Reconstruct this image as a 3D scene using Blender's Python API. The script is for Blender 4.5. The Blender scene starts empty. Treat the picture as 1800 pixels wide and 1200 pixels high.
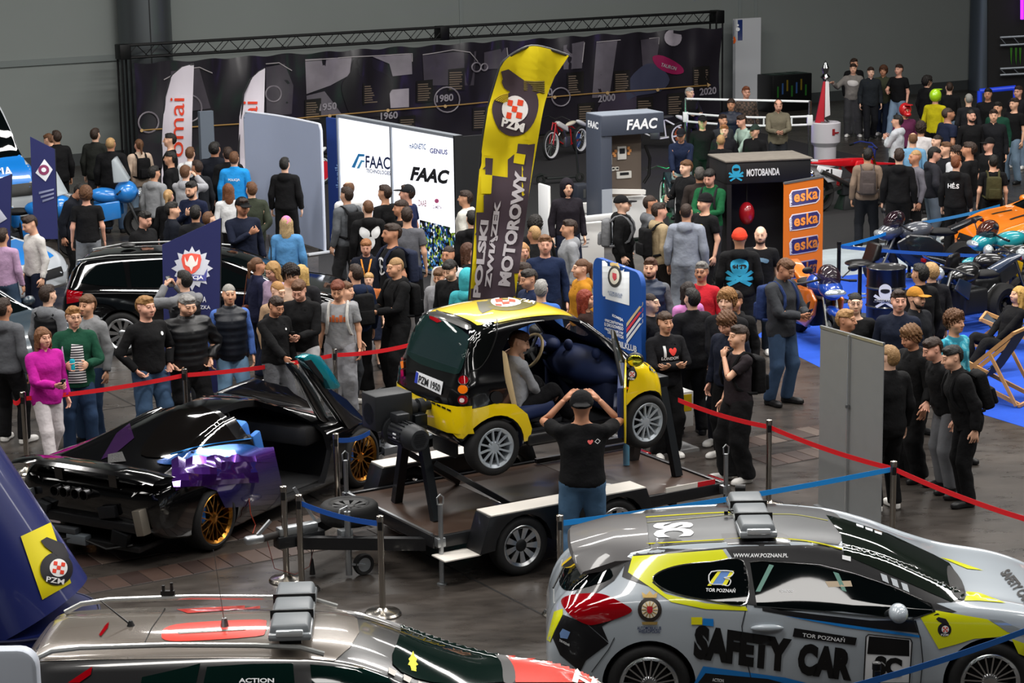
import bpy, bmesh, math, random
import numpy as np
from mathutils import Vector, Matrix
from mathutils.bvhtree import BVHTree
from mathutils.interpolate import poly_3d_calc
random.seed(7); np.random.seed(7)
SC = bpy.context.scene
COL = SC.collection
PI = math.pi

# ------------------------------------------------------------------ camera (80 mm lens on a gallery 6.8 m up)
FPX, PIT, ROL, HC = 3985.0, 0.2092, -0.01582, 6.83
_fw = np.array([0, math.cos(PIT), -math.sin(PIT)]); _up = np.array([0, math.sin(PIT), math.cos(PIT)]); _rt = np.array([1., 0, 0])
_r2 = _rt*math.cos(ROL)+_up*math.sin(ROL); _u2 = -_rt*math.sin(ROL)+_up*math.cos(ROL)
cam_d = bpy.data.cameras.new('camera'); cam = bpy.data.objects.new('camera', cam_d); COL.objects.link(cam)
cam_d.sensor_width = 36; cam_d.lens = FPX/1800*36; cam_d.clip_end = 300; cam_d.clip_start = .5
cam.matrix_world = Matrix(((_r2[0], _u2[0], -_fw[0], 0), (_r2[1], _u2[1], -_fw[1], 0), (_r2[2], _u2[2], -_fw[2], HC), (0, 0, 0, 1)))
SC.camera = cam
def ray(x, y): return _fw*FPX+_r2*(x-900)+_u2*(600-y)
def G(x, y, z=0.):                       # pixel + height above the floor -> point
 d = ray(x, y); p = np.array([0, 0, HC])+d*((z-HC)/d[2]); return Vector(p)
def DP(x, y, Y):                         # pixel + distance -> point
 d = ray(x, y); return Vector(np.array([0, 0, HC])+d*(Y/d[1]))

# ------------------------------------------------------------------ light: hall rooflights, lamps, dim hall air
W = bpy.data.worlds.new('hall_air'); SC.world = W; W.use_nodes = True
W.node_tree.nodes['Background'].inputs[0].default_value = (.62, .68, .76, 1)
W.node_tree.nodes['Background'].inputs[1].default_value = .10
SC.view_settings.view_transform = 'Standard'; SC.view_settings.look = 'None'
SC.view_settings.exposure = -0.08; SC.view_settings.gamma = 1.0
try: SC.view_settings.use_curve_mapping = False
except Exception: pass
HALL = math.radians(31.0)                # the hall's long wall runs 31 degrees off the picture plane
HX, HY = Vector((math.cos(HALL), math.sin(HALL), 0)), Vector((-math.sin(HALL), math.cos(HALL), 0))
CEIL = 12.5
def area(name, u, v, z, su, sv, power, col=(1, .97, .93)):
 l = bpy.data.lights.new(name, 'AREA'); l.shape = 'RECTANGLE'; l.size = su; l.size_y = sv; l.energy = power; l.color = col
 o = bpy.data.objects.new(name, l); COL.objects.link(o)
 p = HX*u+HY*v; o.location = (p.x, p.y, z); o.rotation_euler = (0, 0, HALL); return o
LIGHT = 0.66
for i, v in enumerate((4, 12.5, 21, 29.5, 38)):
 for j, u in enumerate((-9, 5, 19, 33)):
  pw = 2300*LIGHT
  pw *= (.2, .72, 1.12, .5)[j]*(.35, .75, 1.15, 1.05, .62)[i]
  area('rooflight', u, v, CEIL-.05, 9.0, 1.3, pw)

# ------------------------------------------------------------------ helpers
def lin(h):
 if isinstance(h, str):
  h = h.lstrip('#'); c = [int(h[i:i+2], 16)/255 for i in (0, 2, 4)]
 else: c = h
 return tuple(x/12.92 if x <= .04045 else ((x+.055)/1.055)**2.4 for x in c)
MATS = {}
def M(col, rough=.6, metal=0., coat=0., spec=.5, emit=0., noise=0., nscale=8., bump=0., bscale=60., trans=0., alpha=1., ior=1.45, sheen=0., name=None):
 key = (col, rough, metal, coat, spec, emit, noise, nscale, bump, bscale, trans, alpha, sheen)
 if key in MATS: return MATS[key]
 m = bpy.data.materials.new(name or 'mat_%s' % str(col).strip('#')); m.use_nodes = True
 nt = m.node_tree; b = nt.nodes['Principled BSDF']; c = (*lin(col), 1)
 b.inputs['Base Color'].default_value = c; b.inputs['Roughness'].default_value = rough; b.inputs['Metallic'].default_value = metal
 b.inputs['Coat Weight'].default_value = coat; b.inputs['Coat Roughness'].default_value = .05
 b.inputs['Specular IOR Level'].default_value = spec; b.inputs['IOR'].default_value = ior
 b.inputs['Transmission Weight'].default_value = trans; b.inputs['Alpha'].default_value = alpha
 if sheen: b.inputs['Sheen Weight'].default_value = sheen
 if emit: b.inputs['Emission Color'].default_value = c; b.inputs['Emission Strength'].default_value = emit
 if noise or bump:
  tc = nt.nodes.new('ShaderNodeTexCoord')
  if noise:
   n = nt.nodes.new('ShaderNodeTexNoise'); n.inputs['Scale'].default_value = nscale; n.inputs['Detail'].default_value = 4
   nt.links.new(tc.outputs['Object'], n.inputs['Vector'])
   mr = nt.nodes.new('ShaderNodeMapRange'); mr.inputs[3].default_value = 1-noise; mr.inputs[4].default_value = 1+noise
   nt.links.new(n.outputs['Fac'], mr.inputs[0])
   mx = nt.nodes.new('ShaderNodeVectorMath'); mx.operation = 'SCALE'; mx.inputs[0].default_value = c[:3]
   nt.links.new(mr.outputs[0], mx.inputs['Scale']); nt.links.new(mx.outputs[0], b.inputs['Base Color'])
  if bump:
   n2 = nt.nodes.new('ShaderNodeTexNoise'); n2.inputs['Scale'].default_value = bscale; n2.inputs['Detail'].default_value = 3
   nt.links.new(tc.outputs['Object'], n2.inputs['Vector'])
   bp = nt.nodes.new('ShaderNodeBump'); bp.inputs['Strength'].default_value = bump; bp.inputs['Distance'].default_value = .02
   nt.links.new(n2.outputs['Fac'], bp.inputs['Height']); nt.links.new(bp.outputs[0], b.inputs['Normal'])
 MATS[key] = m; return m
def cloth(col, **k): return M(col, rough=.9, spec=.25, noise=.16, nscale=9, bump=.8, bscale=11, **k)
def paint(col, coat=1., **k): return M(col, rough=.28, coat=coat, **k)
def plastic(col, rough=.45): return M(col, rough=rough)
def metalm(col='#b8bbbd', rough=.25): return M(col, rough=rough, metal=1.)
CHROME = metalm('#d2d4d4', .12); STEEL = metalm('#9a9c9c', .3); ZINC = metalm('#a9adb0', .42)
BLACK = M('#0b0b0c', rough=.45); RUBBER = M('#101011', rough=.75, bump=.15, bscale=40); GLOSSB = paint('#050506')
WHITE = M('#e9ebee', rough=.5); DKGLASS = M('#05090a', rough=.03, spec=.8)
GLASS = M('#dfe9e8', rough=.02, trans=1., ior=1.1, name='clear_glass')

def link(name, me, mat=None, parent=None, mats=None):
 o = bpy.data.objects.new(name, me); COL.objects.link(o)
 if mats:
  for m in mats: me.materials.append(m)
 elif mat is not None:
  if len(me.materials) == 0: me.materials.append(mat)
  elif me.materials[0] != mat:
   o.material_slots[0].link = 'OBJECT'; o.material_slots[0].material = mat
 if parent is not None: o.parent = parent
 return o
def tag(o, label=None, cat=None, group=None, kind=None):
 if label: o['label'] = label
 if cat: o['category'] = cat
 if group: o['group'] = group
 if kind: o['kind'] = kind
 return o
def empty(name, loc=(0, 0, 0), rz=0., label=None, cat=None, group=None, kind=None, rx=0., ry=0.):
 o = bpy.data.objects.new(name, None); COL.objects.link(o); o.location = loc; o.rotation_euler = (rx, ry, rz); o.empty_display_size = .2
 return tag(o, label, cat, group, kind)
def perp(d):
 d = Vector(d).normalized(); a = Vector((0, 0, 1)) if abs(d.z) < .9 else Vector((1, 0, 0))
 u = d.cross(a).normalized(); return u, d.cross(u).normalized()
class MB:
 """collects shapes into one mesh"""
 def __init__(s): s.v = []; s.f = []
 def add(s, vs, fs, mat4=None):
  n = len(s.v); s.v += [tuple(mat4 @ Vector(p)) if mat4 else tuple(p) for p in vs]; s.f += [tuple(i+n for i in f) for f in fs]; return s
 def box(s, c, d, rz=0., rx=0., ry=0., taper=1.):
  x, y, z = d[0]/2, d[1]/2, d[2]/2; t = taper
  vs = [(-x, -y, -z), (x, -y, -z), (x, y, -z), (-x, y, -z), (-x*t, -y*t, z), (x*t, -y*t, z), (x*t, y*t, z), (-x*t, y*t, z)]
  m = Matrix.Translation(c) @ Matrix.Rotation(rz, 4, 'Z') @ Matrix.Rotation(ry, 4, 'Y') @ Matrix.Rotation(rx, 4, 'X')
  return s.add(vs, [(0, 3, 2, 1), (4, 5, 6, 7), (0, 1, 5, 4), (1, 2, 6, 5), (2, 3, 7, 6), (3, 0, 4, 7)], m)
 def bar(s, a, b, w, h):               # box beam from a to b, w wide, h tall
  a, b = Vector(a), Vector(b); d = b-a; L = d.length; d.normalize()
  up = Vector((0, 0, 1)) if abs(d.z) < .95 else Vector((0, 1, 0))
  r = d.cross(up).normalized(); u = r.cross(d)
  vs = [p+r*(i*w/2)+u*(j*h/2) for p in (a, b) for i, j in ((-1, -1), (1, -1), (1, 1), (-1, 1))]
  return s.add(vs, [(0, 1, 2, 3), (7, 6, 5, 4), (0, 4, 5, 1), (1, 5, 6, 2), (2, 6, 7, 3), (3, 7, 4, 0)])
 def cyl(s, a, b, r0, r1=None, n=16, cap=True):
  r1 = r0 if r1 is None else r1; a, b = Vector(a), Vector(b); u, w = perp(b-a)
  vs = [p+(u*math.cos(2*PI*i/n)+w*math.sin(2*PI*i/n))*r for p, r in ((a, r0), (b, r1)) for i in range(n)]
  fs = [(i, (i+1) % n, n+(i+1) % n, n+i) for i in range(n)]
  if cap: fs += [tuple(range(n))[::-1], tuple(range(n, 2*n))]
  return s.add(vs, fs)
 def tube(s, pts, r, n=8, closed=False, rs=None):
  pts = [Vector(p) for p in pts]; k = len(pts); vs = []; u = None
  for i, p in enumerate(pts):
   d = (pts[(i+1) % k]-pts[i-1]) if closed or 0 < i < k-1 else (pts[1]-pts[0] if i == 0 else pts[-1]-pts[-2])
   d.normalize()
   if u is None: u, w = perp(d)
   else:
    u = (u-d*u.dot(d)); u = u.normalized() if u.length > 1e-6 else perp(d)[0]; w = d.cross(u)
   rr = rs[i] if rs else r
   vs += [p+(u*math.cos(2*PI*j/n)+w*math.sin(2*PI*j/n))*rr for j in range(n)]
  fs = [(i*n+j, i*n+(j+1) % n, ((i+1) % k)*n+(j+1) % n, ((i+1) % k)*n+j) for i in range(k if closed else k-1) for j in range(n)]
  if not closed: fs += [tuple(range(n))[::-1], tuple(range((k-1)*n, k*n))]
  return s.add(vs, fs)
 def lathe(s, prof, c=(0, 0, 0), axis='Z', n=32, mat4=None):   # prof: (r, h)
  vs = []; k = len(prof)
  for r, h in prof:
   for j in range(n):
    t = 2*PI*j/n; p = (r*math.cos(t), r*math.sin(t), h)
    if axis == 'Y': p = (p[0], p[2], -p[1])
    if axis == 'X': p = (p[2], p[0], p[1])
    vs.append((p[0]+c[0], p[1]+c[1], p[2]+c[2]))
  fs = [(i*n+j, i*n+(j+1) % n, (i+1)*n+(j+1) % n, (i+1)*n+j) for i in range(k-1) for j in range(n)]
  if prof[0][0] > 1e-6 and prof[0] != prof[-1]: fs.append(tuple(range(n))[::-1])
  if prof[-1][0] > 1e-6 and prof[0] != prof[-1]: fs.append(tuple(range((k-1)*n, k*n)))
  return s.add(vs, fs, mat4)
 def ell(s, c, r, n=16, m=10, mat4=None):
  vs = [(c[0]+r[0]*math.sin(PI*i/m)*math.cos(2*PI*j/n), c[1]+r[1]*math.sin(PI*i/m)*math.sin(2*PI*j/n), c[2]+r[2]*math.cos(PI*i/m)) for i in range(m+1) for j in range(n)]
  return s.add(vs, [(i*n+j, (i+1)*n+j, (i+1)*n+(j+1) % n, i*n+(j+1) % n) for i in range(m) for j in range(n)], mat4)
 def prism(s, poly, h0, h1, plane='XZ', mat4=None):  # poly in plane, extruded along the third axis h0..h1
  k = len(poly)
  def P(a, b, h): return {'XZ': (a, h, b), 'XY': (a, b, h), 'YZ': (h, a, b)}[plane]
  vs = [P(a, b, h) for h in (h0, h1) for a, b in poly]
  fs = [(i, (i+1) % k, k+(i+1) % k, k+i) for i in range(k)]+[tuple(range(k))[::-1], tuple(range(k, 2*k))]
  return s.add(vs, fs, mat4)
 def mesh(s, name='m', smooth=35., bevel=0., seg=2, sub=0, weld=False):
  me = bpy.data.meshes.new(name); me.from_pydata(s.v, [], s.f)
  bm = bmesh.new(); bm.from_mesh(me)
  if weld: bmesh.ops.remove_doubles(bm, verts=bm.verts, dist=1e-5)
  bmesh.ops.recalc_face_normals(bm, faces=bm.faces)
  if bevel: 
   es = [e for e in bm.edges if len(e.link_faces) == 2 and e.calc_face_angle(0) > .5]
   bmesh.ops.bevel(bm, geom=es, offset=bevel, segments=seg, affect='EDGES', profile=.5, clamp_overlap=True)
  bm.to_mesh(me); bm.free()
  if smooth is not None:
   me.shade_smooth(); me.set_sharp_from_angle(angle=math.radians(smooth))
  return me
 def build(s, name, mat, parent=None, **k): return link(name, s.mesh(name, **k), mat, parent)
def copy_tree(o, parent=None):
 c = o.copy(); COL.objects.link(c)
 if parent is not None: c.parent = parent
 for ch in o.children: copy_tree(ch, c)
 return c
def apply_mods(o):
 dg = bpy.context.evaluated_depsgraph_get(); me = bpy.data.meshes.new_from_object(o.evaluated_get(dg))
 old = o.data; o.modifiers.clear(); o.data = me; me.name = old.name; return o
def wall_mat(wall): return None

# ---- lettering: flat meshes made from the built-in font
_TXT = {}
def text_mesh(s, size=1., bold=0., depth=0., space=1., shear=0., width=1.):
 c = bpy.data.curves.new('t', 'FONT'); c.body = s; c.size = size; c.align_x = 'CENTER'; c.align_y = 'CENTER'; c.offset = bold; c.extrude = depth
 c.space_character = space; c.shear = shear; c.resolution_u = 3
 o = bpy.data.objects.new('t', c); me = bpy.data.meshes.new_from_object(o)
 bpy.data.objects.remove(o); bpy.data.curves.remove(c)
 if width != 1.:
  for v in me.vertices: v.co.x *= width
 return me
def text(s, mat, parent, mat4, size=1., bold=0., depth=.0015, space=1., shear=0., width=1., fit=None, name='lettering'):
 me = text_mesh(s, size, bold*size, depth, space, shear, width)
 if fit:                               # scale to a given width (and height)
  xs = [v.co.x for v in me.vertices]; ys = [v.co.y for v in me.vertices]
  if xs:
   cx, cy = (max(xs)+min(xs))/2, (max(ys)+min(ys))/2; sx = fit[0]/max(1e-6, max(xs)-min(xs)); sy = (fit[1]/max(1e-6, max(ys)-min(ys))) if len(fit) > 1 else sx
   for v in me.vertices: v.co.x = (v.co.x-cx)*sx; v.co.y = (v.co.y-cy)*sy
 o = link(name, me, mat, parent); o.matrix_local = mat4; return o
def face_m(c, right, up):                # matrix of a plane at c: x=right, y=up
 r = Vector(right).normalized(); u = Vector(up); u = (u-r*u.dot(r)).normalized(); n = r.cross(u); c = Vector(c)
 return Matrix(((r.x, u.x, n.x, c.x), (r.y, u.y, n.y, c.y), (r.z, u.z, n.z, c.z), (0, 0, 0, 1)))
def poly_mesh(polys, name='patch', cell=None):
 """flat polygons (lists of 2D points) -> mesh in XY, optionally diced into cells"""
 bm = bmesh.new()
 for p in polys:
  try: bm.faces.new([bm.verts.new((a, b, 0)) for a, b in p])
  except ValueError: pass
 bmesh.ops.triangulate(bm, faces=bm.faces)
 if cell: dice(bm, cell)
 me = bpy.data.meshes.new(name); bm.to_mesh(me); bm.free(); return me
def dice(bm, cell):
 if not bm.verts: return
 for ax in (0, 1):
  cs = [v.co[ax] for v in bm.verts]; a, b = min(cs), max(cs); k = int((b-a)/cell)
  for i in range(1, k+1):
   n = Vector((1, 0, 0)) if ax == 0 else Vector((0, 1, 0)); co = Vector((a+i*(b-a)/(k+1), 0, 0)) if ax == 0 else Vector((0, a+i*(b-a)/(k+1), 0))
   bmesh.ops.bisect_plane(bm, geom=bm.verts[:]+bm.edges[:]+bm.faces[:], plane_co=co, plane_no=n, dist=1e-6)
def wrap(me, mat4, bvh, off=.004, cell=.06, thick=0.):
 """lay a flat mesh onto a surface: every vertex is dropped along the plane's -Z"""
 bm = bmesh.new(); bm.from_mesh(me); dice(bm, cell); d = (mat4.to_3x3() @ Vector((0, 0, -1))).normalized()
 bad = []
 for v in bm.verts:
  p = mat4 @ v.co; hit = bvh.ray_cast(p, d, 4.)
  if hit[0] is None: bad.append(v); continue
  v.co = hit[0]-d*off
 bmesh.ops.delete(bm, geom=bad, context='VERTS')
 bm.to_mesh(me); bm.free()
 if len(me.polygons): me.shade_smooth()
 return me
def bvh_of(me, mat=None):
 vs = [mat @ v.co if mat else v.co.copy() for v in me.vertices]
 return BVHTree.FromPolygons(vs, [tuple(p.vertices) for p in me.polygons])
def circle(r, n=24, c=(0, 0), a0=0., a1=2*PI): return [(c[0]+r*math.cos(a0+(a1-a0)*i/n), c[1]+r*math.sin(a0+(a1-a0)*i/n)) for i in range(n)]
def ring_polys(r0, r1, n=32, c=(0, 0), a0=0., a1=2*PI):
 o = []
 for i in range(n):
  t0, t1 = a0+(a1-a0)*i/n, a0+(a1-a0)*(i+1)/n
  o.append([(c[0]+r*math.cos(t), c[1]+r*math.sin(t)) for r, t in ((r0, t0), (r1, t0), (r1, t1), (r0, t1))])
 return o
def rrect(w, h, r, n=5, c=(0, 0)):
 o = []
 for sx, sy, a in ((1, 1, 0), (-1, 1, PI/2), (-1, -1, PI), (1, -1, 3*PI/2)):
  o += [(c[0]+sx*(w/2-r)+r*math.cos(a+PI/2*i/n), c[1]+sy*(h/2-r)+r*math.sin(a+PI/2*i/n)) for i in range(n+1)]
 return o
# ================================================================== the hall
def nodes_floor():
 m = bpy.data.materials.new('polished_concrete'); m.use_nodes = True; nt = m.node_tree; b = nt.nodes['Principled BSDF']
 tc = nt.nodes.new('ShaderNodeTexCoord'); n = nt.nodes.new('ShaderNodeTexNoise'); n.inputs['Scale'].default_value = .55; n.inputs['Detail'].default_value = 8; n.inputs['Roughness'].default_value = .65
 n2 = nt.nodes.new('ShaderNodeTexNoise'); n2.inputs['Scale'].default_value = 3.; n2.inputs['Detail'].default_value = 6
 mp = nt.nodes.new('ShaderNodeMapping'); mp.inputs['Scale'].default_value = (1, 2.6, 1); mp.inputs['Rotation'].default_value = (0, 0, -HALL)
 nt.links.new(tc.outputs['Object'], mp.inputs[0]); nt.links.new(mp.outputs[0], n.inputs['Vector']); nt.links.new(mp.outputs[0], n2.inputs['Vector'])
 ad = nt.nodes.new('ShaderNodeMath'); ad.operation = 'MULTIPLY_ADD'; ad.inputs[1].default_value = .4; nt.links.new(n2.outputs['Fac'], ad.inputs[0]); nt.links.new(n.outputs['Fac'], ad.inputs[2])
 r = nt.nodes.new('ShaderNodeValToRGB'); r.color_ramp.elements[0].position = .45; r.color_ramp.elements[0].color = (*lin('#221f1d'), 1); r.color_ramp.elements[1].position = .95; r.color_ramp.elements[1].color = (*lin('#4a443f'), 1)
 nt.links.new(ad.outputs[0], r.inputs[0]); nt.links.new(r.outputs[0], b.inputs['Base Color'])
 mr = nt.nodes.new('ShaderNodeMapRange'); mr.inputs[3].default_value = .18; mr.inputs[4].default_value = .42; nt.links.new(n2.outputs['Fac'], mr.inputs[0]); nt.links.new(mr.outputs[0], b.inputs['Roughness'])
 return m
def U(p): p = Vector((p[0], p[1], 0)); return p.dot(HX), p.dot(HY)          # world -> hall axes
def X(u, v, z=0.): p = HX*u+HY*v; return Vector((p.x, p.y, z))
FLOORM = nodes_floor()
b = MB(); b.prism([tuple(X(u, v).xy) for u, v in ((-30, -14), (52, -14), (52, 54), (-30, 54))], -.12, 0., 'XY'); FLOOR = tag(b.build('floor', FLOORM, smooth=None), kind='structure')
# two paver strips sunk in the floor: bricks laid across the strip
BRK = [M(c, rough=.5, noise=.2, nscale=6) for c in ('#33241f', '#2b1e1a', '#3d2d26', '#46372f', '#554840')]
bm_ = MB().box((0, 0, 0), (.205, .405, .012)).mesh('brick', smooth=None, bevel=.004, seg=1)
v0 = U(G(130, 1030))[1]
def strip(v, u0, u1, seed):
 rr = random.Random(seed); u = u0; i = 0
 st = MB().prism([tuple(X(a, c).xy) for a, c in ((u0-.03, v-.22), (u1+.03, v-.22), (u1+.03, v+.22), (u0-.03, v+.22))], -.02, .0015, 'XY').build('joint_bed', M('#1d1714', rough=.8), FLOOR, smooth=None)
 while u < u1:
  o = link('brick', bm_, BRK[rr.choice((0, 0, 1, 1, 2, 2, 3, 4))], FLOOR); p = X(u+.105, v, .002); o.location = p; o.rotation_euler = (0, 0, HALL); u += .213
vA = U(G(270, 970))[1]; vB = U(G(270, 1000))[1]
uL, uR = U(G(100, 1035))[0]-.2, U(G(700, 897))[0]
strip(vA+.1, uL, uR+1.2, 1); strip(vB-.18, uL, uR+.6, 2)
u2, u3 = U(G(1340, 800))[0], U(G(1450, 770))[0]
strip(vA+.1, u2-.2, u3+.3, 3); strip(vB-.18, u2-.2, u3+.6, 4)
# slab joints
for i, (k, a, c, e) in enumerate((('u', -8, -2, 30), ('u', 1.2, 8, 34), ('u', 10.5, -6, 34), ('u', 19.8, -6, 34), ('v', 9.4, -9, 35), ('v', 27.0, -14, 40), ('v', 36.2, -14, 45))):
 if k == 'u': q = [X(a-.012, c), X(a+.012, c), X(a+.012, e), X(a-.012, e)]
 else: q = [X(c, a-.012), X(e, a-.012), X(e, a+.012), X(c, a+.012)]
 MB().prism([tuple(p.xy) for p in q], .0005, .0025, 'XY').build('slab_joint', M('#141211', rough=.9), FLOOR, smooth=None)
# back wall, columns, ceiling
wv = U(G(130, 292))[1]+.05
WALLM = M('#7d8381', rough=.85, noise=.05, nscale=.6, name='painted_wall')
b = MB(); b.prism([tuple(X(u, v).xy) for u, v in ((-30, wv), (52, wv), (52, wv+.3), (-30, wv+.3))], 0, CEIL+.3, 'XY'); tag(b.build('wall_back', WALLM, smooth=None), kind='structure')
b = MB(); b.prism([tuple(X(u, v).xy) for u, v in ((-30, wv-.03), (52, wv-.03), (52, wv), (-30, wv))], 0, .28, 'XY'); tag(b.build('baseboard_back', M('#3c4041', rough=.7), smooth=None), kind='structure')
b = MB(); b.prism([tuple(X(u, v).xy) for u, v in ((-30, -14), (52, -14), (52, wv+.3), (-30, wv+.3))], CEIL, CEIL+.2, 'XY'); tag(b.build('ceiling', M('#3a3d40', rough=.9), smooth=None), kind='structure')
for nm, (a, c, d, e) in (('wall_left', (-30.3, -30, -14, wv)), ('wall_right', (52, 52.3, -14, wv))):
 b = MB(); b.prism([tuple(X(u, v).xy) for u, v in ((a, d), (c, d), (c, e), (a, e))], 0, CEIL, 'XY'); tag(b.build(nm, M('#565a5c', rough=.9), smooth=None), kind='structure')
b = MB(); b.prism([tuple(X(u, v).xy) for u, v in ((-30, -14.3), (52, -14.3), (52, -14), (-30, -14))], 0, CEIL, 'XY'); tag(b.build('wall_front', M('#6a6d6e', rough=.9), smooth=None), kind='structure')
def wallpt(px, py):                      # pixel -> point on the back wall
 d = Vector(ray(px, py)); t = (wv-0.0)/d.dot(HY); return Vector((0, 0, HC))+d*t
# vertical panel seams on the wall
for px in (810, 1300, 1328):
 p = wallpt(px, 20); u = U(p)[0]
 b = MB(); b.prism([tuple(X(a, c).xy) for a, c in ((u-.05, wv-.02), (u+.05, wv-.02), (u+.05, wv+.01), (u-.05, wv+.01))], .28, CEIL, 'XY'); tag(b.build('trim_%d' % px, M('#7c8382', rough=.8), smooth=None), kind='structure')
p = wallpt(100, 105); b = MB(); b.prism([tuple(X(a, c).xy) for a, c in ((-30, wv-.05), (U(wallpt(208, 95))[0], wv-.05), (U(wallpt(208, 95))[0], wv+.01), (-30, wv+.01))], p.z-.1, p.z+.04, 'XY'); tag(b.build('trim_1', M('#6f7675', rough=.8), smooth=None), kind='structure')
def column_(px, w, col, seam=True):
 c = wallpt(px, 80); u = U(c)[0]; q = X(u, wv-w*.75); b = MB(); b.cyl((q.x, q.y, 0), (q.x, q.y, CEIL), w, n=40); o = tag(b.build('column', M(col, rough=.38, metal=.7)), kind='structure')
 b = MB(); b.box((q.x+w*.35, q.y-w*.94, CEIL/2), (.02, .03, CEIL)); b.build('seam', M('#1c1e20', rough=.5), o); return o
column_(243, .62, '#62676a'); column_(1716, .42, '#5c6672')
# ================================================================== prints, panes and trims traced from pixels onto real surfaces
def mwof(o):
 m = o.matrix_basis.copy()
 while o.parent is not None: o = o.parent; m = o.matrix_basis @ m
 return m
class SB:
 """ray caster that returns smoothly shaded normals"""
 def __init__(s, vs, ns, fs): s.t = BVHTree.FromPolygons(vs, fs); s.v, s.n, s.f = vs, ns, fs
 def nor(s, h):
  f = s.f[h[2]]; w = poly_3d_calc([s.v[i] for i in f], h[0]); n = Vector((0, 0, 0))
  for i, k in zip(f, w): n += s.n[i]*k
  return n
 def ray_cast(s, o, d, dist=1e9):
  h = s.t.ray_cast(o, d, dist)
  if h[0] is None: return h
  n = s.nor(h)
  return (h[0], n.normalized() if n.length > 1e-6 else h[1], h[2], h[3])
def sbvh(me, mw=Matrix.Identity(4)):
 r3 = mw.to_3x3(); return SB([mw @ v.co for v in me.vertices], [(r3 @ v.normal).normalized() for v in me.vertices], [tuple(p.vertices) for p in me.polygons])
def world_bvh(objs):
 return sbvh(objs[0].data, mwof(objs[0]))
def car_bvh(parent, st, nx=80):
 me = loft(st, nx=nx).mesh('t'); return sbvh(me, mwof(parent)), sbvh(me)
def drop(lb, poly, view, mat, parent, off=.006, name='panel', cell=.06):
 """lay a panel drawn in the car's own axes onto its shell; view: top (x,y), right/left (x,z), rear/front (y,z)"""
 me = poly_mesh([[( -a if view in ('left', 'rear') else a, c) for a, c in poly]])
 m4 = {'top': face_m((0, 0, 4), (1, 0, 0), (0, 1, 0)), 'right': face_m((0, -3, 0), (1, 0, 0), (0, 0, 1)), 'left': face_m((0, 3, 0), (-1, 0, 0), (0, 0, 1)), 'rear': face_m((-4, 0, 0), (0, -1, 0), (0, 0, 1)), 'front': face_m((7, 0, 0), (0, 1, 0), (0, 0, 1))}[view]
 bm = bmesh.new(); bm.from_mesh(me); dice(bm, cell); d = (m4.to_3x3() @ Vector((0, 0, -1))).normalized(); bad = []; ns = {}
 for v in bm.verts:
  h = lb.ray_cast(m4 @ v.co, d, 12.)
  if h[0] is None: bad.append(v); continue
  n = h[1] if h[1].dot(d) < 0 else -h[1]; v.co = h[0]+n*off
 bmesh.ops.delete(bm, geom=bad, context='VERTS'); bm.normal_update()
 for f in bm.faces:
  if f.normal.dot(d) > 0: f.normal_flip()
 bm.to_mesh(me); bm.free()
 if not len(me.polygons): return None
 me.shade_smooth(); fix_normals(me, lb); return link(name, me, mat, parent)
def fix_normals(me, lb, inv=None):
 ns = []
 for v in me.vertices:
  h = lb.t.find_nearest(inv @ v.co if inv else v.co)
  n = lb.nor(h)
  if inv: n = inv.inverted().to_3x3() @ n
  n.normalize(); ns.append(n)
 if me.polygons and sum(p.normal.dot(ns[p.vertices[0]]) for p in me.polygons) < 0: me.flip_normals()
 me.normals_split_custom_set_from_vertices(ns)
CAMP = Vector((0, 0, HC))
def cast(bv, x, y):
 d = Vector(ray(x, y)).normalized(); h = bv.ray_cast(CAMP, d); return h
def _drop(bm, bv, off, inv, maxn=None):
 bad = []
 for v in bm.verts:
  h = cast(bv, v.co.x, -v.co.y)
  if h[0] is None: bad.append(v); continue
  n = h[1] if h[1].dot(Vector(ray(v.co.x, -v.co.y))) < 0 else -h[1]; v.co = inv @ (h[0]+n*off)
 bmesh.ops.delete(bm, geom=bad, context='VERTS')
 long = [f for f in bm.faces if max(e.calc_length() for e in f.edges) > .9]
 if long: bmesh.ops.delete(bm, geom=long, context='FACES')
def px_patch(bv, polys, mat, parent=None, off=.004, cell=9., name='patch', mirror=False, thick=0., label=None):
 if polys and not isinstance(polys[0][0], (tuple, list)): polys = [polys]
 me = poly_mesh([[(x, -y) for x, y in p] for p in polys], name); return _px_fin(me, bv, mat, parent, off, cell, name, mirror, thick)
def _px_fin(me, bv, mat, parent, off, cell, name, mirror=False, thick=0.):
 bm = bmesh.new(); bm.from_mesh(me); dice(bm, cell)
 inv = mwof(parent).inverted() if parent is not None else Matrix.Identity(4)
 _drop(bm, bv, off, inv); bm.normal_update(); cl = inv @ CAMP
 for f in bm.faces:
  if f.normal.dot(f.calc_center_median()-cl) > 0: f.normal_flip()
 bm.to_mesh(me); bm.free()
 if not len(me.polygons): return None
 me.shade_smooth()
 if isinstance(bv, SB): fix_normals(me, bv, mwof(parent) if parent is not None else None)
 o = link(name, me, mat, parent)
 if mirror:
  m2 = me.copy(); m2.transform(Matrix.Scale(-1, 4, (0, 1, 0))); m2.flip_normals(); link(name, m2, mat, parent)
 return o
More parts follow.
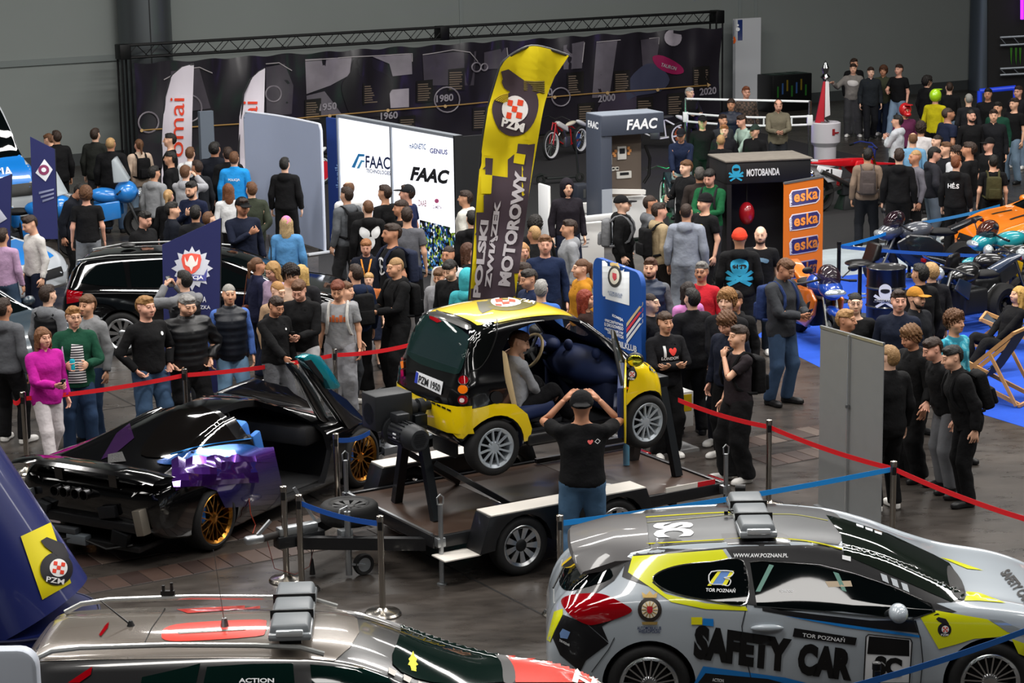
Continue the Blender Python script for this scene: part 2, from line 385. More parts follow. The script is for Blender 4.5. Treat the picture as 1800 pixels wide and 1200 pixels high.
def px_text(bv, s, p0, p1, up, mat, parent=None, off=.005, bold=.02, name='lettering', cell=9., shear=0., space=1., full=False):
 """lettering whose box runs p0 -> p1 along the baseline, up = pixel vector of its height"""
 me = text_mesh(s, 1., bold, 0., space, shear); xs = [v.co.x for v in me.vertices]; ys = [v.co.y for v in me.vertices]
 if not xs: return
 x0, x1, y0, y1 = min(xs), max(xs), min(ys), max(ys)
 for v in me.vertices:
  a, b = (v.co.x-x0)/(x1-x0), (v.co.y-y0)/max(y1-y0, 1e-6); v.co = (p0[0]+a*(p1[0]-p0[0])+b*up[0], -(p0[1]+a*(p1[1]-p0[1])+b*up[1]), 0)
 return _px_fin(me, bv, mat, parent, off, cell, name)
def px_line(bv, pts, r, mat, parent=None, name='trim', closed=False, off=.004, step=10., mirror=False, n=5):
 out = []; pts = list(pts)+([pts[0]] if closed else [])
 for (a, b) in zip(pts, pts[1:]):
  k = max(1, int(math.hypot(b[0]-a[0], b[1]-a[1])/step))
  for i in range(k):
   h = cast(bv, a[0]+(b[0]-a[0])*i/k, a[1]+(b[1]-a[1])*i/k)
   if h[0] is not None: out.append(h[0]+(h[1] if h[1].dot(h[0]-CAMP) < 0 else -h[1])*off)
 if not closed:
  h = cast(bv, *pts[-1])
  if h[0] is not None: out.append(h[0]+(h[1] if h[1].dot(h[0]-CAMP) < 0 else -h[1])*off)
 if len(out) < 3: return None
 inv = mwof(parent).inverted() if parent is not None else Matrix.Identity(4)
 b = MB(); b.tube([inv @ p for p in out], r, n, closed); o = b.build(name, mat, parent, smooth=60)
 if mirror: m2 = o.data.copy(); m2.transform(Matrix.Scale(-1, 4, (0, 1, 0))); m2.flip_normals(); link(name, m2, mat, parent)
 return o
def plane_px(parent, c, n, poly, thick, name, mat, bevel=0.):
 """a slab of its own thickness in the plane (c, n) whose outline is traced from pixels"""
 c, n = Vector(c), Vector(n).normalized(); inv = mwof(parent).inverted() if parent is not None else Matrix.Identity(4); pts = []
 for x, y in poly: d = Vector(ray(x, y)); pts.append(CAMP+d*((c-CAMP).dot(n)/d.dot(n)))
 k = len(pts); vs = [inv @ (p-n*thick/2) for p in pts]+[inv @ (p+n*thick/2) for p in pts]
 b = MB(); b.add(vs, [(i, (i+1) % k, k+(i+1) % k, k+i) for i in range(k)]+[tuple(range(k))[::-1], tuple(range(k, 2*k))]); return b.build(name, mat, parent, bevel=bevel)
def q4(a, b, c, d, u, v):                # point in the pixel quad a(top left) b(top right) c(bottom right) d(bottom left)
 return (a[0]*(1-u)*(1-v)+b[0]*u*(1-v)+c[0]*u*v+d[0]*(1-u)*v, a[1]*(1-u)*(1-v)+b[1]*u*(1-v)+c[1]*u*v+d[1]*(1-u)*v)
def smooth_poly(pts, n=6, closed=True):
 k = len(pts); o = []
 for i in range(k if closed else k-1):
  p0, p1, p2, p3 = [np.array(pts[(i+j) % k] if closed else pts[min(max(i+j, 0), k-1)], float) for j in (-1, 0, 1, 2)]
  for t in np.arange(n)/n:
   o.append(tuple(.5*((2*p1)+(-p0+p2)*t+(2*p0-5*p1+4*p2-p3)*t*t+(-p0+3*p1-3*p2+p3)*t**3)))
 if not closed: o.append(tuple(pts[-1]))
 return o
YEL = '#f2d80a'
def pzm_badge(bv, cx, cy, w, parent, ang=0., sq=1., yellow=False, off=.006, up=None, name='badge'):
 """ring badge with a tyre-like tail, a chequered centre and the letters PZM; w = ring width in pixels"""
 ca, sa = math.cos(ang), math.sin(ang)
 def T(p): x, y = p[0]*sq, p[1]; return (cx+w*(ca*x-sa*y), cy+w*(sa*x+ca*y))
 dark = M('#1d1a20', rough=.5)
 px_patch(bv, [[T(p) for p in circle(.5, 28)]], dark, parent, off, 8, name)
 px_patch(bv, [[T(p) for p in [(-.62, -.78), (-.45, -.92), (.1, -.78), (.32, -.45), (.3, -.2), (-.1, -.42), (-.46, -.62)]]], dark, parent, off, 8, name)
 px_patch(bv, [[T(p) for p in circle(.27, 24, (.05, -.03))]], M('#e8e6e4', rough=.5), parent, off+.003, 8, name)
 sqs = [[(.05+i*.115-.0575, -.03+j*.115-.0575), (.05+i*.115+.0575, -.03+j*.115-.0575), (.05+i*.115+.0575, -.03+j*.115+.0575), (.05+i*.115-.0575, -.03+j*.115+.0575)] for i, j in ((-1, -1), (1, -1), (0, 0), (-1, 1), (1, 1))]
 px_patch(bv, [[T(p) for p in s_] for s_ in sqs], M('#e03a1c', rough=.5), parent, off+.006, 8, name)
 px_text(bv, 'PZM', T((-.27, .44)), T((.27, .44)), (-sa*-w*.16, -ca*w*.16), M('#eceae8', rough=.5), parent, off+.006)
# ================================================================== vehicles: lofted shells
def pchip(xs, ys, q):
 xs, ys = np.array(xs, float), np.array(ys, float); h = np.diff(xs); d = np.diff(ys)/h; m = np.zeros(len(xs)); m[0], m[-1] = d[0], d[-1]
 for i in range(1, len(xs)-1):
  if d[i-1]*d[i] > 0: w1, w2 = 2*h[i]+h[i-1], h[i]+2*h[i-1]; m[i] = (w1+w2)/(w1/d[i-1]+w2/d[i])
 i = np.clip(np.searchsorted(xs, q)-1, 0, len(h)-1); t = (q-xs[i])/h[i]
 return (2*t**3-3*t**2+1)*ys[i]+(t**3-2*t**2+t)*h[i]*m[i]+(-2*t**3+3*t**2)*ys[i+1]+(t**3-t**2)*h[i]*m[i+1]
def loft(st, nx=64, inset=0., x0=None, x1=None, tumble=.86, lift=0.):
 """st rows: x, z bottom, half width, z of widest, z belt, z top, half width of roof"""
 A = np.array(st, float); a, b = (A[0, 0] if x0 is None else x0), (A[-1, 0] if x1 is None else x1)
 t = np.linspace(0, PI, nx); q = a+(b-a)*(1-np.cos(t))/2; q = .5*q+.5*np.linspace(a, b, nx); q[0] = a; q[-1] = b
 P = [pchip(A[:, 0], A[:, i], q) for i in range(1, 7)]; vs = []; seg = (3, 2, 3, 4, 2, 6, 3, 3, 4)
 for k in range(nx):
  zb, w, zs, zl, zt, wr = [p[k] for p in P]; w = max(w-inset, .05); wr = max(wr-inset, .04); zb += inset+lift; zt -= inset; zl = min(zl, zt); h = zt-zl; zs = max(zs, zb+.02)
  c = [(0, zb), (.80*w, zb), (.95*w, zb+.05), (w, zs), (w-.012, max(zl-.09, zs+.01)), (w-.05, zl), (wr+(w-.05-wr)*(1-tumble), zl+.84*h), (wr-.05, zt-.05*min(h, .3)-.006-.11*min(h, .3)), (wr*.55, zt-.003-.035*min(h, .3)), (0, zt)]
  ring = []
  for i in range(len(c)-1):
   p0, p1, p2, p3 = [np.array(c[min(max(i+j, 0), len(c)-1)]) for j in (-1, 0, 1, 2)]
   if i == 0: p0 = np.array((-c[1][0], c[1][1]))
   if i == len(c)-2: p3 = np.array((-c[-2][0], c[-2][1]))
   for s_ in range(seg[i]):
    u = s_/seg[i]; m1 = (p2-p0)*.35; m2 = (p3-p1)*.35
    ring.append((2*u**3-3*u**2+1)*p1+(u**3-2*u**2+u)*m1+(-2*u**3+3*u**2)*p2+(u**3-u**2)*m2)
  ring.append(np.array(c[-1])); full = [(q[k], y, z) for y, z in ring]+[(q[k], -y, z) for y, z in ring[-2:0:-1]]; vs.append(full)
 n = len(vs[0]); V = [p for r in vs for p in r]; F = [(i*n+j, i*n+(j+1) % n, (i+1)*n+(j+1) % n, (i+1)*n+j) for i in range(nx-1) for j in range(n)]
 for base, flip in ((0, True), ((nx-1)*n, False)):
  c = tuple(np.mean(np.array(vs[0 if flip else -1]), 0)); V.append(c); ci = len(V)-1
  F += [((base+(j+1) % n, base+j, ci) if flip else (base+j, base+(j+1) % n, ci)) for j in range(n)]
 b_ = MB(); b_.v = V; b_.f = F; return b_
def cutter(mb, mi=1):
 me = mb.mesh('cut', smooth=None); me.materials.append(None); me.materials.append(None)
 for p in me.polygons: p.material_index = mi
 o = bpy.data.objects.new('cut', me); COL.objects.link(o); return o
def boolean(o, cutters, op='DIFFERENCE', loc=None):
 for c in cutters:
  c.parent = o.parent; md = o.modifiers.new('b', 'BOOLEAN'); md.operation = op; md.solver = 'EXACT'; md.object = c
  try: md.material_mode = 'INDEX'
  except Exception: pass
 bpy.context.view_layer.update(); apply_mods(o)
 for c in cutters: bpy.data.objects.remove(c)
 o.data.shade_smooth(); o.data.set_sharp_from_angle(angle=math.radians(38)); return o
def shell(name, st, mats, parent, wheels=(), extra=(), wr=.36, wdepth=.26, **k):
 me = loft(st, **k).mesh(name, smooth=38); o = link(name, me, None, parent, mats=mats); cs = []
 for (x, z, hw) in wheels:
  for sg in (-1, 1):
   b = MB(); b.cyl((x, sg*(hw-wdepth), z), (x, sg*(hw+.3), z), wr, n=40); cs.append(cutter(b))
 cs += [cutter(e) for e in extra]
 return boolean(o, cs) if cs else o
_WH = {}
def wheel_meshes(R, W_, rim, style):
 key = (R, W_, rim, style)
 if key in _WH: return _WH[key]
 h = W_/2; t = MB(); t.lathe([(rim, -h*.8), (rim+.02, -h), (R-.03, -h*.98), (R-.004, -h*.72), (R, -h*.3), (R, h*.3), (R-.004, h*.72), (R-.03, h*.98), (rim+.02, h), (rim, h*.8), (rim-.01, 0), (rim, -h*.8)], axis='Y', n=40)
 r = MB(); r.lathe([(rim-.025, -h*.75), (rim+.004, -h*.95), (rim+.012, -h*.9), (rim, -h*.6), (rim-.012, 0), (rim, h*.7), (rim-.03, h*.6), (rim-.03, -h*.4), (rim-.025, -h*.75)], axis='Y', n=40)
 hub = MB(); hub.lathe([(0, -h*.72), (.028, -h*.72), (.06, -h*.66), (.07, -h*.5), (.06, -h*.2), (0, -h*.2)], axis='Y', n=20)
 disc = MB(); disc.lathe([(0, -h*.05), (rim*.72, -h*.05), (rim*.72, h*.1), (0, h*.1)], axis='Y', n=28)
 sp = MB(); y0, y1 = -h*.62, -h*.78
 if style[0] == 'V':                  # V-shaped pair
  for s_ in (-1, 1): sp.bar((0.05, y0, s_*.012), (rim-.012, y1, s_*.05*rim/.2), .022, .018)
 elif style[0] == 'Y':
  sp.bar((.04, y0, 0), (rim*.5, y0-.004, 0), .02, .016)
  for s_ in (-1, 1): sp.bar((rim*.45, y0-.004, 0), (rim-.012, y1, s_*.045), .016, .012)
 elif style[0] == 'T': sp.bar((.04, y0, 0), (rim-.012, y1, 0), .014, .012)
 else:
  sp.add([(.05, y0, -.018), (rim-.01, y1, -.034), (rim-.01, y1, .034), (.05, y0, .018), (.05, y0+.02, -.018), (rim-.01, y1+.02, -.034), (rim-.01, y1+.02, .034), (.05, y0+.02, .018)], [(0, 1, 2, 3), (7, 6, 5, 4), (0, 4, 5, 1), (1, 5, 6, 2), (2, 6, 7, 3), (3, 7, 4, 0)])
 _WH[key] = (t.mesh('wheel', 50), r.mesh('rim', 50), hub.mesh('hub', 50), disc.mesh('brake_disc', 50), sp.mesh('spoke', 50)); return _WH[key]
def wheel(parent, loc, R=.32, W_=.21, rim=.22, style='B10', col=None, side=-1, hubcol=None, disc=None, caliper=None, steer=0.):
 """side -1: outer face towards local -Y"""
 t, r, hub, dm, sp = wheel_meshes(R, W_, rim, style); n = int(style[1:]); cm = col or metalm('#c8cbce', .3)
 o = link('wheel', t, RUBBER, parent); o.matrix_local = Matrix.Translation(loc) @ Matrix.Rotation((0 if side < 0 else PI)+steer, 4, 'Z')
 link('rim', r, cm, o); link('hub', hub, hubcol or cm, o); link('brake_disc', dm, disc or M('#2a2a2c', rough=.4, metal=.8), o)
 for i in range(n): q = link('spoke', sp, cm, o); q.rotation_euler = (0, 2*PI*i/n+.1, 0)
 if caliper: MB().box((-rim*.55, -W_*.12, rim*.25), (.07, .06, .16)).build('caliper', caliper, o, bevel=.012)
 return o
def lightbar(parent, c, L, lens, ang=0., w=.30):
 o = parent; e = bpy.data.objects.new('light_bar', MB().box((0, 0, .045), (w, L, .055)).mesh('light_bar', bevel=.02)); COL.objects.link(e); e.data.materials.append(M('#8f9498', rough=.25, coat=.5)); e.parent = o; e.matrix_local = Matrix.Translation(c) @ Matrix.Rotation(ang, 4, 'Z')
 for k in (-1, 0, 1): MB().box((0, k*L*.325, .09), (w*.96, L*.31, .07), taper=.86).build('lens', lens, e, bevel=.018)
 for k in (-1, 1): MB().box((0, k*L*.165, .09), (w*1.0, .012, .078)).build('strap', BLACK, e)
 for k in (-1, 1): MB().box((0, k*L*.49, .075), (w*.62, .04, .045)).build('led_cluster', M('#e8eef2', rough=.1, metal=.5), e, bevel=.01)
 for k in (-1, 1): MB().box((0, k*L*.42, .005), (w*.5, .05, .05)).build('mount', BLACK, e)
 return e
# ================================================================== people: one template figure, posed by bones
def surf_nets(vol, org, h):
 s = vol < 0; nx, ny, nz = vol.shape
 cs = np.zeros((nx-1, ny-1, nz-1), np.int8)
 for i in (0, 1):
  for j in (0, 1):
   for k in (0, 1): cs += s[i:nx-1+i, j:ny-1+j, k:nz-1+k]
 act = (cs > 0) & (cs < 8); idx = np.full(act.shape, -1, np.int64); c = np.argwhere(act); idx[act] = np.arange(len(c))
 acc = np.zeros((len(c), 3)); cnt = np.zeros(len(c))
 for ax in range(3):
  o1, o2 = [a for a in range(3) if a != ax]
  for a in (0, 1):
   for b in (0, 1):
    p = c.copy(); p[:, o1] += a; p[:, o2] += b; q = p.copy(); q[:, ax] += 1
    va = vol[p[:, 0], p[:, 1], p[:, 2]]; vb = vol[q[:, 0], q[:, 1], q[:, 2]]; m = (va < 0) != (vb < 0)
    t = np.where(m, va/np.where(m, va-vb, 1), 0); pt = p.astype(float); pt[:, ax] += t
    acc[m] += pt[m]; cnt[m] += 1
 V = acc/cnt[:, None]*h+org; Fs = []
 for ax in range(3):
  o1, o2 = (ax+1) % 3, (ax+2) % 3
  sl0 = [slice(None)]*3; sl1 = [slice(None)]*3; sl0[ax] = slice(0, -1); sl1[ax] = slice(1, None)
  d = s[tuple(sl0)] != s[tuple(sl1)]; e = np.argwhere(d)
  e = e[(e[:, o1] > 0) & (e[:, o2] > 0) & (e[:, o1] < vol.shape[o1]-1) & (e[:, o2] < vol.shape[o2]-1)]
  q = []
  for a, b in ((-1, -1), (0, -1), (0, 0), (-1, 0)):
   p = e.copy(); p[:, o1] += a; p[:, o2] += b; q.append(idx[p[:, 0], p[:, 1], p[:, 2]])
  q = np.stack(q, 1); flip = ~s[e[:, 0], e[:, 1], e[:, 2]]; q[flip] = q[flip][:, ::-1]; Fs.append(q)
 F = np.concatenate(Fs); F = F[(F >= 0).all(1)]
 return V, F
class SDF:
 def __init__(s, lo, hi, h):
  s.lo = np.array(lo, float); s.h = h; n = np.ceil((np.array(hi)-s.lo)/h).astype(int)+1
  s.ax = [s.lo[i]+np.arange(n[i])*h for i in range(3)]; s.v = np.full(n, .5)
 def sub(s, lo, hi, mg):
  sl = []
  for i in range(3):
   a = max(0, int((lo[i]-mg-s.lo[i])/s.h)); b = min(len(s.ax[i]), int((hi[i]+mg-s.lo[i])/s.h)+2)
   if b <= a: return None, None
   sl.append(slice(a, b))
  return tuple(sl), np.meshgrid(*[s.ax[i][sl[i]] for i in range(3)], indexing='ij', sparse=True)
 def put(s, sl, d, k, cut=None, op='u'):
  if cut is not None: d = np.maximum(d, cut)
  o = s.v[sl]
  if op == 'u':
   h = np.clip(.5+.5*(o-d)/k, 0, 1) if k else (d < o); s.v[sl] = (o*(1-h)+d*h-k*h*(1-h)) if k else np.minimum(o, d)
  else:
   d = -d; h = np.clip(.5-.5*(o-d)/k, 0, 1); s.v[sl] = o*(1-h)+d*h+k*h*(1-h)
 def cone(s, a, b, ra, rb, k=.03, cut=None, mirror=True, op='u', sy=1.):
  for m in ((1, -1) if mirror and (abs(a[0])+abs(b[0]) > 1e-6) else (1,)):
   A = np.array(a, float)*(m, 1, 1); B = np.array(b, float)*(m, 1, 1); r = max(ra, rb)
   sl, g = s.sub(np.minimum(A, B)-r, np.maximum(A, B)+r, k+.03)
   if sl is None: continue
   d = B-A; L = max(d@d, 1e-9); p = [g[i]-A[i] for i in range(3)]; p[1] = p[1]/sy
   t = np.clip((p[0]*d[0]+p[1]*d[1]+p[2]*d[2])/L, 0, 1)
   D = np.sqrt((p[0]-t*d[0])**2+(p[1]-t*d[1])**2+(p[2]-t*d[2])**2)-(ra+(rb-ra)*t)
   c = None
   if cut: c = cut(g[0]*m, g[1], g[2])
   s.put(sl, D, k, c, op)
 def ell(s, c, r, k=.03, mirror=True, op='u', R=None, cut=None):
  for m in ((1, -1) if mirror and abs(c[0]) > 1e-6 else (1,)):
   C = np.array(c, float)*(m, 1, 1); e = max(r) if R is not None else None
   sl, g = s.sub(C-(e or np.array(r)), C+(e or np.array(r)), k+.03)
   if sl is None: continue
   p = [g[i]-C[i] for i in range(3)]; p[0] = p[0]*m
   if R is not None: p = [sum(R[j][i]*p[i] for i in range(3)) for j in range(3)]
   q = np.sqrt((p[0]/r[0])**2+(p[1]/r[1])**2+(p[2]/r[2])**2)
   q2 = np.sqrt((p[0]/r[0]**2)**2+(p[1]/r[1]**2)**2+(p[2]/r[2]**2)**2)+1e-9
   s.put(sl, q*(q-1)/q2, k, cut(g[0]*m, g[1], g[2]) if cut else None, op)
 def clip(s, fn, k=.0):
  g = np.meshgrid(*s.ax, indexing='ij', sparse=True); s.v = np.maximum(s.v, fn(*g))
 def noise(s, amp, fr, seed=0):
  g = np.meshgrid(*s.ax, indexing='ij', sparse=True); x, y, z = g; f = fr
  s.v = s.v+amp*(np.sin(f*(x+.6*z)+seed)*np.sin(f*(y-.3*x)+1.3+seed)+.6*np.sin(f*1.9*(z+.4*y)+2*seed)*np.sin(f*1.7*(x-.5*y)+seed))
 def get(s): return surf_nets(s.v, s.lo, s.h)
# --- rest skeleton (1.78 m, facing -Y, left hand at +X)
AD = np.array([.643, 0, -.766]); AN = np.array([-.766, 0, -.643])   # arm direction, palm normal
SHO = np.array([.175, .015, 1.42]); ELB = SHO+AD*.285; WRI = ELB+AD*.255; KNU = WRI+AD*.085; FMD = KNU+AD*.042
HIP = np.array([.092, 0, .92]); KNE = np.array([.105, -.008, .505]); ANK = np.array([.115, .015, .09]); TOE = np.array([.125, -.16, .03])
THB = WRI+AD*.03+np.array([0, -.03, 0]); TH2 = THB+AD*.045+np.array([0, -.045, 0])-AN*-.01
def _mx(v): return v*np.array([-1, 1, 1])
BN = ['pelvis', 'chest', 'neck', 'head']; BSEG = [((0, 0, .97), (0, 0, 1.06)), ((0, .0, 1.14), (0, .01, 1.40)), ((0, .02, 1.47), (0, .012, 1.54)), ((0, .0, 1.60), (0, 0, 1.72))]; BR = [.13, .135, .055, .075]
BJ = [np.array((0, 0, .97)), np.array((0, 0, 1.08)), np.array((0, .02, 1.46)), np.array((0, .012, 1.55))]
for sd, f in (('L', lambda v: v), ('R', _mx)):
 for nm, a, b, r in (('uarm', SHO, ELB, .05), ('farm', ELB, WRI, .036), ('hand', WRI+AD*.02, KNU, .032), ('fing', KNU+AD*.006, FMD, .024), ('tips', FMD+AD*.006, FMD+AD*.04, .022), ('thumb', THB, TH2, .014), ('thigh', HIP, KNE, .085), ('shin', KNE, ANK, .055), ('foot', ANK+np.array([0, -.02, -.03]), TOE, .045)):
  BN.append(nm+sd); BSEG.append((f(a), f(b))); BR.append(r); BJ.append(f({'hand': WRI, 'fing': KNU, 'tips': FMD, 'foot': ANK}.get(nm, a)))
BI = {n: i for i, n in enumerate(BN)}
def weights(V):
 w = np.zeros((len(V), len(BN)))
 for i, (a, b) in enumerate(BSEG):
  a, b = np.array(a, float), np.array(b, float); d = b-a; t = np.clip((V-a)@d/(d@d), 0, 1)
  w[:, i] = (np.maximum(np.linalg.norm(V-a-t[:, None]*d, axis=1), .004)/BR[i])**-6
 w[:, [BI['neck'], BI['head']]] *= np.where(V[:, 2] < 1.44, .02, 1)[:, None]
 head = V[:, 2] > 1.585; w[head] = 0; w[head, BI['head']] = 1
 for sd, sg in (('L', 1), ('R', -1)):       # no hand / arm pull across the body
  off = V[:, 0]*sg < .02
  for n in ('uarm', 'farm', 'hand', 'fing', 'tips', 'thumb', 'thigh', 'shin', 'foot'):
   if n == 'thigh': w[V[:, 0]*sg < -.02, BI[n+sd]] *= .05
   else: w[off, BI[n+sd]] = 0
 far = np.abs(V[:, 0]) < .34
 for sd in 'LR': 
  for n in ('farm', 'hand', 'fing', 'tips', 'thumb'): w[far, BI[n+sd]] = 0
 return w/w.sum(1, keepdims=True)
class Tpl: pass
def decimate(V, F, ratio, keep=None):
 me = bpy.data.meshes.new('d'); me.from_pydata(V.tolist(), [], F.tolist()); o = bpy.data.objects.new('d', me); COL.objects.link(o)
 md = o.modifiers.new('d', 'DECIMATE'); md.ratio = ratio
 if keep is not None:
  g = o.vertex_groups.new(name='k')
  for lv in (.1, 1.):
   ids = np.nonzero(np.abs(keep-lv) < .01)[0].tolist()
   if ids: g.add(ids, lv, 'REPLACE')
  md.vertex_group = 'k'; md.vertex_group_factor = 1.; md.invert_vertex_group = True
 dg = bpy.context.evaluated_depsgraph_get(); m2 = bpy.data.meshes.new_from_object(o.evaluated_get(dg))
 v = np.empty(len(m2.vertices)*3); m2.vertices.foreach_get('co', v); f = [tuple(p.vertices) for p in m2.polygons]
 bpy.data.objects.remove(o); bpy.data.meshes.remove(me); bpy.data.meshes.remove(m2); return v.reshape(-1, 3), f
def tpl(V, F, ratio=None, keep=None):
 t = Tpl()
 if ratio: V, F = decimate(V, F, ratio, keep)
 t.V = V; t.F = [tuple(f) for f in (F.tolist() if hasattr(F, 'tolist') else F)]; t.W = weights(V)
 ls = np.array([len(f) for f in t.F]); t.LT = ls; t.LS = np.concatenate([[0], np.cumsum(ls)[:-1]]); t.LI = np.concatenate([np.array(f) for f in t.F])
 return t
def head_sdf(s, k=.02):
 s.ell((0, .022, 1.678), (.077, .096, .102), k); s.ell((0, -.022, 1.625), (.063, .074, .072), .035); s.ell((0, -.052, 1.578), (.036, .040, .032), .03)
 s.ell((.045, -.05, 1.635), (.026, .03, .03), .03)
 s.ell((0, -.07, 1.70), (.052, .022, .016), .02)
 s.cone((0, -.094, 1.683), (0, -.113, 1.638), .008, .0145, .012); s.ell((.012, -.098, 1.634), (.011, .012, .009), .008)
 s.ell((.0315, -.108, 1.680), (.019, .016, .012), .012, op='s'); s.ell((.0315, -.084, 1.679), (.0145, .0125, .0105), .004)
 s.ell((0, -.088, 1.601), (.024, .012, .0065), .006); s.ell((0, -.087, 1.590), (.020, .012, .0065), .006)
 s.ell((.079, .018, 1.662), (.009, .021, .033), .008); s.ell((.086, .012, 1.662), (.006, .010, .018), .006, op='s')
 s.cone((0, .022, 1.44), (0, .018, 1.60), .062, .056, .03)
def hand_sdf(s):
 R = np.array([AD, [0, 1, 0], AN]); s.ell(tuple(WRI+AD*.048), (.054, .043, .018), .015, R=R)
 for i, (y, L, sp) in enumerate(((-.034, .072, -.30), (-.012, .082, -.08), (.011, .077, .10), (.033, .060, .30))):
  a = KNU+np.array([0, y, 0])-AD*.012; d = AD+np.array([0, sp*.5, 0]); d = d/np.linalg.norm(d)
  s.cone(tuple(a), tuple(a+d*(L+.012)), .0098, .0078, .006)
 a = WRI+AD*.025+np.array([0, -.026, 0]); b = a+AD*.035+np.array([0, -.034, 0]); c = b+AD*.034+np.array([0, -.014, 0])
 s.cone(tuple(a), tuple(b), .016, .011, .012); s.cone(tuple(b), tuple(c), .011, .0085, .006)
def torso(s, g=0., k=.05):
 s.ell((0, .008, .965), (.160+g, .112+g, .13), k); s.ell((0, .0, 1.13), (.142+g, .100+g, .17), k); s.ell((0, -.002, 1.30), (.165+g, .112+g, .165), k)
 s.cone((.155, .016, 1.405), (.03, .02, 1.445), .058+g*.6, .06+g*.5, k)
def column(s, g, zb=.78, w=0.): s.cone((0, .002, 1.27), (0, .008, zb), .152+g, .160+g+w, .05, sy=.74)
def legs(s, g=(0, 0, 0), k=.04, cut=None):
 s.cone(HIP+(0, 0, -.01), KNE, .092+g[0], .060+g[1], k, sy=1.08); s.cone(KNE, ANK, .058+g[1], .042+g[2], k, cut=cut)
def arms(s, g=0., k=.04, end=1., g2=None):
 g2 = g if g2 is None else g2
 cutp = None
 if end <= .5:                        # short sleeve: cut across the upper arm
  P = SHO+AD*.285*end*2; cutp = lambda x, y, z: (x-P[0])*AD[0]+(z-P[2])*AD[2]
  s.cone(SHO, SHO+AD*.285, .055+g, .052+g2, k, cut=cutp); return
 s.cone(SHO, ELB, .053+g, .042+g, k); P = WRI-AD*.005
 s.cone(ELB, WRI+AD*.05, .042+g, .028+g2, k, cut=lambda x, y, z: (x-P[0])*AD[0]+(z-P[2])*AD[2])
def make_body():
 s = SDF((-.70, -.20, -.01), (.70, .17, 1.80), .0072)
 torso(s); legs(s); arms(s, -.006)
 s.cone(ANK+(0, .0, -.03), TOE+(0, .03, 0), .034, .026, .03); s.ell((.117, .035, .035), (.028, .03, .03), .02)
 head_sdf(s); hand_sdf(s); return s.get()
def finish_faces(t):
 V = t.V; c = np.zeros((len(V), 4), np.float32); x, y, z = V.T
 fr = y < -.055
 c[:, 0] = fr*np.exp(-((x/.024)**4+((z-1.595)/.0105)**4))                      # lips
 ex = np.abs(x)-.0315; c[:, 1] = fr*np.exp(-((ex/.0145)**4+((z-1.679)/.0062)**4))   # eyes
 c[:, 2] = (y < -.05)*np.exp(-((ex/.021)**4+((z-1.700-.15*ex)/.0065)**4))       # brows
 c[:, 3] = np.clip((z-1.3)*2, 0, 1); t.face = c
TP = {}
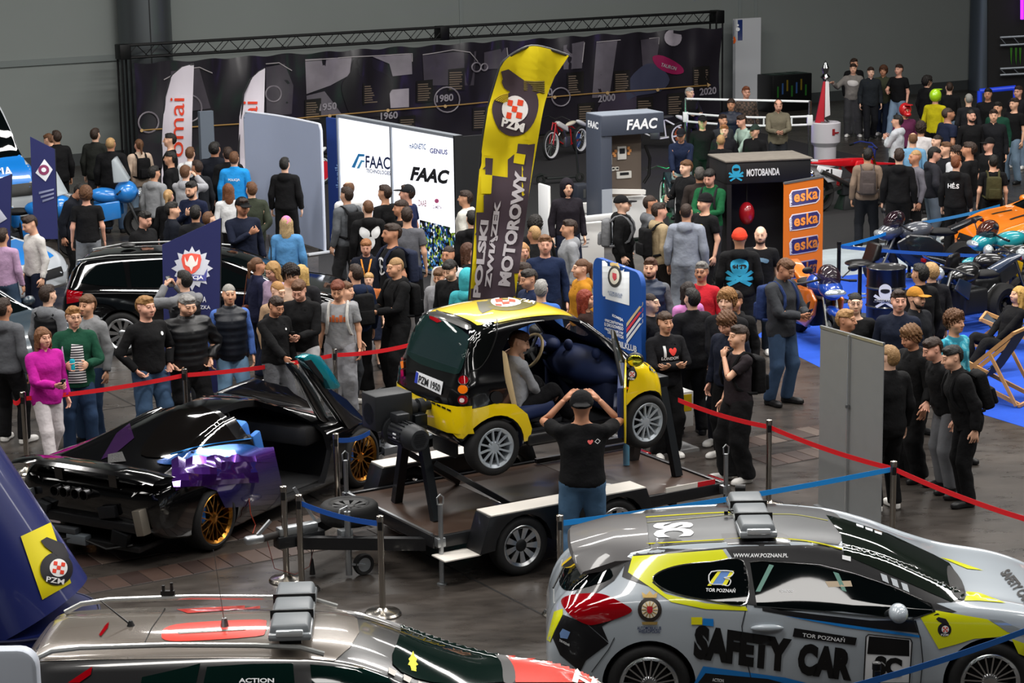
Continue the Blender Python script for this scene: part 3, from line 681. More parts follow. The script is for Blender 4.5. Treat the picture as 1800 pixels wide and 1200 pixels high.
def build_templates():
 V, F = make_body(); keep = np.full(len(V), .1); keep[V[:, 2] > 1.53] = 1.; keep[np.abs(V[:, 0]) > .50] = 1.
 for lod, r in ((0, .20), (1, .055)):
  TP['body', lod] = tpl(V, F, r, keep if lod == 0 else np.where((V[:, 2] > 1.53) | (np.abs(V[:, 0]) > .5), .1, .1)+0*keep)
  finish_faces(TP['body', lod])
 def wr(V, amp=.006, fr=22.):          # folds in cloth
  x, y, z = V.T; n = amp*(np.sin(fr*(z+.5*x*np.sign(x))+3*np.sin(9*x)+2*np.sin(11*y))+.6*np.sin(fr*1.7*(z-.35*np.abs(x))+4*np.sin(13*y)+1))
  return V*np.stack([1+n*.9, 1+n*2.2, np.ones_like(n)], 1)
 def gar(name, fn, lo, hi, h=.0165, amp=.010, r=(.5, .18)):
  s = SDF(lo, hi, h); fn(s); V, F = s.get(); V = wr(V, amp)
  for lod in (0, 1): TP[name, lod] = tpl(V, F, r[lod])
 LO, HI = (-.62, -.24, .80), (.62, .26, 1.60)
 def tee(s): torso(s, .026); column(s, .018, w=.012); arms(s, .016, .035, .33); s.clip(lambda x, y, z: .90-z+0*x+0*y); s.clip(lambda x, y, z: z-1.485-.25*y+0*x)
 def longs(s): torso(s, .024); column(s, .014, w=.006); arms(s, .010); s.cone((0, .02, 1.44), (0, .02, 1.50), .068, .064, .02); s.clip(lambda x, y, z: .91-z+0*x+0*y); s.clip(lambda x, y, z: z-1.505-.25*y+0*x)
 def hoodie(s):
  torso(s, .036); column(s, .028, w=-.004); arms(s, .021, end=1., g2=.016)
  s.ell((0, .105, 1.455), (.105, .065, .085), .03); s.cone((.075, .0, 1.47), (.04, -.085, 1.435), .034, .024, .02); s.cone((.075, .0, 1.47), (.06, .09, 1.50), .036, .036, .02)
  s.cone((.07, -.125, 1.04), (0, -.128, 1.08), .03, .035, .03); s.clip(lambda x, y, z: .90-z+0*x+0*y)
 def jacket(s):
  torso(s, .044); column(s, .036, .70, w=.006); arms(s, .026, g2=.020); s.cone((0, .02, 1.44), (0, .022, 1.53), .082, .076, .02)
  s.ell((0, -.075, 1.55), (.03, .06, .07), .02, op='s'); s.clip(lambda x, y, z: .845-z+0*x+0*y); s.clip(lambda x, y, z: z-1.535-.1*y+0*x)
 def puffer(s, sl=True):
  torso(s, .055)
  if sl: arms(s, .038, g2=.025)
  column(s, .050, .70); s.cone((0, .02, 1.44), (0, .022, 1.54), .088, .08, .02)
  s.clip(lambda x, y, z: .85-z+0*x+0*y); s.clip(lambda x, y, z: z-1.535+0*x+0*y)
  g = np.meshgrid(*s.ax, indexing='ij', sparse=True); s.v = s.v+.011*np.abs(np.sin(PI*(g[2]+.25*np.abs(g[0])*(np.abs(g[0]) > .2))/.085))
  if not sl: s.clip(lambda x, y, z: np.abs(x)-.215+0*y+0*z)
 gar('tee', tee, LO, HI); gar('long', longs, LO, HI); gar('hoodie', hoodie, LO, HI); gar('jacket', jacket, LO, HI)
 gar('puffer', puffer, LO, HI, amp=.003); gar('vest', lambda s: puffer(s, False), LO, HI, amp=.003)
 LO, HI = (-.30, -.22, .0), (.30, .22, 1.10)
 def pants(s, b=0.): 
  s.ell((0, .008, .965), (.168, .122, .12), .04); s.ell((0, .02, .93), (.155, .125, .10), .04)
  legs(s, (.014+b*.5, .022+b, .034+b*1.1), .035, cut=lambda x, y, z: .055-z+0*x+0*y); s.clip(lambda x, y, z: z-1.05+0*x+0*y); s.clip(lambda x, y, z: .055-z+0*x+0*y)
 gar('pants', pants, LO, HI, amp=.012, r=(.35, .11)); gar('baggy', lambda s: pants(s, .024), LO, HI, amp=.022, r=(.35, .11))
 def shorts(s): pants(s, .03); s.clip(lambda x, y, z: .52-z+0*x+0*y)
 gar('shorts', shorts, LO, HI, amp=.012)
 # rigid pieces share one mesh each
 def rigid(name, fn, lo, hi, h=.0085, ratio=.5):
  s = SDF(lo, hi, h); fn(s); V, F = s.get(); V, F = decimate(V, F, ratio); me = bpy.data.meshes.new(name); me.from_pydata(V.tolist(), [], F); me.shade_smooth(); TP[name] = me
 def shoe(s):
  x = .118; s.cone((x, .035, .045), (x+.004, -.13, .036), .040, .040, .02, mirror=False); s.ell((x+.006, -.15, .036), (.045, .06, .036), .02, mirror=False); s.cone((x, .03, .05), (x, .02, .125), .046, .046, .03, mirror=False)
  s.ell((x, .042, .04), (.042, .046, .045), .02, mirror=False); s.clip(lambda x, y, z: .003-z+0*x+0*y)
  g = np.meshgrid(*s.ax, indexing='ij', sparse=True); s.v = s.v-.006*(g[2] < .028)
 rigid('shoeL', shoe, (.03, -.24, -.01), (.21, .12, .18), .010)
 HL, HH = (-.16, -.20, 1.30), (.16, .24, 1.84)
 cutf = lambda a, n: (lambda x, y, z: a-(y*n[0]+z*n[1])+0*x)
 def hcap(s, g, dz=0.): s.ell((0, .027, 1.683+dz), (.080+g, .098+g, .103+g), .02)
 def face_cut(s, g=0.): # front hairline and clear of the ears
  s.clip(lambda x, y, z: 1.274+g-(.64*y+.77*z)-.08*np.abs(x)); s.clip(lambda x, y, z: 1.585-z+0*x+0*y)
  sl, q = s.sub((-.12, -.05, 1.60), (.12, .045, 1.69), .01); s.v[sl] = np.maximum(s.v[sl], np.where((np.abs(q[0]) > .05), .004+.0*s.v[sl], s.v[sl]))
 def hs(s, g=.012, fr=0, am=0, fq=60): hcap(s, g); (s.ell((0, -.030, 1.765), (.060, .048, .026), .025) if g > .006 else 0); (s.noise(am, fq) if am else 0); face_cut(s)
 rigid('short', lambda s: hs(s, .012, am=.004, fq=90), HL, HH); rigid('buzz', lambda s: hs(s, .0045), HL, HH)
 def fringe(s): hcap(s, .017); s.noise(.004, 80); face_cut(s); s.ell((0, -.050, 1.748), (.062, .034, .030), .015); s.cone((.045, -.062, 1.738), (.02, -.080, 1.728), .016, .011, .012)
 rigid('fringe', fringe, HL, HH)
 def curly(s): hcap(s, .03, .006); face_cut(s, -.018); s.ell((0, -.045, 1.768), (.072, .05, .036), .02); s.noise(.010, 130, 1.)
 rigid('curly', curly, HL, HH)
 def longh(s):
  hcap(s, .016); face_cut(s, -.004); s.ell((0, .085, 1.56), (.085, .045, .16), .03); s.cone((.078, .03, 1.70), (.088, .02, 1.47), .026, .03, .03); s.cone((.07, -.03, 1.72), (.082, -.02, 1.56), .020, .016, .02)
  s.noise(.003, 90)
 rigid('long_hair', longh, HL, HH)
 def pony(s): hcap(s, .009); face_cut(s, -.004); s.ell((0, .125, 1.70), (.03, .03, .03), .02); s.cone((0, .135, 1.70), (0, .15, 1.50), .034, .016, .02)
 rigid('ponytail', pony, HL, HH)
 def balding(s): hcap(s, .008); face_cut(s); s.ell((0, -.01, 1.79), (.075, .10, .075), .01, op='s')
 rigid('balding', balding, HL, HH)
 def beard(s): s.ell((0, -.045, 1.583), (.052, .058, .042), .02); s.cone((.066, -.01, 1.64), (.045, -.05, 1.58), .014, .02, .02); s.ell((0, -.085, 1.596), (.030, .03, .012), .006, op='s'); s.ell((0, -.092, 1.617), (.030, .012, .006), .008); s.clip(lambda x, y, z: z-1.655+0*x+0*y)
 rigid('beard', beard, HL, HH)
 rigid('moustache', lambda s: s.ell((0, -.097, 1.615), (.032, .012, .009), .005), HL, HH)
 def cap(s):
  hcap(s, .014, .004); s.clip(lambda x, y, z: 1.695-z-.10*y+0*x); s.ell((0, -.125, 1.705), (.078, .085, .010), .01, cut=lambda x, y, z: y+.05+0*x+0*z)
 rigid('cap', cap, HL, HH); 
 def beanie(s): hcap(s, .018, .008); s.ell((0, .02, 1.70), (.102, .122, .030), .01); s.clip(lambda x, y, z: 1.675-z-.15*y+0*x)
 rigid('beanie', beanie, HL, HH)
 def hoodup(s):
  hcap(s, .030, .006); s.ell((0, .05, 1.58), (.105, .10, .12), .04); s.ell((0, -.125, 1.655), (.066, .075, .105), .02, op='s'); s.clip(lambda x, y, z: 1.43-z+0*x+0*y)
 rigid('hood', hoodup, HL, HH)
 def helmet(s):
  s.ell((0, .02, 1.69), (.125, .145, .14), .02); s.ell((0, -.10, 1.60), (.075, .10, .055), .03); s.ell((0, -.15, 1.69), (.085, .07, .045), .015, op='s'); s.ell((0, -.14, 1.80), (.09, .12, .018), .01); s.clip(lambda x, y, z: 1.53-z+0*x+0*y)
 rigid('helmet', helmet, (-.18, -.30, 1.45), (.18, .24, 1.90), .011)
 b = MB()
 for sx in (-1, 1):
  b.tube([(sx*.034+.024*math.cos(t*PI/6), -.112-.004*math.cos(t*PI/6), 1.679+.017*math.sin(t*PI/6)) for t in range(12)], .0022, 5, True); b.tube([(sx*.058, -.108, 1.684), (sx*.078, -.05, 1.688), (sx*.084, .01, 1.68)], .0022, 5)
 b.tube([(-.011, -.114, 1.682), (0, -.117, 1.685), (.011, -.114, 1.682)], .0022, 5); TP['glasses'] = b.mesh('glasses')
 # backpack: body, pocket, two shoulder straps
 b = MB(); b.box((0, .235, 1.22), (.29, .14, .42), taper=.9); TP['pack_body'] = b.mesh('pack_body', bevel=.045, seg=3)
 b = MB(); b.box((0, .325, 1.13), (.22, .06, .18), taper=.92); TP['pack_pocket'] = b.mesh('pack_pocket', bevel=.022)
 for sg in (1, -1):
  b = MB(); pts = [(.095, .17, 1.40), (.10, .10, 1.475), (.112, .02, 1.50), (.118, -.07, 1.455), (.118, -.135, 1.36), (.125, -.15, 1.25), (.155, -.10, 1.12), (.17, .05, 1.05), (.13, .17, 1.03)]
  b.tube([(x*sg, y, z) for x, y, z in pts], .02, 6); me = b.mesh('pack_strap'); TP['pack_strap', sg] = me
 b = MB(); b.box((0, 0, 0), (.072, .009, .15)); TP['phone'] = b.mesh('phone', bevel=.004)
 b = MB(); b.lathe([(.0, -.06), (.026, -.06), (.031, -.054), (.031, .05), (.025, .062), (.0, .062)], n=16); TP['can'] = b.mesh('can')
 b = MB(); b.box((0, 0, 0), (.24, .10, .17), taper=.85); TP['bag'] = b.mesh('bag', bevel=.03, seg=3)
build_templates()
# --- posing
def R3(ax, a):
 c, s_ = math.cos(a), math.sin(a)
 return np.array({'x': [[1, 0, 0], [0, c, -s_], [0, s_, c]], 'y': [[c, 0, s_], [0, 1, 0], [-s_, 0, c]], 'z': [[c, -s_, 0], [s_, c, 0], [0, 0, 1]]}[ax], float)
def Raxis(u, a):
 u = u/np.linalg.norm(u); K = np.array([[0, -u[2], u[1]], [u[2], 0, -u[0]], [-u[1], u[0], 0]]); return np.eye(3)+math.sin(a)*K+(1-math.cos(a))*K@K
def Rmin(a, b):
 a = a/np.linalg.norm(a); b = b/np.linalg.norm(b); c = np.cross(a, b); s_ = np.linalg.norm(c); d = a@b
 if s_ < 1e-6: return np.eye(3) if d > 0 else Raxis(np.array([1., 0, 0]), PI)
 return Raxis(c, math.atan2(s_, d))
def ik(a, t, l1, l2, hint):
 d = t-a; L = np.linalg.norm(d); L2 = min(L, (l1+l2)*.998); t = a+d*(L2/L); d = d/L
 x = (l1*l1-l2*l2+L2*L2)/(2*L2); y = math.sqrt(max(l1*l1-x*x, 1e-8)); h = np.array(hint, float); h = h-d*(h@d); h = h/np.linalg.norm(h)
 return a+d*x+h*y, t
ARM = {  # wrist target, elbow hint, palm twist, finger curl (for the left, +X, side)
 'down': ((.255, -.03, .90), (.3, 1, 0), 0, .5), 'pocket': ((.205, -.06, .97), (1, .7, 0), .3, .9), 'phone': ((.055, -.33, 1.13), (.8, .3, -1), .6, .9), 'cross': ((-.03, -.20, 1.17), (1, -.2, -.8), .2, .5),
 'clasp': ((.045, -.21, .95), (1, .3, 0), .3, .7), 'behind': ((.05, .19, .98), (1, .3, 0), -.6, .6), 'photo': ((.07, -.33, 1.56), (1, 0, -1), .3, .8), 'chin': ((.0, -.175, 1.45), (.6, -.4, -1), .4, 1.1), 'can': ((.12, -.31, 1.16), (.8, .3, -1), .0, 1.0),
 'chest': ((-.02, -.22, 1.30), (.8, 0, -1), .3, .9), 'point': ((.48, -.28, 1.34), (.3, .5, -1), 0, .5), 'face': ((.05, -.17, 1.60), (1, -.2, -1), .3, .9), 'hip': ((.20, -.13, 1.02), (1, .6, .1), .6, .6), 'out': ((.36, -.30, 1.55), (.6, .4, -1), .4, .25),
 'lean': ((.12, -.42, 1.02), (.8, .5, -.3), .3, .7), 'wheel': ((.16, -.42, 1.22), (.8, .3, -1), .3, 1.2), 'strap': ((.12, -.17, 1.32), (.7, .2, -1), .3, 1.2), 'lap': ((.10, -.28, .98), (.8, .6, -.2), .3, .6), 'up': ((.15, -.27, 1.63), (1, -.5, -.7), .6, .25)}
def pose(arms_=('down', 'down'), hy=0., hp=0., lean=0., twist=0., legs_=None, bow=0.):
 """-> list of 4x4; arms_=(right,left); hy/hp head yaw/pitch; lean at hips, bow at chest; legs_=((ankleR),(ankleL),drop)"""
 Mx = {}
 def put(n, R, J, N): m = np.eye(4); m[:3, :3] = R; m[:3, 3] = N-R@J; Mx[n] = m
 def tr(n, p): return Mx[n][:3, :3] @ p+Mx[n][:3, 3]
 drop = .012 if legs_ is None else legs_[2]; Rp = R3('x', lean)
 put('pelvis', Rp, BJ[0], BJ[0]+np.array([0, 0, -drop])); Rc = Rp @ R3('z', twist) @ R3('x', bow)
 put('chest', Rc, BJ[1], tr('pelvis', BJ[1])); Rh = Rc @ R3('z', hy) @ R3('x', hp)
 put('neck', Rc @ R3('z', hy*.5) @ R3('x', hp*.5), BJ[2], tr('chest', BJ[2])); put('head', Rh, BJ[3], tr('neck', BJ[3]))
 for sd, sg, an in (('L', 1, arms_[1]), ('R', -1, arms_[0])):
  f = np.array([sg, 1, 1.]); tgt, hint, tw, cu = ARM[an] if isinstance(an, str) else an
  S0 = SHO*f; a0 = AD*f; sh = tr('chest', S0); t = tr('chest', np.array(tgt)*f) if an not in ('lap',) else np.array(tgt)*f+(0, 0, -drop)
  e, w = ik(sh, t, .285, .255, Rc @ (np.array(hint)*f))
  R1 = Rmin(Rc @ a0, e-sh) @ Rc; put('uarm'+sd, R1, S0, sh); R2 = Rmin(R1 @ a0, w-e) @ R1; put('farm'+sd, R2, ELB*f, e)
  R3_ = Raxis(w-e, -sg*tw) @ R2; put('hand'+sd, R3_, WRI*f, w)
  axy = R3_ @ np.array([0, 1., 0]); cs = cu*sg   # curl towards the palm
  R4 = Raxis(axy, cs) @ R3_; put('fing'+sd, R4, KNU*f, tr('hand'+sd, KNU*f)); R5 = Raxis(axy, cs) @ R4; put('tips'+sd, R5, FMD*f, tr('fing'+sd, FMD*f))
  put('thumb'+sd, Raxis(R3_ @ (AD*f), sg*cu*.4) @ R3_, THB*f, tr('hand'+sd, THB*f))
  hp_ = tr('pelvis', HIP*f); ank = (ANK*f if legs_ is None else np.array(legs_[0 if sd == 'R' else 1], float))
  kn, ak = ik(hp_, ank, np.linalg.norm(KNE-HIP), np.linalg.norm(ANK-KNE), (sg*.15, -1, .15))
  Rt = Rmin((KNE-HIP)*f, kn-hp_); put('thigh'+sd, Rt, HIP*f, hp_); put('shin'+sd, Rmin(Rt @ ((ANK-KNE)*f), ak-kn) @ Rt, KNE*f, kn)
  put('foot'+sd, R3('z', sg*.18), ANK*f, ak)
 return np.stack([Mx[n] for n in BN])
def skinned(t, P, name, shrink=None):
 V4 = np.concatenate([t.V, np.ones((len(t.V), 1))], 1); out = np.einsum('vb,bij,vj->vi', t.W, P[:, :3, :], V4, optimize=True)
 me = bpy.data.meshes.new(name); n = len(out); me.vertices.add(n); me.vertices.foreach_set('co', out.astype(np.float32).ravel())
 me.loops.add(len(t.LI)); me.loops.foreach_set('vertex_index', t.LI.astype(np.int32)); me.polygons.add(len(t.LS))
 me.polygons.foreach_set('loop_start', t.LS.astype(np.int32)); me.polygons.foreach_set('loop_total', t.LT.astype(np.int32)); me.update(calc_edges=True); me.shade_smooth()
 return me
def skin_mat(col, hair):
 key = ('skin', col, hair)
 if key in MATS: return MATS[key]
 m = bpy.data.materials.new('skin'); m.use_nodes = True; nt = m.node_tree; b = nt.nodes['Principled BSDF']; b.inputs['Roughness'].default_value = .5; b.inputs['Specular IOR Level'].default_value = .35
 at = nt.nodes.new('ShaderNodeAttribute'); at.attribute_name = 'face'; sp = nt.nodes.new('ShaderNodeSeparateColor'); nt.links.new(at.outputs['Color'], sp.inputs[0])
 prev = None
 for i, (c2, k) in enumerate((('#8c4038', .85), ('#140f0d', .95), (hair, .8))):
  mx = nt.nodes.new('ShaderNodeMix'); mx.data_type = 'RGBA'; A, B = [x for x in mx.inputs if x.type == 'RGBA']; F = mx.inputs[0]
  ml = nt.nodes.new('ShaderNodeMath'); ml.operation = 'MULTIPLY'; ml.inputs[1].default_value = k; nt.links.new(sp.outputs[i], ml.inputs[0]); nt.links.new(ml.outputs[0], F)
  B.default_value = (*lin(c2), 1)
  if prev: nt.links.new(prev, A)
  else: A.default_value = (*lin(col), 1)
  prev = [x for x in mx.outputs if x.type == 'RGBA'][0]
 nt.links.new(prev, b.inputs['Base Color']); MATS[key] = m; return m
SKINS = ['#d9a88c', '#c99678', '#e2b59b', '#b98467', '#d59f88']
TOPN = {'tee': 't_shirt', 'long': 'sweatshirt', 'hoodie': 'hoodie', 'jacket': 'jacket', 'puffer': 'puffer_jacket', 'vest': 'vest'}
LEGN = {'pants': 'trousers', 'baggy': 'trousers', 'shorts': 'shorts'}
HAIRN = {'cap': 'cap', 'beanie': 'beanie', 'hood': 'hood', 'helmet': 'helmet'}
PEOPLE = []
def hair_mat(c): return M(c, rough=.55, spec=.4, noise=.35, nscale=40, bump=.6, bscale=90)
def person(label, loc, H, face, top, legs='pants:#15161a', hair='short:#2a1c14', arms='down', lod=0, skin=0, hy=0., hp=-.0, lean=0., bow=0., twist=0., stance=None, shoes='#e6e4e0', extra=(), group=None, width=1., cat='person', prints=()):
 """face: degrees, 0 = towards the camera, 90 = towards picture right. hy (deg, + = picture right when facing the camera)"""
 rnd = random.Random(len(PEOPLE)*7+3)
 ar = (arms, arms) if isinstance(arms, str) else arms
 r2 = lambda a: math.radians(a)
 lg = None
 if stance == 'walk': lg = ((-.10, -.22, .09), (.10, .20, .11), .03)
 elif stance == 'walk2': lg = ((-.10, .20, .11), (.10, -.22, .09), .03)
 elif stance == 'wide': lg = ((-.20, -.04, .09), (.20, .02, .09), .035)
 elif stance == 'step': lg = ((-.12, -.10, .09), (.13, .08, .09), .015)
 elif stance == 'sit': lg = ((-.12, -.46, .09+.0), (.12, -.46, .09), .47)
 elif stance == 'carsit': lg = ((-.11, -.62, .30), (.13, -.58, .30), .47)
 elif stance == 'recline': lg = ((-.11, -.62, .09), (.12, -.66, .09), .58)
 elif stance is None: lg = ((-.115-rnd.uniform(-.02, .05), rnd.uniform(-.06, .08), .09), (.115+rnd.uniform(-.02, .05), rnd.uniform(-.08, .06), .09), .014)
 P = pose(ar, r2(hy), r2(hp), r2(lean), r2(twist), lg, r2(bow))
 t = TP['body', lod]; hs, hc = (hair.split(':')+['#2a1c14'])[:2]
 me = skinned(t, P, 'person'); at = me.attributes.new('face', 'FLOAT_COLOR', 'POINT'); at.data.foreach_set('color', t.face.ravel())
 hcol = hc if hs not in ('cap', 'beanie', 'hood', 'helmet', 'none') else '#3a2a20'
 o = link('person', me, skin_mat(SKINS[skin % 5], hcol)); tag(o, label, cat, group)
 s = H/1.78; o.location = (loc[0], loc[1], loc[2] if len(loc) > 2 else 0); o.rotation_euler = (0, 0, r2(face)); o.scale = (s*width, s*width, s)
 tops = [top] if isinstance(top, str) else list(top); garments = []
 for tp in tops:
  k, c = tp.split(':')[:2]; mm = STR if c == 'stripes' else CAMO if c == 'camo' else PLAID if c == 'plaid' else M(c, rough=.45, spec=.4, noise=.1) if k in ('puffer', 'vest') else cloth(c)
  g = link(TOPN[k], skinned(TP[k, lod], P, TOPN[k]), mm, o); garments.append(g)
 k, c = legs.split(':')[:2]; garments.append(link(LEGN[k], skinned(TP[k, lod], P, LEGN[k]), DENIM(c) if len(legs.split(':')) > 2 else cloth(c), o))
 if shoes:
  for sd in ('L', 'R'):
   q = link('shoe', TP['shoeL'], M(shoes, rough=.5), o); m = Matrix(P[BI['foot'+sd]].tolist()); q.matrix_local = m if sd == 'L' else m @ Matrix.Scale(-1, 4, (1, 0, 0))
 mh = Matrix(P[BI['head']].tolist()); mc = Matrix(P[BI['chest']].tolist())
 flip = Matrix.Translation((0, .03, 0)) @ Matrix.Rotation(PI, 4, 'Z') @ Matrix.Translation((0, -.03, 0))
 def on_head(nm, mesh, mat, m=None): q = link(nm, TP[mesh], mat, o); q.matrix_local = mh @ m if m else mh; return q
 if hs != 'none': on_head(HAIRN.get(hs, 'hair'), hs, hair_mat(hc) if hs not in HAIRN else (cloth(hc) if hs != 'helmet' else paint(hc)), None)
 wm = Matrix.Translation(o.location) @ Matrix.Rotation(r2(face), 4, 'Z') @ Matrix.Diagonal((s*width, s*width, s, 1))
 PEOPLE.append(o); o_info = dict(o=o, P=P, wm=wm, mc=mc, mh=mh, s=s, top=garments[0] if garments else None)
 for e in extra:
  a = e.split(':'); n = a[0]
  if n == 'glasses': on_head('glasses', 'glasses', M('#101010', rough=.3))
  elif n in ('beard', 'moustache'): on_head(n, n, hair_mat(a[1] if len(a) > 1 else hc))
  elif n in ('short', 'long_hair', 'ponytail', 'buzz'): on_head('hair', n, hair_mat(a[1]))
  elif n == 'capback': on_head('cap', 'cap', cloth(a[1]), flip)
  elif n == 'pack':
   b = empty('backpack', label=a[2] if len(a) > 2 else a[1], cat='backpack'); b['label'] = a[2]
   mt = cloth(a[1]); link('pack_body', TP['pack_body'], mt, b); link('pocket', TP['pack_pocket'], mt, b)
   for sg in (1, -1): link('strap', TP['pack_strap', sg], mt, b)
   b.matrix_world = wm @ mc
  elif n in ('phone', 'can'):
   sd = a[3] if len(a) > 3 else 'R'; b = link(n, TP[n], M(a[1], rough=.3), None); tag(b, a[2], n)
   mhd = Matrix(P[BI['hand'+sd]].tolist()); f = -1 if sd == 'R' else 1; p = mhd @ Vector(((WRI[0]+AD[0]*.085+AN[0]*.03)*f, -.01, WRI[2]+AD[2]*.085+AN[2]*.03))
   b.matrix_world = wm @ Matrix.Translation(p) @ (Matrix.Rotation(.5, 4, 'X') if n == 'phone' else Matrix.Identity(4))
  elif n == 'bag':
   b = empty('shoulder_bag', label=a[2], cat='bag'); link('bag_body', TP['bag'], M(a[1], rough=.5, noise=.2), b); q = MB().tube([(-.09, 0, .07), (-.05, -.02, .3), (.0, -.03, .52), (.05, .0, .3), (.09, 0, .07)], .009, 6).build('strap', M(a[1], rough=.5), b)
   sd = float(a[3]) if len(a) > 3 else 1; b.matrix_world = wm @ mc @ Matrix.Translation((.25*sd, .06, .98)) @ Matrix.Rotation(PI/2, 4, 'Z')
 return o_info
def chest_print(info, what, mat, w=.2, z=1.28, back=False, x0=0., name='print', bold=.02):
 """lay lettering or flat shapes onto the front or back of the top garment"""
 g = info['top']; bv = bvh_of(g.data); mc = info['mc']
 c = mc @ Vector((x0, .6 if back else -.6, z)); r = mc.to_3x3() @ Vector((-1 if back else 1, 0, 0)); u = mc.to_3x3() @ Vector((0, 0, 1)); m4 = face_m(c, r, u)
 if isinstance(what, str):
  me = text_mesh(what, 1., bold); xs = [v.co.x for v in me.vertices]; k = w/(max(xs)-min(xs)); cx = (max(xs)+min(xs))/2
  for v in me.vertices: v.co = ((v.co.x-cx)*k, v.co.y*k, 0)
 else: me = poly_mesh([[(a*w, b*w) for a, b in p] for p in what])
 me = wrap(me, m4, bv, .006, .03)
 if len(me.polygons): return link(name, me, mat, info['o'])
def DENIM(c): return M(c, rough=.85, spec=.25, noise=.35, nscale=5, bump=.3, bscale=18)
def _pat(name, build):
 m = bpy.data.materials.new(name); m.use_nodes = True; nt = m.node_tree; b = nt.nodes['Principled BSDF']; b.inputs['Roughness'].default_value = .9; tc = nt.nodes.new('ShaderNodeTexCoord'); build(nt, b, tc); return m
def _stripes(nt, b, tc):
 sp = nt.nodes.new('ShaderNodeSeparateXYZ'); nt.links.new(tc.outputs['Object'], sp.inputs[0]); a = nt.nodes.new('ShaderNodeMath'); a.operation = 'MULTIPLY'; a.inputs[1].default_value = 2*PI/.030; nt.links.new(sp.outputs['Z'], a.inputs[0])
 s_ = nt.nodes.new('ShaderNodeMath'); s_.operation = 'SINE'; nt.links.new(a.outputs[0], s_.inputs[0]); g = nt.nodes.new('ShaderNodeMath'); g.operation = 'GREATER_THAN'; g.inputs[1].default_value = 0.; nt.links.new(s_.outputs[0], g.inputs[0])
 r = nt.nodes.new('ShaderNodeMix'); r.data_type = 'RGBA'; A, B = [x for x in r.inputs if x.type == 'RGBA']; A.default_value = (.02, .02, .025, 1); B.default_value = (.75, .75, .75, 1); nt.links.new(g.outputs[0], r.inputs[0]); nt.links.new([x for x in r.outputs if x.type == 'RGBA'][0], b.inputs['Base Color'])
def _camo(nt, b, tc):
 n = nt.nodes.new('ShaderNodeTexNoise'); n.inputs['Scale'].default_value = 9; nt.links.new(tc.outputs['Object'], n.inputs['Vector']); r = nt.nodes.new('ShaderNodeValToRGB'); r.color_ramp.interpolation = 'CONSTANT'
 r.color_ramp.elements[0].color = (*lin('#156b80'), 1); r.color_ramp.elements[1].position = .56; r.color_ramp.elements[1].color = (*lin('#67b4c2'), 1); e = r.color_ramp.elements.new(.46); e.color = (*lin('#2690a6'), 1)
 nt.links.new(n.outputs['Fac'], r.inputs[0]); nt.links.new(r.outputs[0], b.inputs['Base Color'])
def _plaid(nt, b, tc):
 ch = nt.nodes.new('ShaderNodeTexChecker'); ch.inputs['Scale'].default_value = 22; ch.inputs['Color1'].default_value = (*lin('#55443a'), 1); ch.inputs['Color2'].default_value = (*lin('#2d2823'), 1); nt.links.new(tc.outputs['Object'], ch.inputs['Vector']); nt.links.new(ch.outputs[0], b.inputs['Base Color'])
STR = _pat('striped_cotton', _stripes); CAMO = _pat('camouflage_cloth', _camo); PLAID = _pat('plaid_cloth', _plaid)
# ================================================================== cars
LENS = M('#6f7478', rough=.4, spec=.3); REDL = M('#8f0410', rough=.08, coat=1.); AMBER = M('#f0780c', rough=.15, coat=1.); CLEARL = M('#c9d2d6', rough=.08, metal=.6, coat=1.)
BLK2 = M('#08080a', rough=.6)
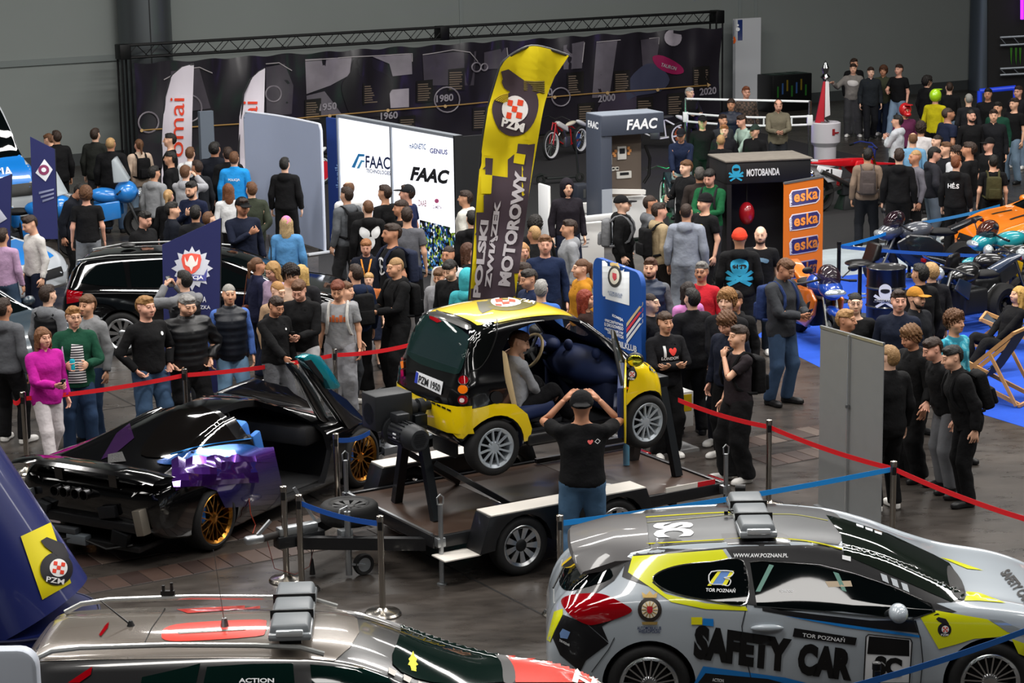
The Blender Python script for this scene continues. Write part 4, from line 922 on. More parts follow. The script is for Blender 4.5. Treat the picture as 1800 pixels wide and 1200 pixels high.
# ---------- safety car
def safety_car():
 r = empty('safety_car', (1.075, 18.13, 0), math.radians(-1.2), 'grey and yellow safety car with a light bar on its dark roof', 'car'); r.scale = (1.03,)*3
 st = [(-.80, .42, .60, .52, .60, .62, .40), (-.765, .32, .74, .55, .72, .79, .45), (-.66, .26, .83, .58, .88, .97, .52), (-.50, .24, .868, .62, .97, 1.11, .50), (-.30, .22, .885, .65, 1.01, 1.26, .50), (-.10, .22, .89, .66, 1.02, 1.34, .52), (.15, .21, .89, .66, 1.02, 1.39, .53), (.5, .20, .89, .64, 1.00, 1.415, .53), (1.0, .20, .89, .62, .97, 1.425, .53), (1.45, .20, .89, .62, .95, 1.39, .53), (1.8, .20, .89, .62, .94, 1.30, .54), (2.2, .2, .89, .62, .92, 1.12, .60), (2.5, .2, .89, .62, .91, .99, .69), (2.9, .2, .88, .62, .86, .91, .70), (3.2, .21, .84, .6, .76, .82, .64), (3.42, .24, .72, .55, .62, .69, .5), (3.53, .32, .5, .5, .5, .52, .3)]
 GREY = paint('#a9b2ba'); YL = paint('#dde010'); MB_ = M('#131316', rough=.38, coat=.3); GR = M('#414345', rough=.4, metal=.3); BLU = M('#1c7fd0', rough=.35)
 o = shell('body', st, [GREY, BLK2], r, [(0, .33, .89), (2.65, .33, .89)], wr=.365, nx=80); bv, lb = car_bvh(r, st)
 for x in (0, 2.65):
  for sg in (-1, 1): wheel(r, (x, sg*.79, .325), .325, .215, .225, 'T20', metalm('#cfd3d6', .25), sg)
 P = lambda pts, mat, nm='livery', off=.004, mirror=False, cell=12: px_patch(bv, pts, mat, r, off, cell, nm, mirror)
 # roof panel, dark band round the windows, tailgate
 drop(lb, [(-.1, -.50), (1.0, -.51), (1.5, -.50), (1.58, -.3), (1.62, 0), (1.58, .3), (1.5, .50), (1.0, .51), (-.1, .50)], 'top', GR, r, .005, 'roof_panel')
 for v in ('right', 'left'): drop(lb, [(-.2, 1.15), (-.15, 1.30), (.1, 1.375), (1, 1.41), (1.40, 1.34), (1.75, 1.23), (2.15, 1.05), (2.45, .955), (2.2, .95), (.3, 1.02)], v, MB_, r, .003, 'cabin_frame', .04)
 P([(1113, 975), (1300, 960), (1420, 958), (1480, 966), (1510, 990), (1560, 1020), (1620, 1050), (1682, 1075), (1640, 1082), (1560, 1020), (1500, 1000), (1440, 990), (1340, 984), (1300, 986), (1112, 992)], MB_, 'roof_rail', .004)
 P([(1452, 906), (1480, 912), (1560, 938), (1640, 975), (1668, 990), (1690, 1022), (1695, 1048), (1672, 1058), (1640, 1044), (1560, 1008), (1484, 975), (1478, 940)], M('#1a211c', rough=.03, spec=.9, coat=1.), 'windscreen', .007, cell=4.5)
 P([(1040, 1000), (1060, 975), (1100, 990), (1080, 1020), (1040, 1048), (1000, 1060)], MB_, 'tail_panel', .004)
 P(smooth_poly([(984, 1022), (992, 995), (1018, 968), (1045, 950), (1062, 985), (1078, 1012), (1052, 1026), (1010, 1037), (992, 1036)], 3), DKGLASS, 'rear_window', .007, cell=4.5)
 px_line(bv, smooth_poly([(985, 1020), (1000, 988), (1040, 952)], 6, False), .006, M('#101010'), r)
 P(smooth_poly([(988, 995), (1000, 982), (1030, 960), (1038, 962), (1030, 978), (1005, 998)], 3), M('#d9b515', rough=.3), 'sticker', .009); P(smooth_poly([(990, 996), (1004, 984), (1026, 965), (1026, 976), (1004, 996)], 3), M('#16181a', rough=.3), 'sticker', .011)
 # yellow flashes
 P([(1112, 978), (1270, 966), (1282, 983), (1240, 990), (1190, 1000), (1155, 1012), (1146, 1024), (1170, 1044), (1240, 1060), (1312, 1066), (1314, 1073), (1240, 1070), (1180, 1058), (1140, 1030), (1104, 1006)], YL, 'livery', .006)
 P([(1270, 966), (1276, 965), (1288, 983), (1282, 984)], GREY, 'livery', .007)
 P([(1618, 1085), (1646, 1073), (1735, 1088), (1782, 1116), (1740, 1120), (1712, 1122), (1680, 1132), (1650, 1140)], YL, 'livery', .006); P([(1778, 1122), (1800, 1130), (1800, 1152), (1790, 1148)], YL, 'livery', .006)
 P([(1652, 980), (1672, 984), (1728, 1003), (1700, 1000)], YL, 'livery', .006); P([(1698, 1040), (1720, 1042), (1768, 1060), (1720, 1056), (1695, 1056)], YL, 'livery', .006)
 P([(975, 1075), (990, 1070), (990, 1080), (975, 1110), (968, 1128), (962, 1124)], YL, 'livery', .006)
 P([(990, 1080), (1030, 1095), (1070, 1130), (1030, 1160), (1020, 1180), (985, 1150), (972, 1120)], MB_, 'livery', .006)
 P([(1035, 1098), (1080, 1088), (1058, 1100), (1070, 1128)], MB_, 'livery', .006)
 P([(1340, 1068), (1440, 1080), (1530, 1090), (1610, 1090), (1616, 1112), (1540, 1104), (1420, 1088), (1340, 1073)], MB_, 'livery', .005); P([(1380, 1082), (1480, 1096), (1600, 1113), (1616, 1116), (1616, 1120), (1480, 1101)], BLU, 'livery', .007)
 P([(1236, 1170), (1380, 1190), (1420, 1200), (1220, 1200)], BLU, 'livery', .006); P([(1240, 1182), (1350, 1192), (1380, 1200), (1226, 1200)], MB_, 'livery', .008)
 # side glass with bright trim
 qw = smooth_poly([(1148, 1016), (1165, 1003), (1200, 993), (1250, 988), (1306, 987), (1312, 1060), (1250, 1056), (1190, 1044), (1158, 1030)], 4); P(qw, DKGLASS, 'window', .010, cell=5); px_line(bv, qw, .006, CHROME, r, closed=True, off=.008)
 dw = smooth_poly([(1318, 990), (1400, 990), (1470, 1003), (1570, 1034), (1576, 1082), (1480, 1074), (1330, 1064)], 3); P(dw, DKGLASS, 'window', .008, cell=5); px_line(bv, [(1316, 988), (1340, 986), (1440, 993), (1500, 1008), (1570, 1032), (1636, 1062), (1643, 1075), (1600, 1088), (1540, 1084), (1440, 1074), (1325, 1065)], .006, CHROME, r, off=.008)
 P([(1574, 1036), (1610, 1052), (1638, 1068), (1638, 1076), (1606, 1084), (1584, 1083)], DKGLASS, 'window', .008, cell=5)
 P([(1306, 986), (1318, 988), (1330, 1064), (1312, 1061)], M('#17171a', rough=.4), 'pillar', .010)
 for a in ([(1352, 992), (1360, 994), (1336, 1040), (1328, 1040)], [(1464, 1005), (1474, 1008), (1488, 1040), (1480, 1038)]): P(a, M('#5f8c80', rough=.3), 'roll_cage_bar', .010)
 P([(1450, 1022), (1495, 1021), (1498, 1031), (1456, 1032)], M('#b7a58c', rough=.3), 'sun_visor', .010)
 # tail lamp, lamps, mirror, handle, seams
 P(smooth_poly([(988, 1058), (1000, 1048), (1030, 1044), (1060, 1045), (1090, 1058), (1111, 1072), (1090, 1084), (1050, 1096), (1030, 1096), (1002, 1080)], 4), REDL, 'tail_lamp', .012, cell=5)
 P([(1738, 1088), (1760, 1090), (1800, 1108), (1800, 1116), (1770, 1110)], CLEARL, 'headlamp', .008)
 px_line(bv, [(1306, 986), (1312, 1066), (1304, 1100), (1308, 1140), (1322, 1200)], .004, M('#2a2d30'), r, name='door_gap'); px_line(bv, [(1604, 1086), (1618, 1120), (1622, 1160), (1618, 1200)], .004, M('#2a2d30'), r, name='door_gap')
 px_line(bv, [(1080, 1120), (1070, 1140), (1040, 1180)], .003, M('#2a2d30'), r, name='panel_gap')
 h = cast(bv, 1348, 1102)
 inv = mwof(r).inverted(); hp = inv @ h[0]
 b = MB(); b.ell((hp.x, hp.y-.02, hp.z), (.13, .028, .03), 16, 8); b.build('door_handle', GREY, r)
 h = inv @ cast(bv, 1575, 1075)[0]; b = MB(); b.ell((h.x, h.y-.12, h.z+.03), (.075, .11, .075), 18, 10); b.build('wing_mirror', GREY, r); b = MB(); b.bar((h.x, h.y+.02, h.z-.02), (h.x, h.y-.08, h.z-.01), .06, .04); b.build('mirror_arm', BLACK, r)
 # roof spoiler
 sp = MB(); pr = [(-.62, 1.275), (-.60, 1.30), (-.25, 1.385), (.02, 1.40), (.02, 1.36), (-.3, 1.31)]
 vs = []; ys = np.linspace(-1, 1, 15)
 for y in ys: vs += [(px_*1.0+(.10*abs(y)**3 if px_ < -.3 else 0), y*.60, pz-.015-.10*abs(y)**3.0-.02*(y*y)) for px_, pz in pr]
 k = len(pr); sp.add(vs, [(i*k+j, i*k+(j+1) % k, (i+1)*k+(j+1) % k, (i+1)*k+j) for i in range(len(ys)-1) for j in range(k)]+[tuple(range(k)), tuple(range((len(ys)-1)*k, len(ys)*k))]); sp.build('roof_spoiler', M('#3d3b3c', rough=.42, coat=.3), r)
 lightbar(r, (.86, -.02, 1.385), 1.05, LENS, .03)
 MB().tube([(.72, .0, 1.45), (.68, .02, 1.47), (.80, .05, 1.46), (.9, .03, 1.47)], .008, 5).build('cable', BLACK, r); MB().box((.66, .0, 1.46), (.03, .03, .03)).build('plug', BLACK, r)
 # wiper cowl
 P(smooth_poly([(1668, 995), (1690, 1022), (1697, 1050), (1686, 1054), (1672, 1040), (1664, 1010)], 3), BLACK, 'wiper_cowl', .010)
 # lines and lettering
 WL = M('#e6e8ea', rough=.5); YLINE = M('#e8e114', rough=.5); INK = M('#0c0c0e', rough=.45)
 for l in ([(1110, 912), (1250, 903), (1330, 901)],): px_line(bv, smooth_poly(l, 5, False), .007, YLINE, r, off=.008)
 px_line(bv, [(1112, 922), (1290, 905)], .005, M('#c9c6a0'), r, off=.008); px_line(bv, smooth_poly([(1118, 958), (1250, 951), (1310, 947)], 5, False), .008, YLINE, r, off=.008); px_line(bv, smooth_poly([(1352, 947), (1400, 950), (1440, 956), (1480, 966)], 5, False), .008, YLINE, r, off=.008); px_line(bv, smooth_poly([(1352, 905), (1400, 906), (1455, 916)], 4, False), .005, M('#c9c67a'), r, off=.008)
 px_text(bv, 'SC', (1148, 921), (1150, 946), (70, -3), M('#c9cbcd', rough=.5), r, .009, .06, cell=10)
 px_text(bv, 'WWW.AW.POZNAN.PL', (1289, 980), (1385, 980), (0, -7), WL, r, .010, .02)
 px_text(bv, 'SAFETY', (1218, 1156), (1388, 1182), (4, -60), INK, r, .010, .075, cell=10); px_text(bv, 'CAR', (1400, 1184), (1496, 1196), (5, -56), INK, r, .010, .075, cell=10)
 P([(1396, 1103), (1506, 1120), (1503, 1133), (1393, 1118)], INK, 'livery', .009); px_text(bv, 'TOR POZNAŃ', (1410, 1118), (1484, 1128), (1, -9), WL, r, .013, .01)
 P([(1526, 1114), (1600, 1122), (1603, 1128), (1598, 1200), (1518, 1200), (1522, 1118)], WL, 'number_plate', .008); P([(1527, 1117), (1598, 1124), (1598, 1152), (1524, 1148)], INK, 'livery', .011); px_line(bv, [(1526, 1114), (1600, 1122), (1603, 1128), (1598, 1199), (1518, 1199), (1522, 1118)], .005, INK, r, closed=True, off=.009); px_text(bv, 'SC', (1536, 1184), (1584, 1190), (2, -34), INK, r, .013, .07)
 for s_, a, c2, u in (('TOR POZNAŃ', (1240, 1040), (1292, 1042), (1, -8)), ('sparco', (1370, 1042), (1394, 1043), (0, -6))): px_text(bv, s_, a, c2, u, WL, r, .012, .02)
 P([(1245, 1027), (1262, 1004), (1290, 1004), (1275, 1027)], M('#5b86c8', rough=.4), 'sticker', .012); P([(1243, 1030), (1262, 1004), (1268, 1004), (1250, 1030)], YLINE, 'sticker', .014); P([(1268, 1030), (1284, 1004), (1290, 1004), (1276, 1030)], YLINE, 'sticker', .014); px_line(bv, smooth_poly([(1248, 1026), (1250, 1006), (1287, 1005), (1284, 1014), (1272, 1016), (1284, 1020), (1280, 1030), (1268, 1028)], 3), .005, WL, r, 'sticker', True, .015)
 P([(985, 1112), (990, 1104), (1003, 1110), (998, 1122), (986, 1120)], M('#6f8fc0', rough=.4), 'sticker', .010); px_text(bv, 'TOR POZNAŃ', (984, 1126), (1001, 1135), (1, -5), WL, r, .010, .02)
 P([(1215, 1084), (1234, 1084), (1234, 1097), (1215, 1097)], YLINE, 'livery', .009); P([(1236, 1086), (1254, 1087), (1254, 1100), (1235, 1098)], BLU, 'livery', .009)
 # club crest: dark ring, pale wheel, red shield, gold crown
 gold = M('#b79a5c', rough=.4, metal=.4); cx, cy = 1142, 1071
 P(circle(21, 24, (cx, cy)), M('#2b2420', rough=.5), 'crest', .008); P(circle(14.5, 24, (cx, cy)), M('#ddd3bd', rough=.5), 'crest', .010); P([(cx-5, cy-6), (cx+5, cy-6), (cx+5, cy+3), (cx, cy+8), (cx-5, cy+3)], M('#b8202a', rough=.5), 'crest', .013); P([(cx-12, cy-20), (cx-14, cy-30), (cx-6, cy-25), (cx, cy-32), (cx+6, cy-25), (cx+14, cy-30), (cx+12, cy-20)], gold, 'crest', .010); P([(cx-14, cy+21), (cx+14, cy+21), (cx+13, cy+26), (cx-13, cy+26)], gold, 'crest', .010)
 for a in range(12): t = a*PI/6; px_line(bv, [(cx+6*math.cos(t), cy+6*math.sin(t)), (cx+10*math.cos(t), cy+10*math.sin(t)), (cx+14*math.cos(t), cy+14*math.sin(t))], .004, gold, r, 'crest', off=.011, step=4)
 px_text(bv, 'AUTOMOBILKLUB', (1120, 1106), (1162, 1106), (0, -6), M('#1c2a55'), r, .009, .02); px_text(bv, 'WIELKOPOLSKI', (1122, 1112), (1160, 1112), (0, -6), M('#1c2a55'), r, .009, .02)
 pzm_badge(bv, 1660, 1106, 24, r, off=.008); px_text(bv, 'ACTION', (1252, 1196), (1272, 1198), (0, -6), WL, r, .012, .03)
 px_text(bv, 'SAFETY CAR', (1757, 1008), (1800, 1062), (16, -8), INK, r, .008, .05)
 for i in range(3): P([(1547+i*18, 1008+i*8), (1558+i*18, 1012+i*8), (1562+i*18, 1026+i*8), (1551+i*18, 1021+i*8)], M('#b6bcc2', rough=.4), 'livery', .012); P([(1504+i*16, 922+i*6), (1517+i*16, 926+i*6), (1517+i*16, 930+i*6), (1505+i*16, 926+i*6)], M('#c9ced2', rough=.4), 'livery', .012)
 P([(1480, 976), (1495, 979), (1495, 987), (1480, 983)], WL, 'sticker', .012)
 MB().cyl((-.66, -.05, 1.02), (-.74, -.25, .92), .008, n=6).build('rear_wiper', BLACK, r)
 return r
safety_car()
# ---------- silver estate car in the foreground
def estate_car():
 r = empty('estate_car', (-2.72, 15.52, 0), math.radians(-1.0), 'silver and red estate car with roof rails and a light bar', 'car'); r.scale = (1.02,)*3
 st = [(-.93, .42, .62, .52, .62, .66, .42), (-.90, .32, .76, .55, .76, .86, .5), (-.84, .26, .83, .58, .92, 1.10, .56), (-.76, .24, .865, .62, .98, 1.30, .52), (-.66, .22, .885, .64, 1.0, 1.42, .52), (-.5, .22, .89, .66, 1.0, 1.445, .53), (0, .21, .89, .66, 1.0, 1.46, .54), (.6, .20, .89, .64, .98, 1.465, .54), (1.2, .20, .89, .62, .96, 1.45, .54), (1.5, .20, .89, .62, .95, 1.41, .54), (1.8, .20, .89, .62, .94, 1.31, .55), (2.2, .2, .89, .62, .92, 1.12, .60), (2.5, .2, .89, .62, .91, .99, .69), (2.9, .2, .88, .62, .86, .91, .70), (3.2, .21, .84, .6, .76, .82, .64), (3.42, .24, .72, .55, .62, .69, .5), (3.53, .32, .5, .5, .5, .52, .3)]
 BK = M('#121214', rough=.3, coat=1.); SIL = M('#6f675f', rough=.25, metal=.35, coat=.6); RED = paint('#d8301a')
 o = shell('body', st, [BK, BLK2], r, [(0, .33, .89), (2.65, .33, .89)], wr=.365, nx=80); bv, lb = car_bvh(r, st)
 for x in (0, 2.65):
  for sg in (-1, 1): wheel(r, (x, sg*.79, .325), .325, .215, .225, 'B10', None, sg)
 P = lambda pts, mat, nm='livery', off=.004, cell=14: px_patch(bv, pts, mat, r, off, cell, nm)
 drop(lb, [(-.80, -.40), (-.70, -.52), (0, -.55), (1.2, -.55), (1.42, -.52), (1.52, -.3), (1.56, 0), (1.52, .3), (1.42, .52), (1.2, .55), (0, .55), (-.70, .52), (-.80, .40)], 'top', SIL, r, .004, 'roof_panel')
 P(smooth_poly([(284, 1115), (292, 1104), (330, 1096), (455, 1090), (468, 1098), (466, 1112), (450, 1120), (330, 1128), (290, 1126)], 3), RED, 'livery', .008); P([(312, 1113), (430, 1106), (432, 1109), (314, 1116)], SIL, 'livery', .010); P([(310, 1072), (480, 1063), (484, 1070), (400, 1074), (330, 1079)], RED, 'livery', .008)
 P(smooth_poly([(700, 1064), (740, 1078), (800, 1103), (850, 1130), (885, 1160), (900, 1190), (880, 1200), (760, 1200), (690, 1168), (704, 1110)], 3), M('#12211d', rough=.03, spec=.9, coat=1.), 'windscreen', .008, cell=4.5)
 P([(866, 1134), (1000, 1160), (1060, 1180), (1095, 1200), (906, 1200), (900, 1170)], RED, 'bonnet', .006, cell=5); P(smooth_poly([(850, 1130), (880, 1145), (902, 1172), (904, 1200), (885, 1200), (880, 1165)], 3), BLACK, 'wiper_cowl', .010)
 px_text(bv, 'CZ', (1012, 1172), (1004, 1200), (42, 12), M('#e3dfdb'), r, .010, .05)
 for a in ([(250, 1190), (330, 1172), (352, 1166), (345, 1200), (248, 1200)], [(364, 1172), (440, 1167), (515, 1166), (518, 1200), (358, 1200)], [(545, 1168), (640, 1176), (680, 1190), (690, 1200), (548, 1200)]): P(a, M('#071a17', rough=.03, spec=.9), 'window', .006)
 px_text(bv, 'ACTION', (420, 1200), (482, 1200), (0, -8), WHITE, r, .010, .03)
 for i in range(3): P([(683+i*26, 1174+i*12), (697+i*26, 1181+i*12), (693+i*26, 1190+i*12), (682+i*26, 1184+i*12)], M('#c4bfb8'), 'livery', .010); P([(710+i*24, 1070+i*9), (722+i*24, 1074+i*9), (722+i*24, 1077+i*9), (710+i*24, 1073+i*9)], M('#d4d8d8'), 'livery', .012)
 P([(174, 1118), (186, 1100), (192, 1095), (190, 1105), (178, 1120)], REDL, 'brake_lamp', .012); P([(120, 1200), (150, 1180), (163, 1172), (160, 1186), (140, 1200)], REDL, 'tail_lamp', .012, cell=5)
 px_line(bv, [(254, 1132), (266, 1106), (286, 1078), (290, 1070)], .004, BLACK, r, 'panel_gap', off=.006)
 # freshener tree on the windscreen
 P([(722, 1178), (720, 1172), (716, 1170), (719, 1164), (717, 1160), (721, 1155), (725, 1146), (728, 1155), (732, 1160), (730, 1165), (734, 1170), (730, 1172), (731, 1178), (730, 1178), (731, 1182), (722, 1180)], M('#e2d80e', rough=.6), 'air_freshener', .012)
 for sg in (-1, 1):
  b = MB(); b.tube([(-.62, sg*.49, 1.40), (-.5, sg*.50, 1.46), (-.3, sg*.51, 1.485), (.3, sg*.515, 1.50), (.9, sg*.515, 1.49), (1.2, sg*.51, 1.47), (1.36, sg*.505, 1.42)], .02, 8); b.build('roof_rail', M('#b9bbb9', rough=.25, metal=.6), r)
 lightbar(r, (1.10, .0, 1.50), 1.05, LENS, .06)
 MB().cyl((-.05, .0, 1.47), (-.28, .10, 1.62), .008, .004, 6).cyl((-.05, .0, 1.46), (-.05, 0, 1.50), .03, .012, 10).build('aerial', BLACK, r)
 MB().cyl((.62, -.05, 1.49), (.56, -.02, 2.02), .003, .002, 6).cyl((.62, -.05, 1.47), (.62, -.05, 1.53), .03, .018, 10).build('aerial', STEEL, r)
 MB().box((.13, .515, 1.535), (.10, .03, .03)).box((.1, .515, 1.56), (.02, .02, .06)).box((.16, .515, 1.57), (.02, .02, .08)).build('rail_clamp', BLACK, r)
 return r
estate_car()
# ---------- wrecked supercar
def supercar():
 ang = math.radians(59.7); r = empty('supercar', (-3.85, 22.65, 0), ang, 'wrecked black and purple supercar with both doors swung up', 'car')
 st = [(-.86, .46, .72, .60, .70, .74, .60), (-.80, .36, .88, .62, .79, .83, .66), (-.45, .22, .955, .60, .87, .91, .66), (0, .16, .965, .55, .88, .99, .60), (.45, .12, .96, .5, .86, 1.10, .52), (.9, .12, .935, .48, .83, 1.18, .48), (1.3, .12, .92, .48, .80, 1.196, .48), (1.7, .12, .92, .48, .77, 1.14, .50), (2.1, .12, .93, .5, .76, .98, .58), (2.4, .12, .945, .5, .77, .86, .66), (2.67, .13, .955, .5, .78, .81, .72), (3.1, .14, .93, .48, .68, .70, .7), (3.45, .18, .80, .4, .48, .50, .55), (3.58, .24, .6, .35, .36, .38, .4)]
 BK = M('#060607', rough=.12, coat=1., noise=.0); PUR = bpy.data.materials.new('flip_paint'); PUR.use_nodes = True
 nt = PUR.node_tree; b = nt.nodes['Principled BSDF']; b.inputs['Roughness'].default_value = .22; b.inputs['Metallic'].default_value = .65; b.inputs['Coat Weight'].default_value = 1.
 tc = nt.nodes.new('ShaderNodeTexCoord'); sp = nt.nodes.new('ShaderNodeSeparateXYZ'); nt.links.new(tc.outputs['Object'], sp.inputs[0]); rp = nt.nodes.new('ShaderNodeValToRGB')
 rp.color_ramp.elements[0].position = .25; rp.color_ramp.elements[0].color = (*lin('#070a30'), 1); rp.color_ramp.elements[1].position = .80; rp.color_ramp.elements[1].color = (*lin('#5a2a8c'), 1); e = rp.color_ramp.elements.new(.58); e.color = (*lin('#231a6a'), 1); e = rp.color_ramp.elements.new(.9); e.color = (*lin('#0e4f9a'), 1)
 nt.links.new(sp.outputs['Z'], rp.inputs[0]); nt.links.new(rp.outputs[0], b.inputs['Base Color'])
 door = MB(); door.prism([(.98, .22), (.86, .60), (.84, .88), (.92, 1.12), (1.05, 1.22), (1.55, 1.22), (1.75, 1.06), (2.05, .84), (2.10, .55), (2.0, .20)], -1.2, -.24, 'XZ'); door2 = MB(); door2.prism([(.98, .22), (.86, .60), (.84, .88), (.92, 1.12), (1.05, 1.22), (1.55, 1.22), (1.75, 1.06), (2.05, .84), (2.10, .55), (2.0, .20)], .24, 1.2, 'XZ')
 cab = loft(st, nx=24, inset=.07, x0=.85, x1=2.3)
 o = shell('body', st, [BK, BLK2], r, [(0, .34, .965), (2.67, .34, .96)], [cab, door, door2], wr=.375, nx=80); bv, lb = car_bvh(r, st)
 gold = metalm('#b07a32', .25)
 for x in (0, 2.67):
  for sg in (-1, 1): wheel(r, (x, sg*.84, .335), .335, .25, .255, 'Y10', gold, sg, disc=M('#15151a', metal=.8, rough=.3), caliper=M('#1668c8', rough=.35))
 P = lambda pts, mat, nm='panel', off=.006, cell=10: px_patch(bv, pts, mat, r, off, cell, nm)
 P([(452, 788), (480, 786), (497, 862), (494, 886), (395, 892), (380, 862), (340, 850), (308, 862), (305, 838), (330, 812), (360, 808), (400, 806)], PUR, 'flank', .008)
 P(smooth_poly([(276, 812), (330, 795), (400, 782), (450, 786), (480, 812), (400, 808), (340, 812), (300, 818)], 3), PUR, 'rear_fender', .012)
 # crumpled fender skin
 rr = random.Random(4); q = []
 for i in range(13):
  for j in range(6):
   px_, py_ = 302+i*12, 812+j*9-i*.8; h = cast(bv, px_, py_); q.append((h[0], h[1]))
 inv = mwof(r).inverted(); vs = [inv @ (p+n*(.012+rr.uniform(0, .055))) if p is not None else None for p, n in q]
 if all(v is not None for v in vs):
  b = MB(); b.add(vs, [(i*6+j, (i+1)*6+j, (i+1)*6+j+1, i*6+j+1) for i in range(12) for j in range(5)]); b.build('crumpled_fender', M('#4a1f7c', rough=.16, metal=.75, coat=1.), r, smooth=18)
 P([(205, 762), (228, 744), (236, 770), (200, 800), (178, 808)], M('#3a1c4c', rough=.2, metal=.6, coat=1.), 'engine_cover_panel')
 P(smooth_poly([(248, 800), (262, 770), (300, 730), (340, 712), (380, 728), (408, 764), (420, 784), (360, 798), (290, 805)], 3), M('#0a0807', rough=.02, spec=.9, coat=1.), 'rear_canopy_glass', .010, cell=4.5)
 P([(190, 800), (215, 795), (222, 812), (190, 815)], M('#161616', rough=.5, bump=.8, bscale=60), 'vent_grille', .012)
 px_line(bv, smooth_poly([(300, 800), (360, 784), (440, 772)], 5, False), .008, M('#0c5f9e', rough=.2, metal=.5), r, 'blue_edge', off=.012); px_line(bv, [(395, 938), (440, 915), (495, 894)], .008, M('#1a6fd0', rough=.3), r, 'blue_edge', off=.01)
 # active rear wing on two stays
 b = MB(); ys = np.linspace(-.92, .92, 13); sec = [(-1.02, .0), (-.98, .03), (-.80, .035), (-.66, .0), (-.80, -.012)]; b.add([(x+.10*abs(y)**3, y, .98+z-.10*abs(y)**4) for y in ys for x, z in sec], [(i*5+j, i*5+(j+1) % 5, (i+1)*5+(j+1) % 5, (i+1)*5+j) for i in range(12) for j in range(5)]+[(0, 1, 2, 3, 4), tuple(range(60, 65))]); b.build('rear_wing', BK, r)
 for sg in (-1, 1): MB().bar((-.84, sg*.35, .80), (-.86, sg*.35, .98), .04, .10).build('wing_stay', BK, r)
 for y in (-.14, -.03, .12, .24): MB().lathe([(.052, 0), (.055, -.10), (.048, -.10), (.044, -.01), (0, -.01)], (-.86, y+.10, .70), 'X', 18).build('exhaust_tip', metalm('#5a5a5c', .3), r)
 b = MB(); b.box((-.84, 0, .42), (.16, 1.5, .10)); b.build('crash_beam', M('#0e0e10', rough=.35), r, bevel=.02)
 b = MB(); b.box((-.70, -.02, .20), (.40, 1.3, .06)); b.build('diffuser', M('#0c0c0d', rough=.4), r, bevel=.01)
 for i, (y, z, dx, dy, dz, c) in enumerate(((-.72, .50, .12, .10, .26, '#8c857a'), (.10, .22, .10, .25, .10, '#7b838a'), (.55, .5, .08, .16, .10, '#3c3f42'), (-.3, .55, .06, .22, .12, '#2a2b2e'), (.3, .3, .1, .4, .06, '#55585c'), (-.45, .30, .08, .2, .14, '#1d1e20'), (.75, .62, .06, .16, .08, '#8a8f94'))): MB().box((-.90, y, z), (dx, dy, dz), rx=.2*(i % 3-1)).build('bent_bracket', M(c, rough=.4, metal=.7), r, bevel=.01)
 MB().tube([(-.9, -.6, .25), (-.95, -.3, .18), (-.93, .1, .25), (-.97, .4, .16), (-.93, .7, .3)], .012, 6).build('loose_cable', BLACK, r); MB().tube([(.55, -.95, .42), (.52, -.99, .25), (.58, -1.0, .12), (.5, -1.02, .05)], .006, 5).build('loose_cable', M('#a8402a'), r)
 # seats and cabin
 for y, c in ((-.38, '#3a7ad0'), (.38, '#3a7ad0')):
  b = MB(); b.box((1.14, y, .62), (.12, .50, .62), ry=-.28); s_ = b.build('bucket_seat', M('#141416', rough=.7), r, bevel=.05, seg=3); MB().box((1.08, y, .95), (.15, .36, .22), ry=-.28).build('headrest', M(c, rough=.7), s_, bevel=.05); MB().box((1.30, y, .30), (.50, .48, .14), ry=.12).build('seat_cushion', M('#16171a', rough=.7), s_, bevel=.04)
  for k in (-1, 1): MB().box((1.20, y+k*.23, .72), (.14, .07, .44), ry=-.28).build('bolster', M(c, rough=.7), s_, bevel=.02)
 MB().box((2.05, 0, .72), (.34, 1.5, .22)).build('dashboard', M('#1a1a1c', rough=.6), r, bevel=.05); MB().box((1.5, 0, .19), (1.3, 1.6, .06)).build('cabin_floor', M('#121214', rough=.8), r); MB().box((1.75, 0, .35), (.8, .22, .28)).build('tunnel', M('#1b1b1d', rough=.5), r, bevel=.05)
 MB().tube([(1.80+.06*math.sin(t*PI/8), .38+.17*math.cos(t*PI/8), .78+.16*math.sin(t*PI/8)) for t in range(16)], .016, 8, True).build('steering_wheel', BLACK, r)
 # dihedral doors, hinged at the screen pillar and swung up
 mw = mwof(r); nrm = mw.to_3x3() @ Vector((0, 1, 0))
 d = empty('door'); d.parent = r; pc = mw @ Vector((1.9, -.88, .9)); PL = lambda poly, th, nm, mat, bev=.0, off=0.: plane_px(d, pc+nrm*off, nrm, poly, th, nm, mat, bev)
 PL([(527, 634), (545, 640), (576, 682), (604, 700), (642, 742), (657, 776), (640, 786), (612, 762), (586, 724), (566, 694), (543, 660)], .10, 'door_skin', GLOSSB, .02)
 PL([(502, 637), (512, 637), (535, 662), (556, 696), (572, 730), (592, 752), (584, 756), (560, 736), (543, 706), (524, 668)], .06, 'roof_arm', GLOSSB, .012, .12)
 PL([(512, 640), (530, 644), (566, 694), (588, 730), (574, 734), (556, 696), (535, 662)], .006, 'window', M('#a9b6b8', rough=.03, alpha=.18, spec=.9), 0., .06)
 PL([(523, 628), (538, 621), (556, 624), (574, 648), (592, 676), (588, 683), (574, 684), (566, 668), (548, 652), (535, 640)], .12, 'mirror', M('#0a8f9c', rough=.2, metal=.5, coat=1.), .02, -.06); PL([(535, 634), (546, 632), (566, 660), (568, 672), (556, 660)], .02, 'mirror_recess', BLACK, 0., -.13)
 d = empty('door'); d.parent = r; pc = mw @ Vector((1.7, .92, 1.0))
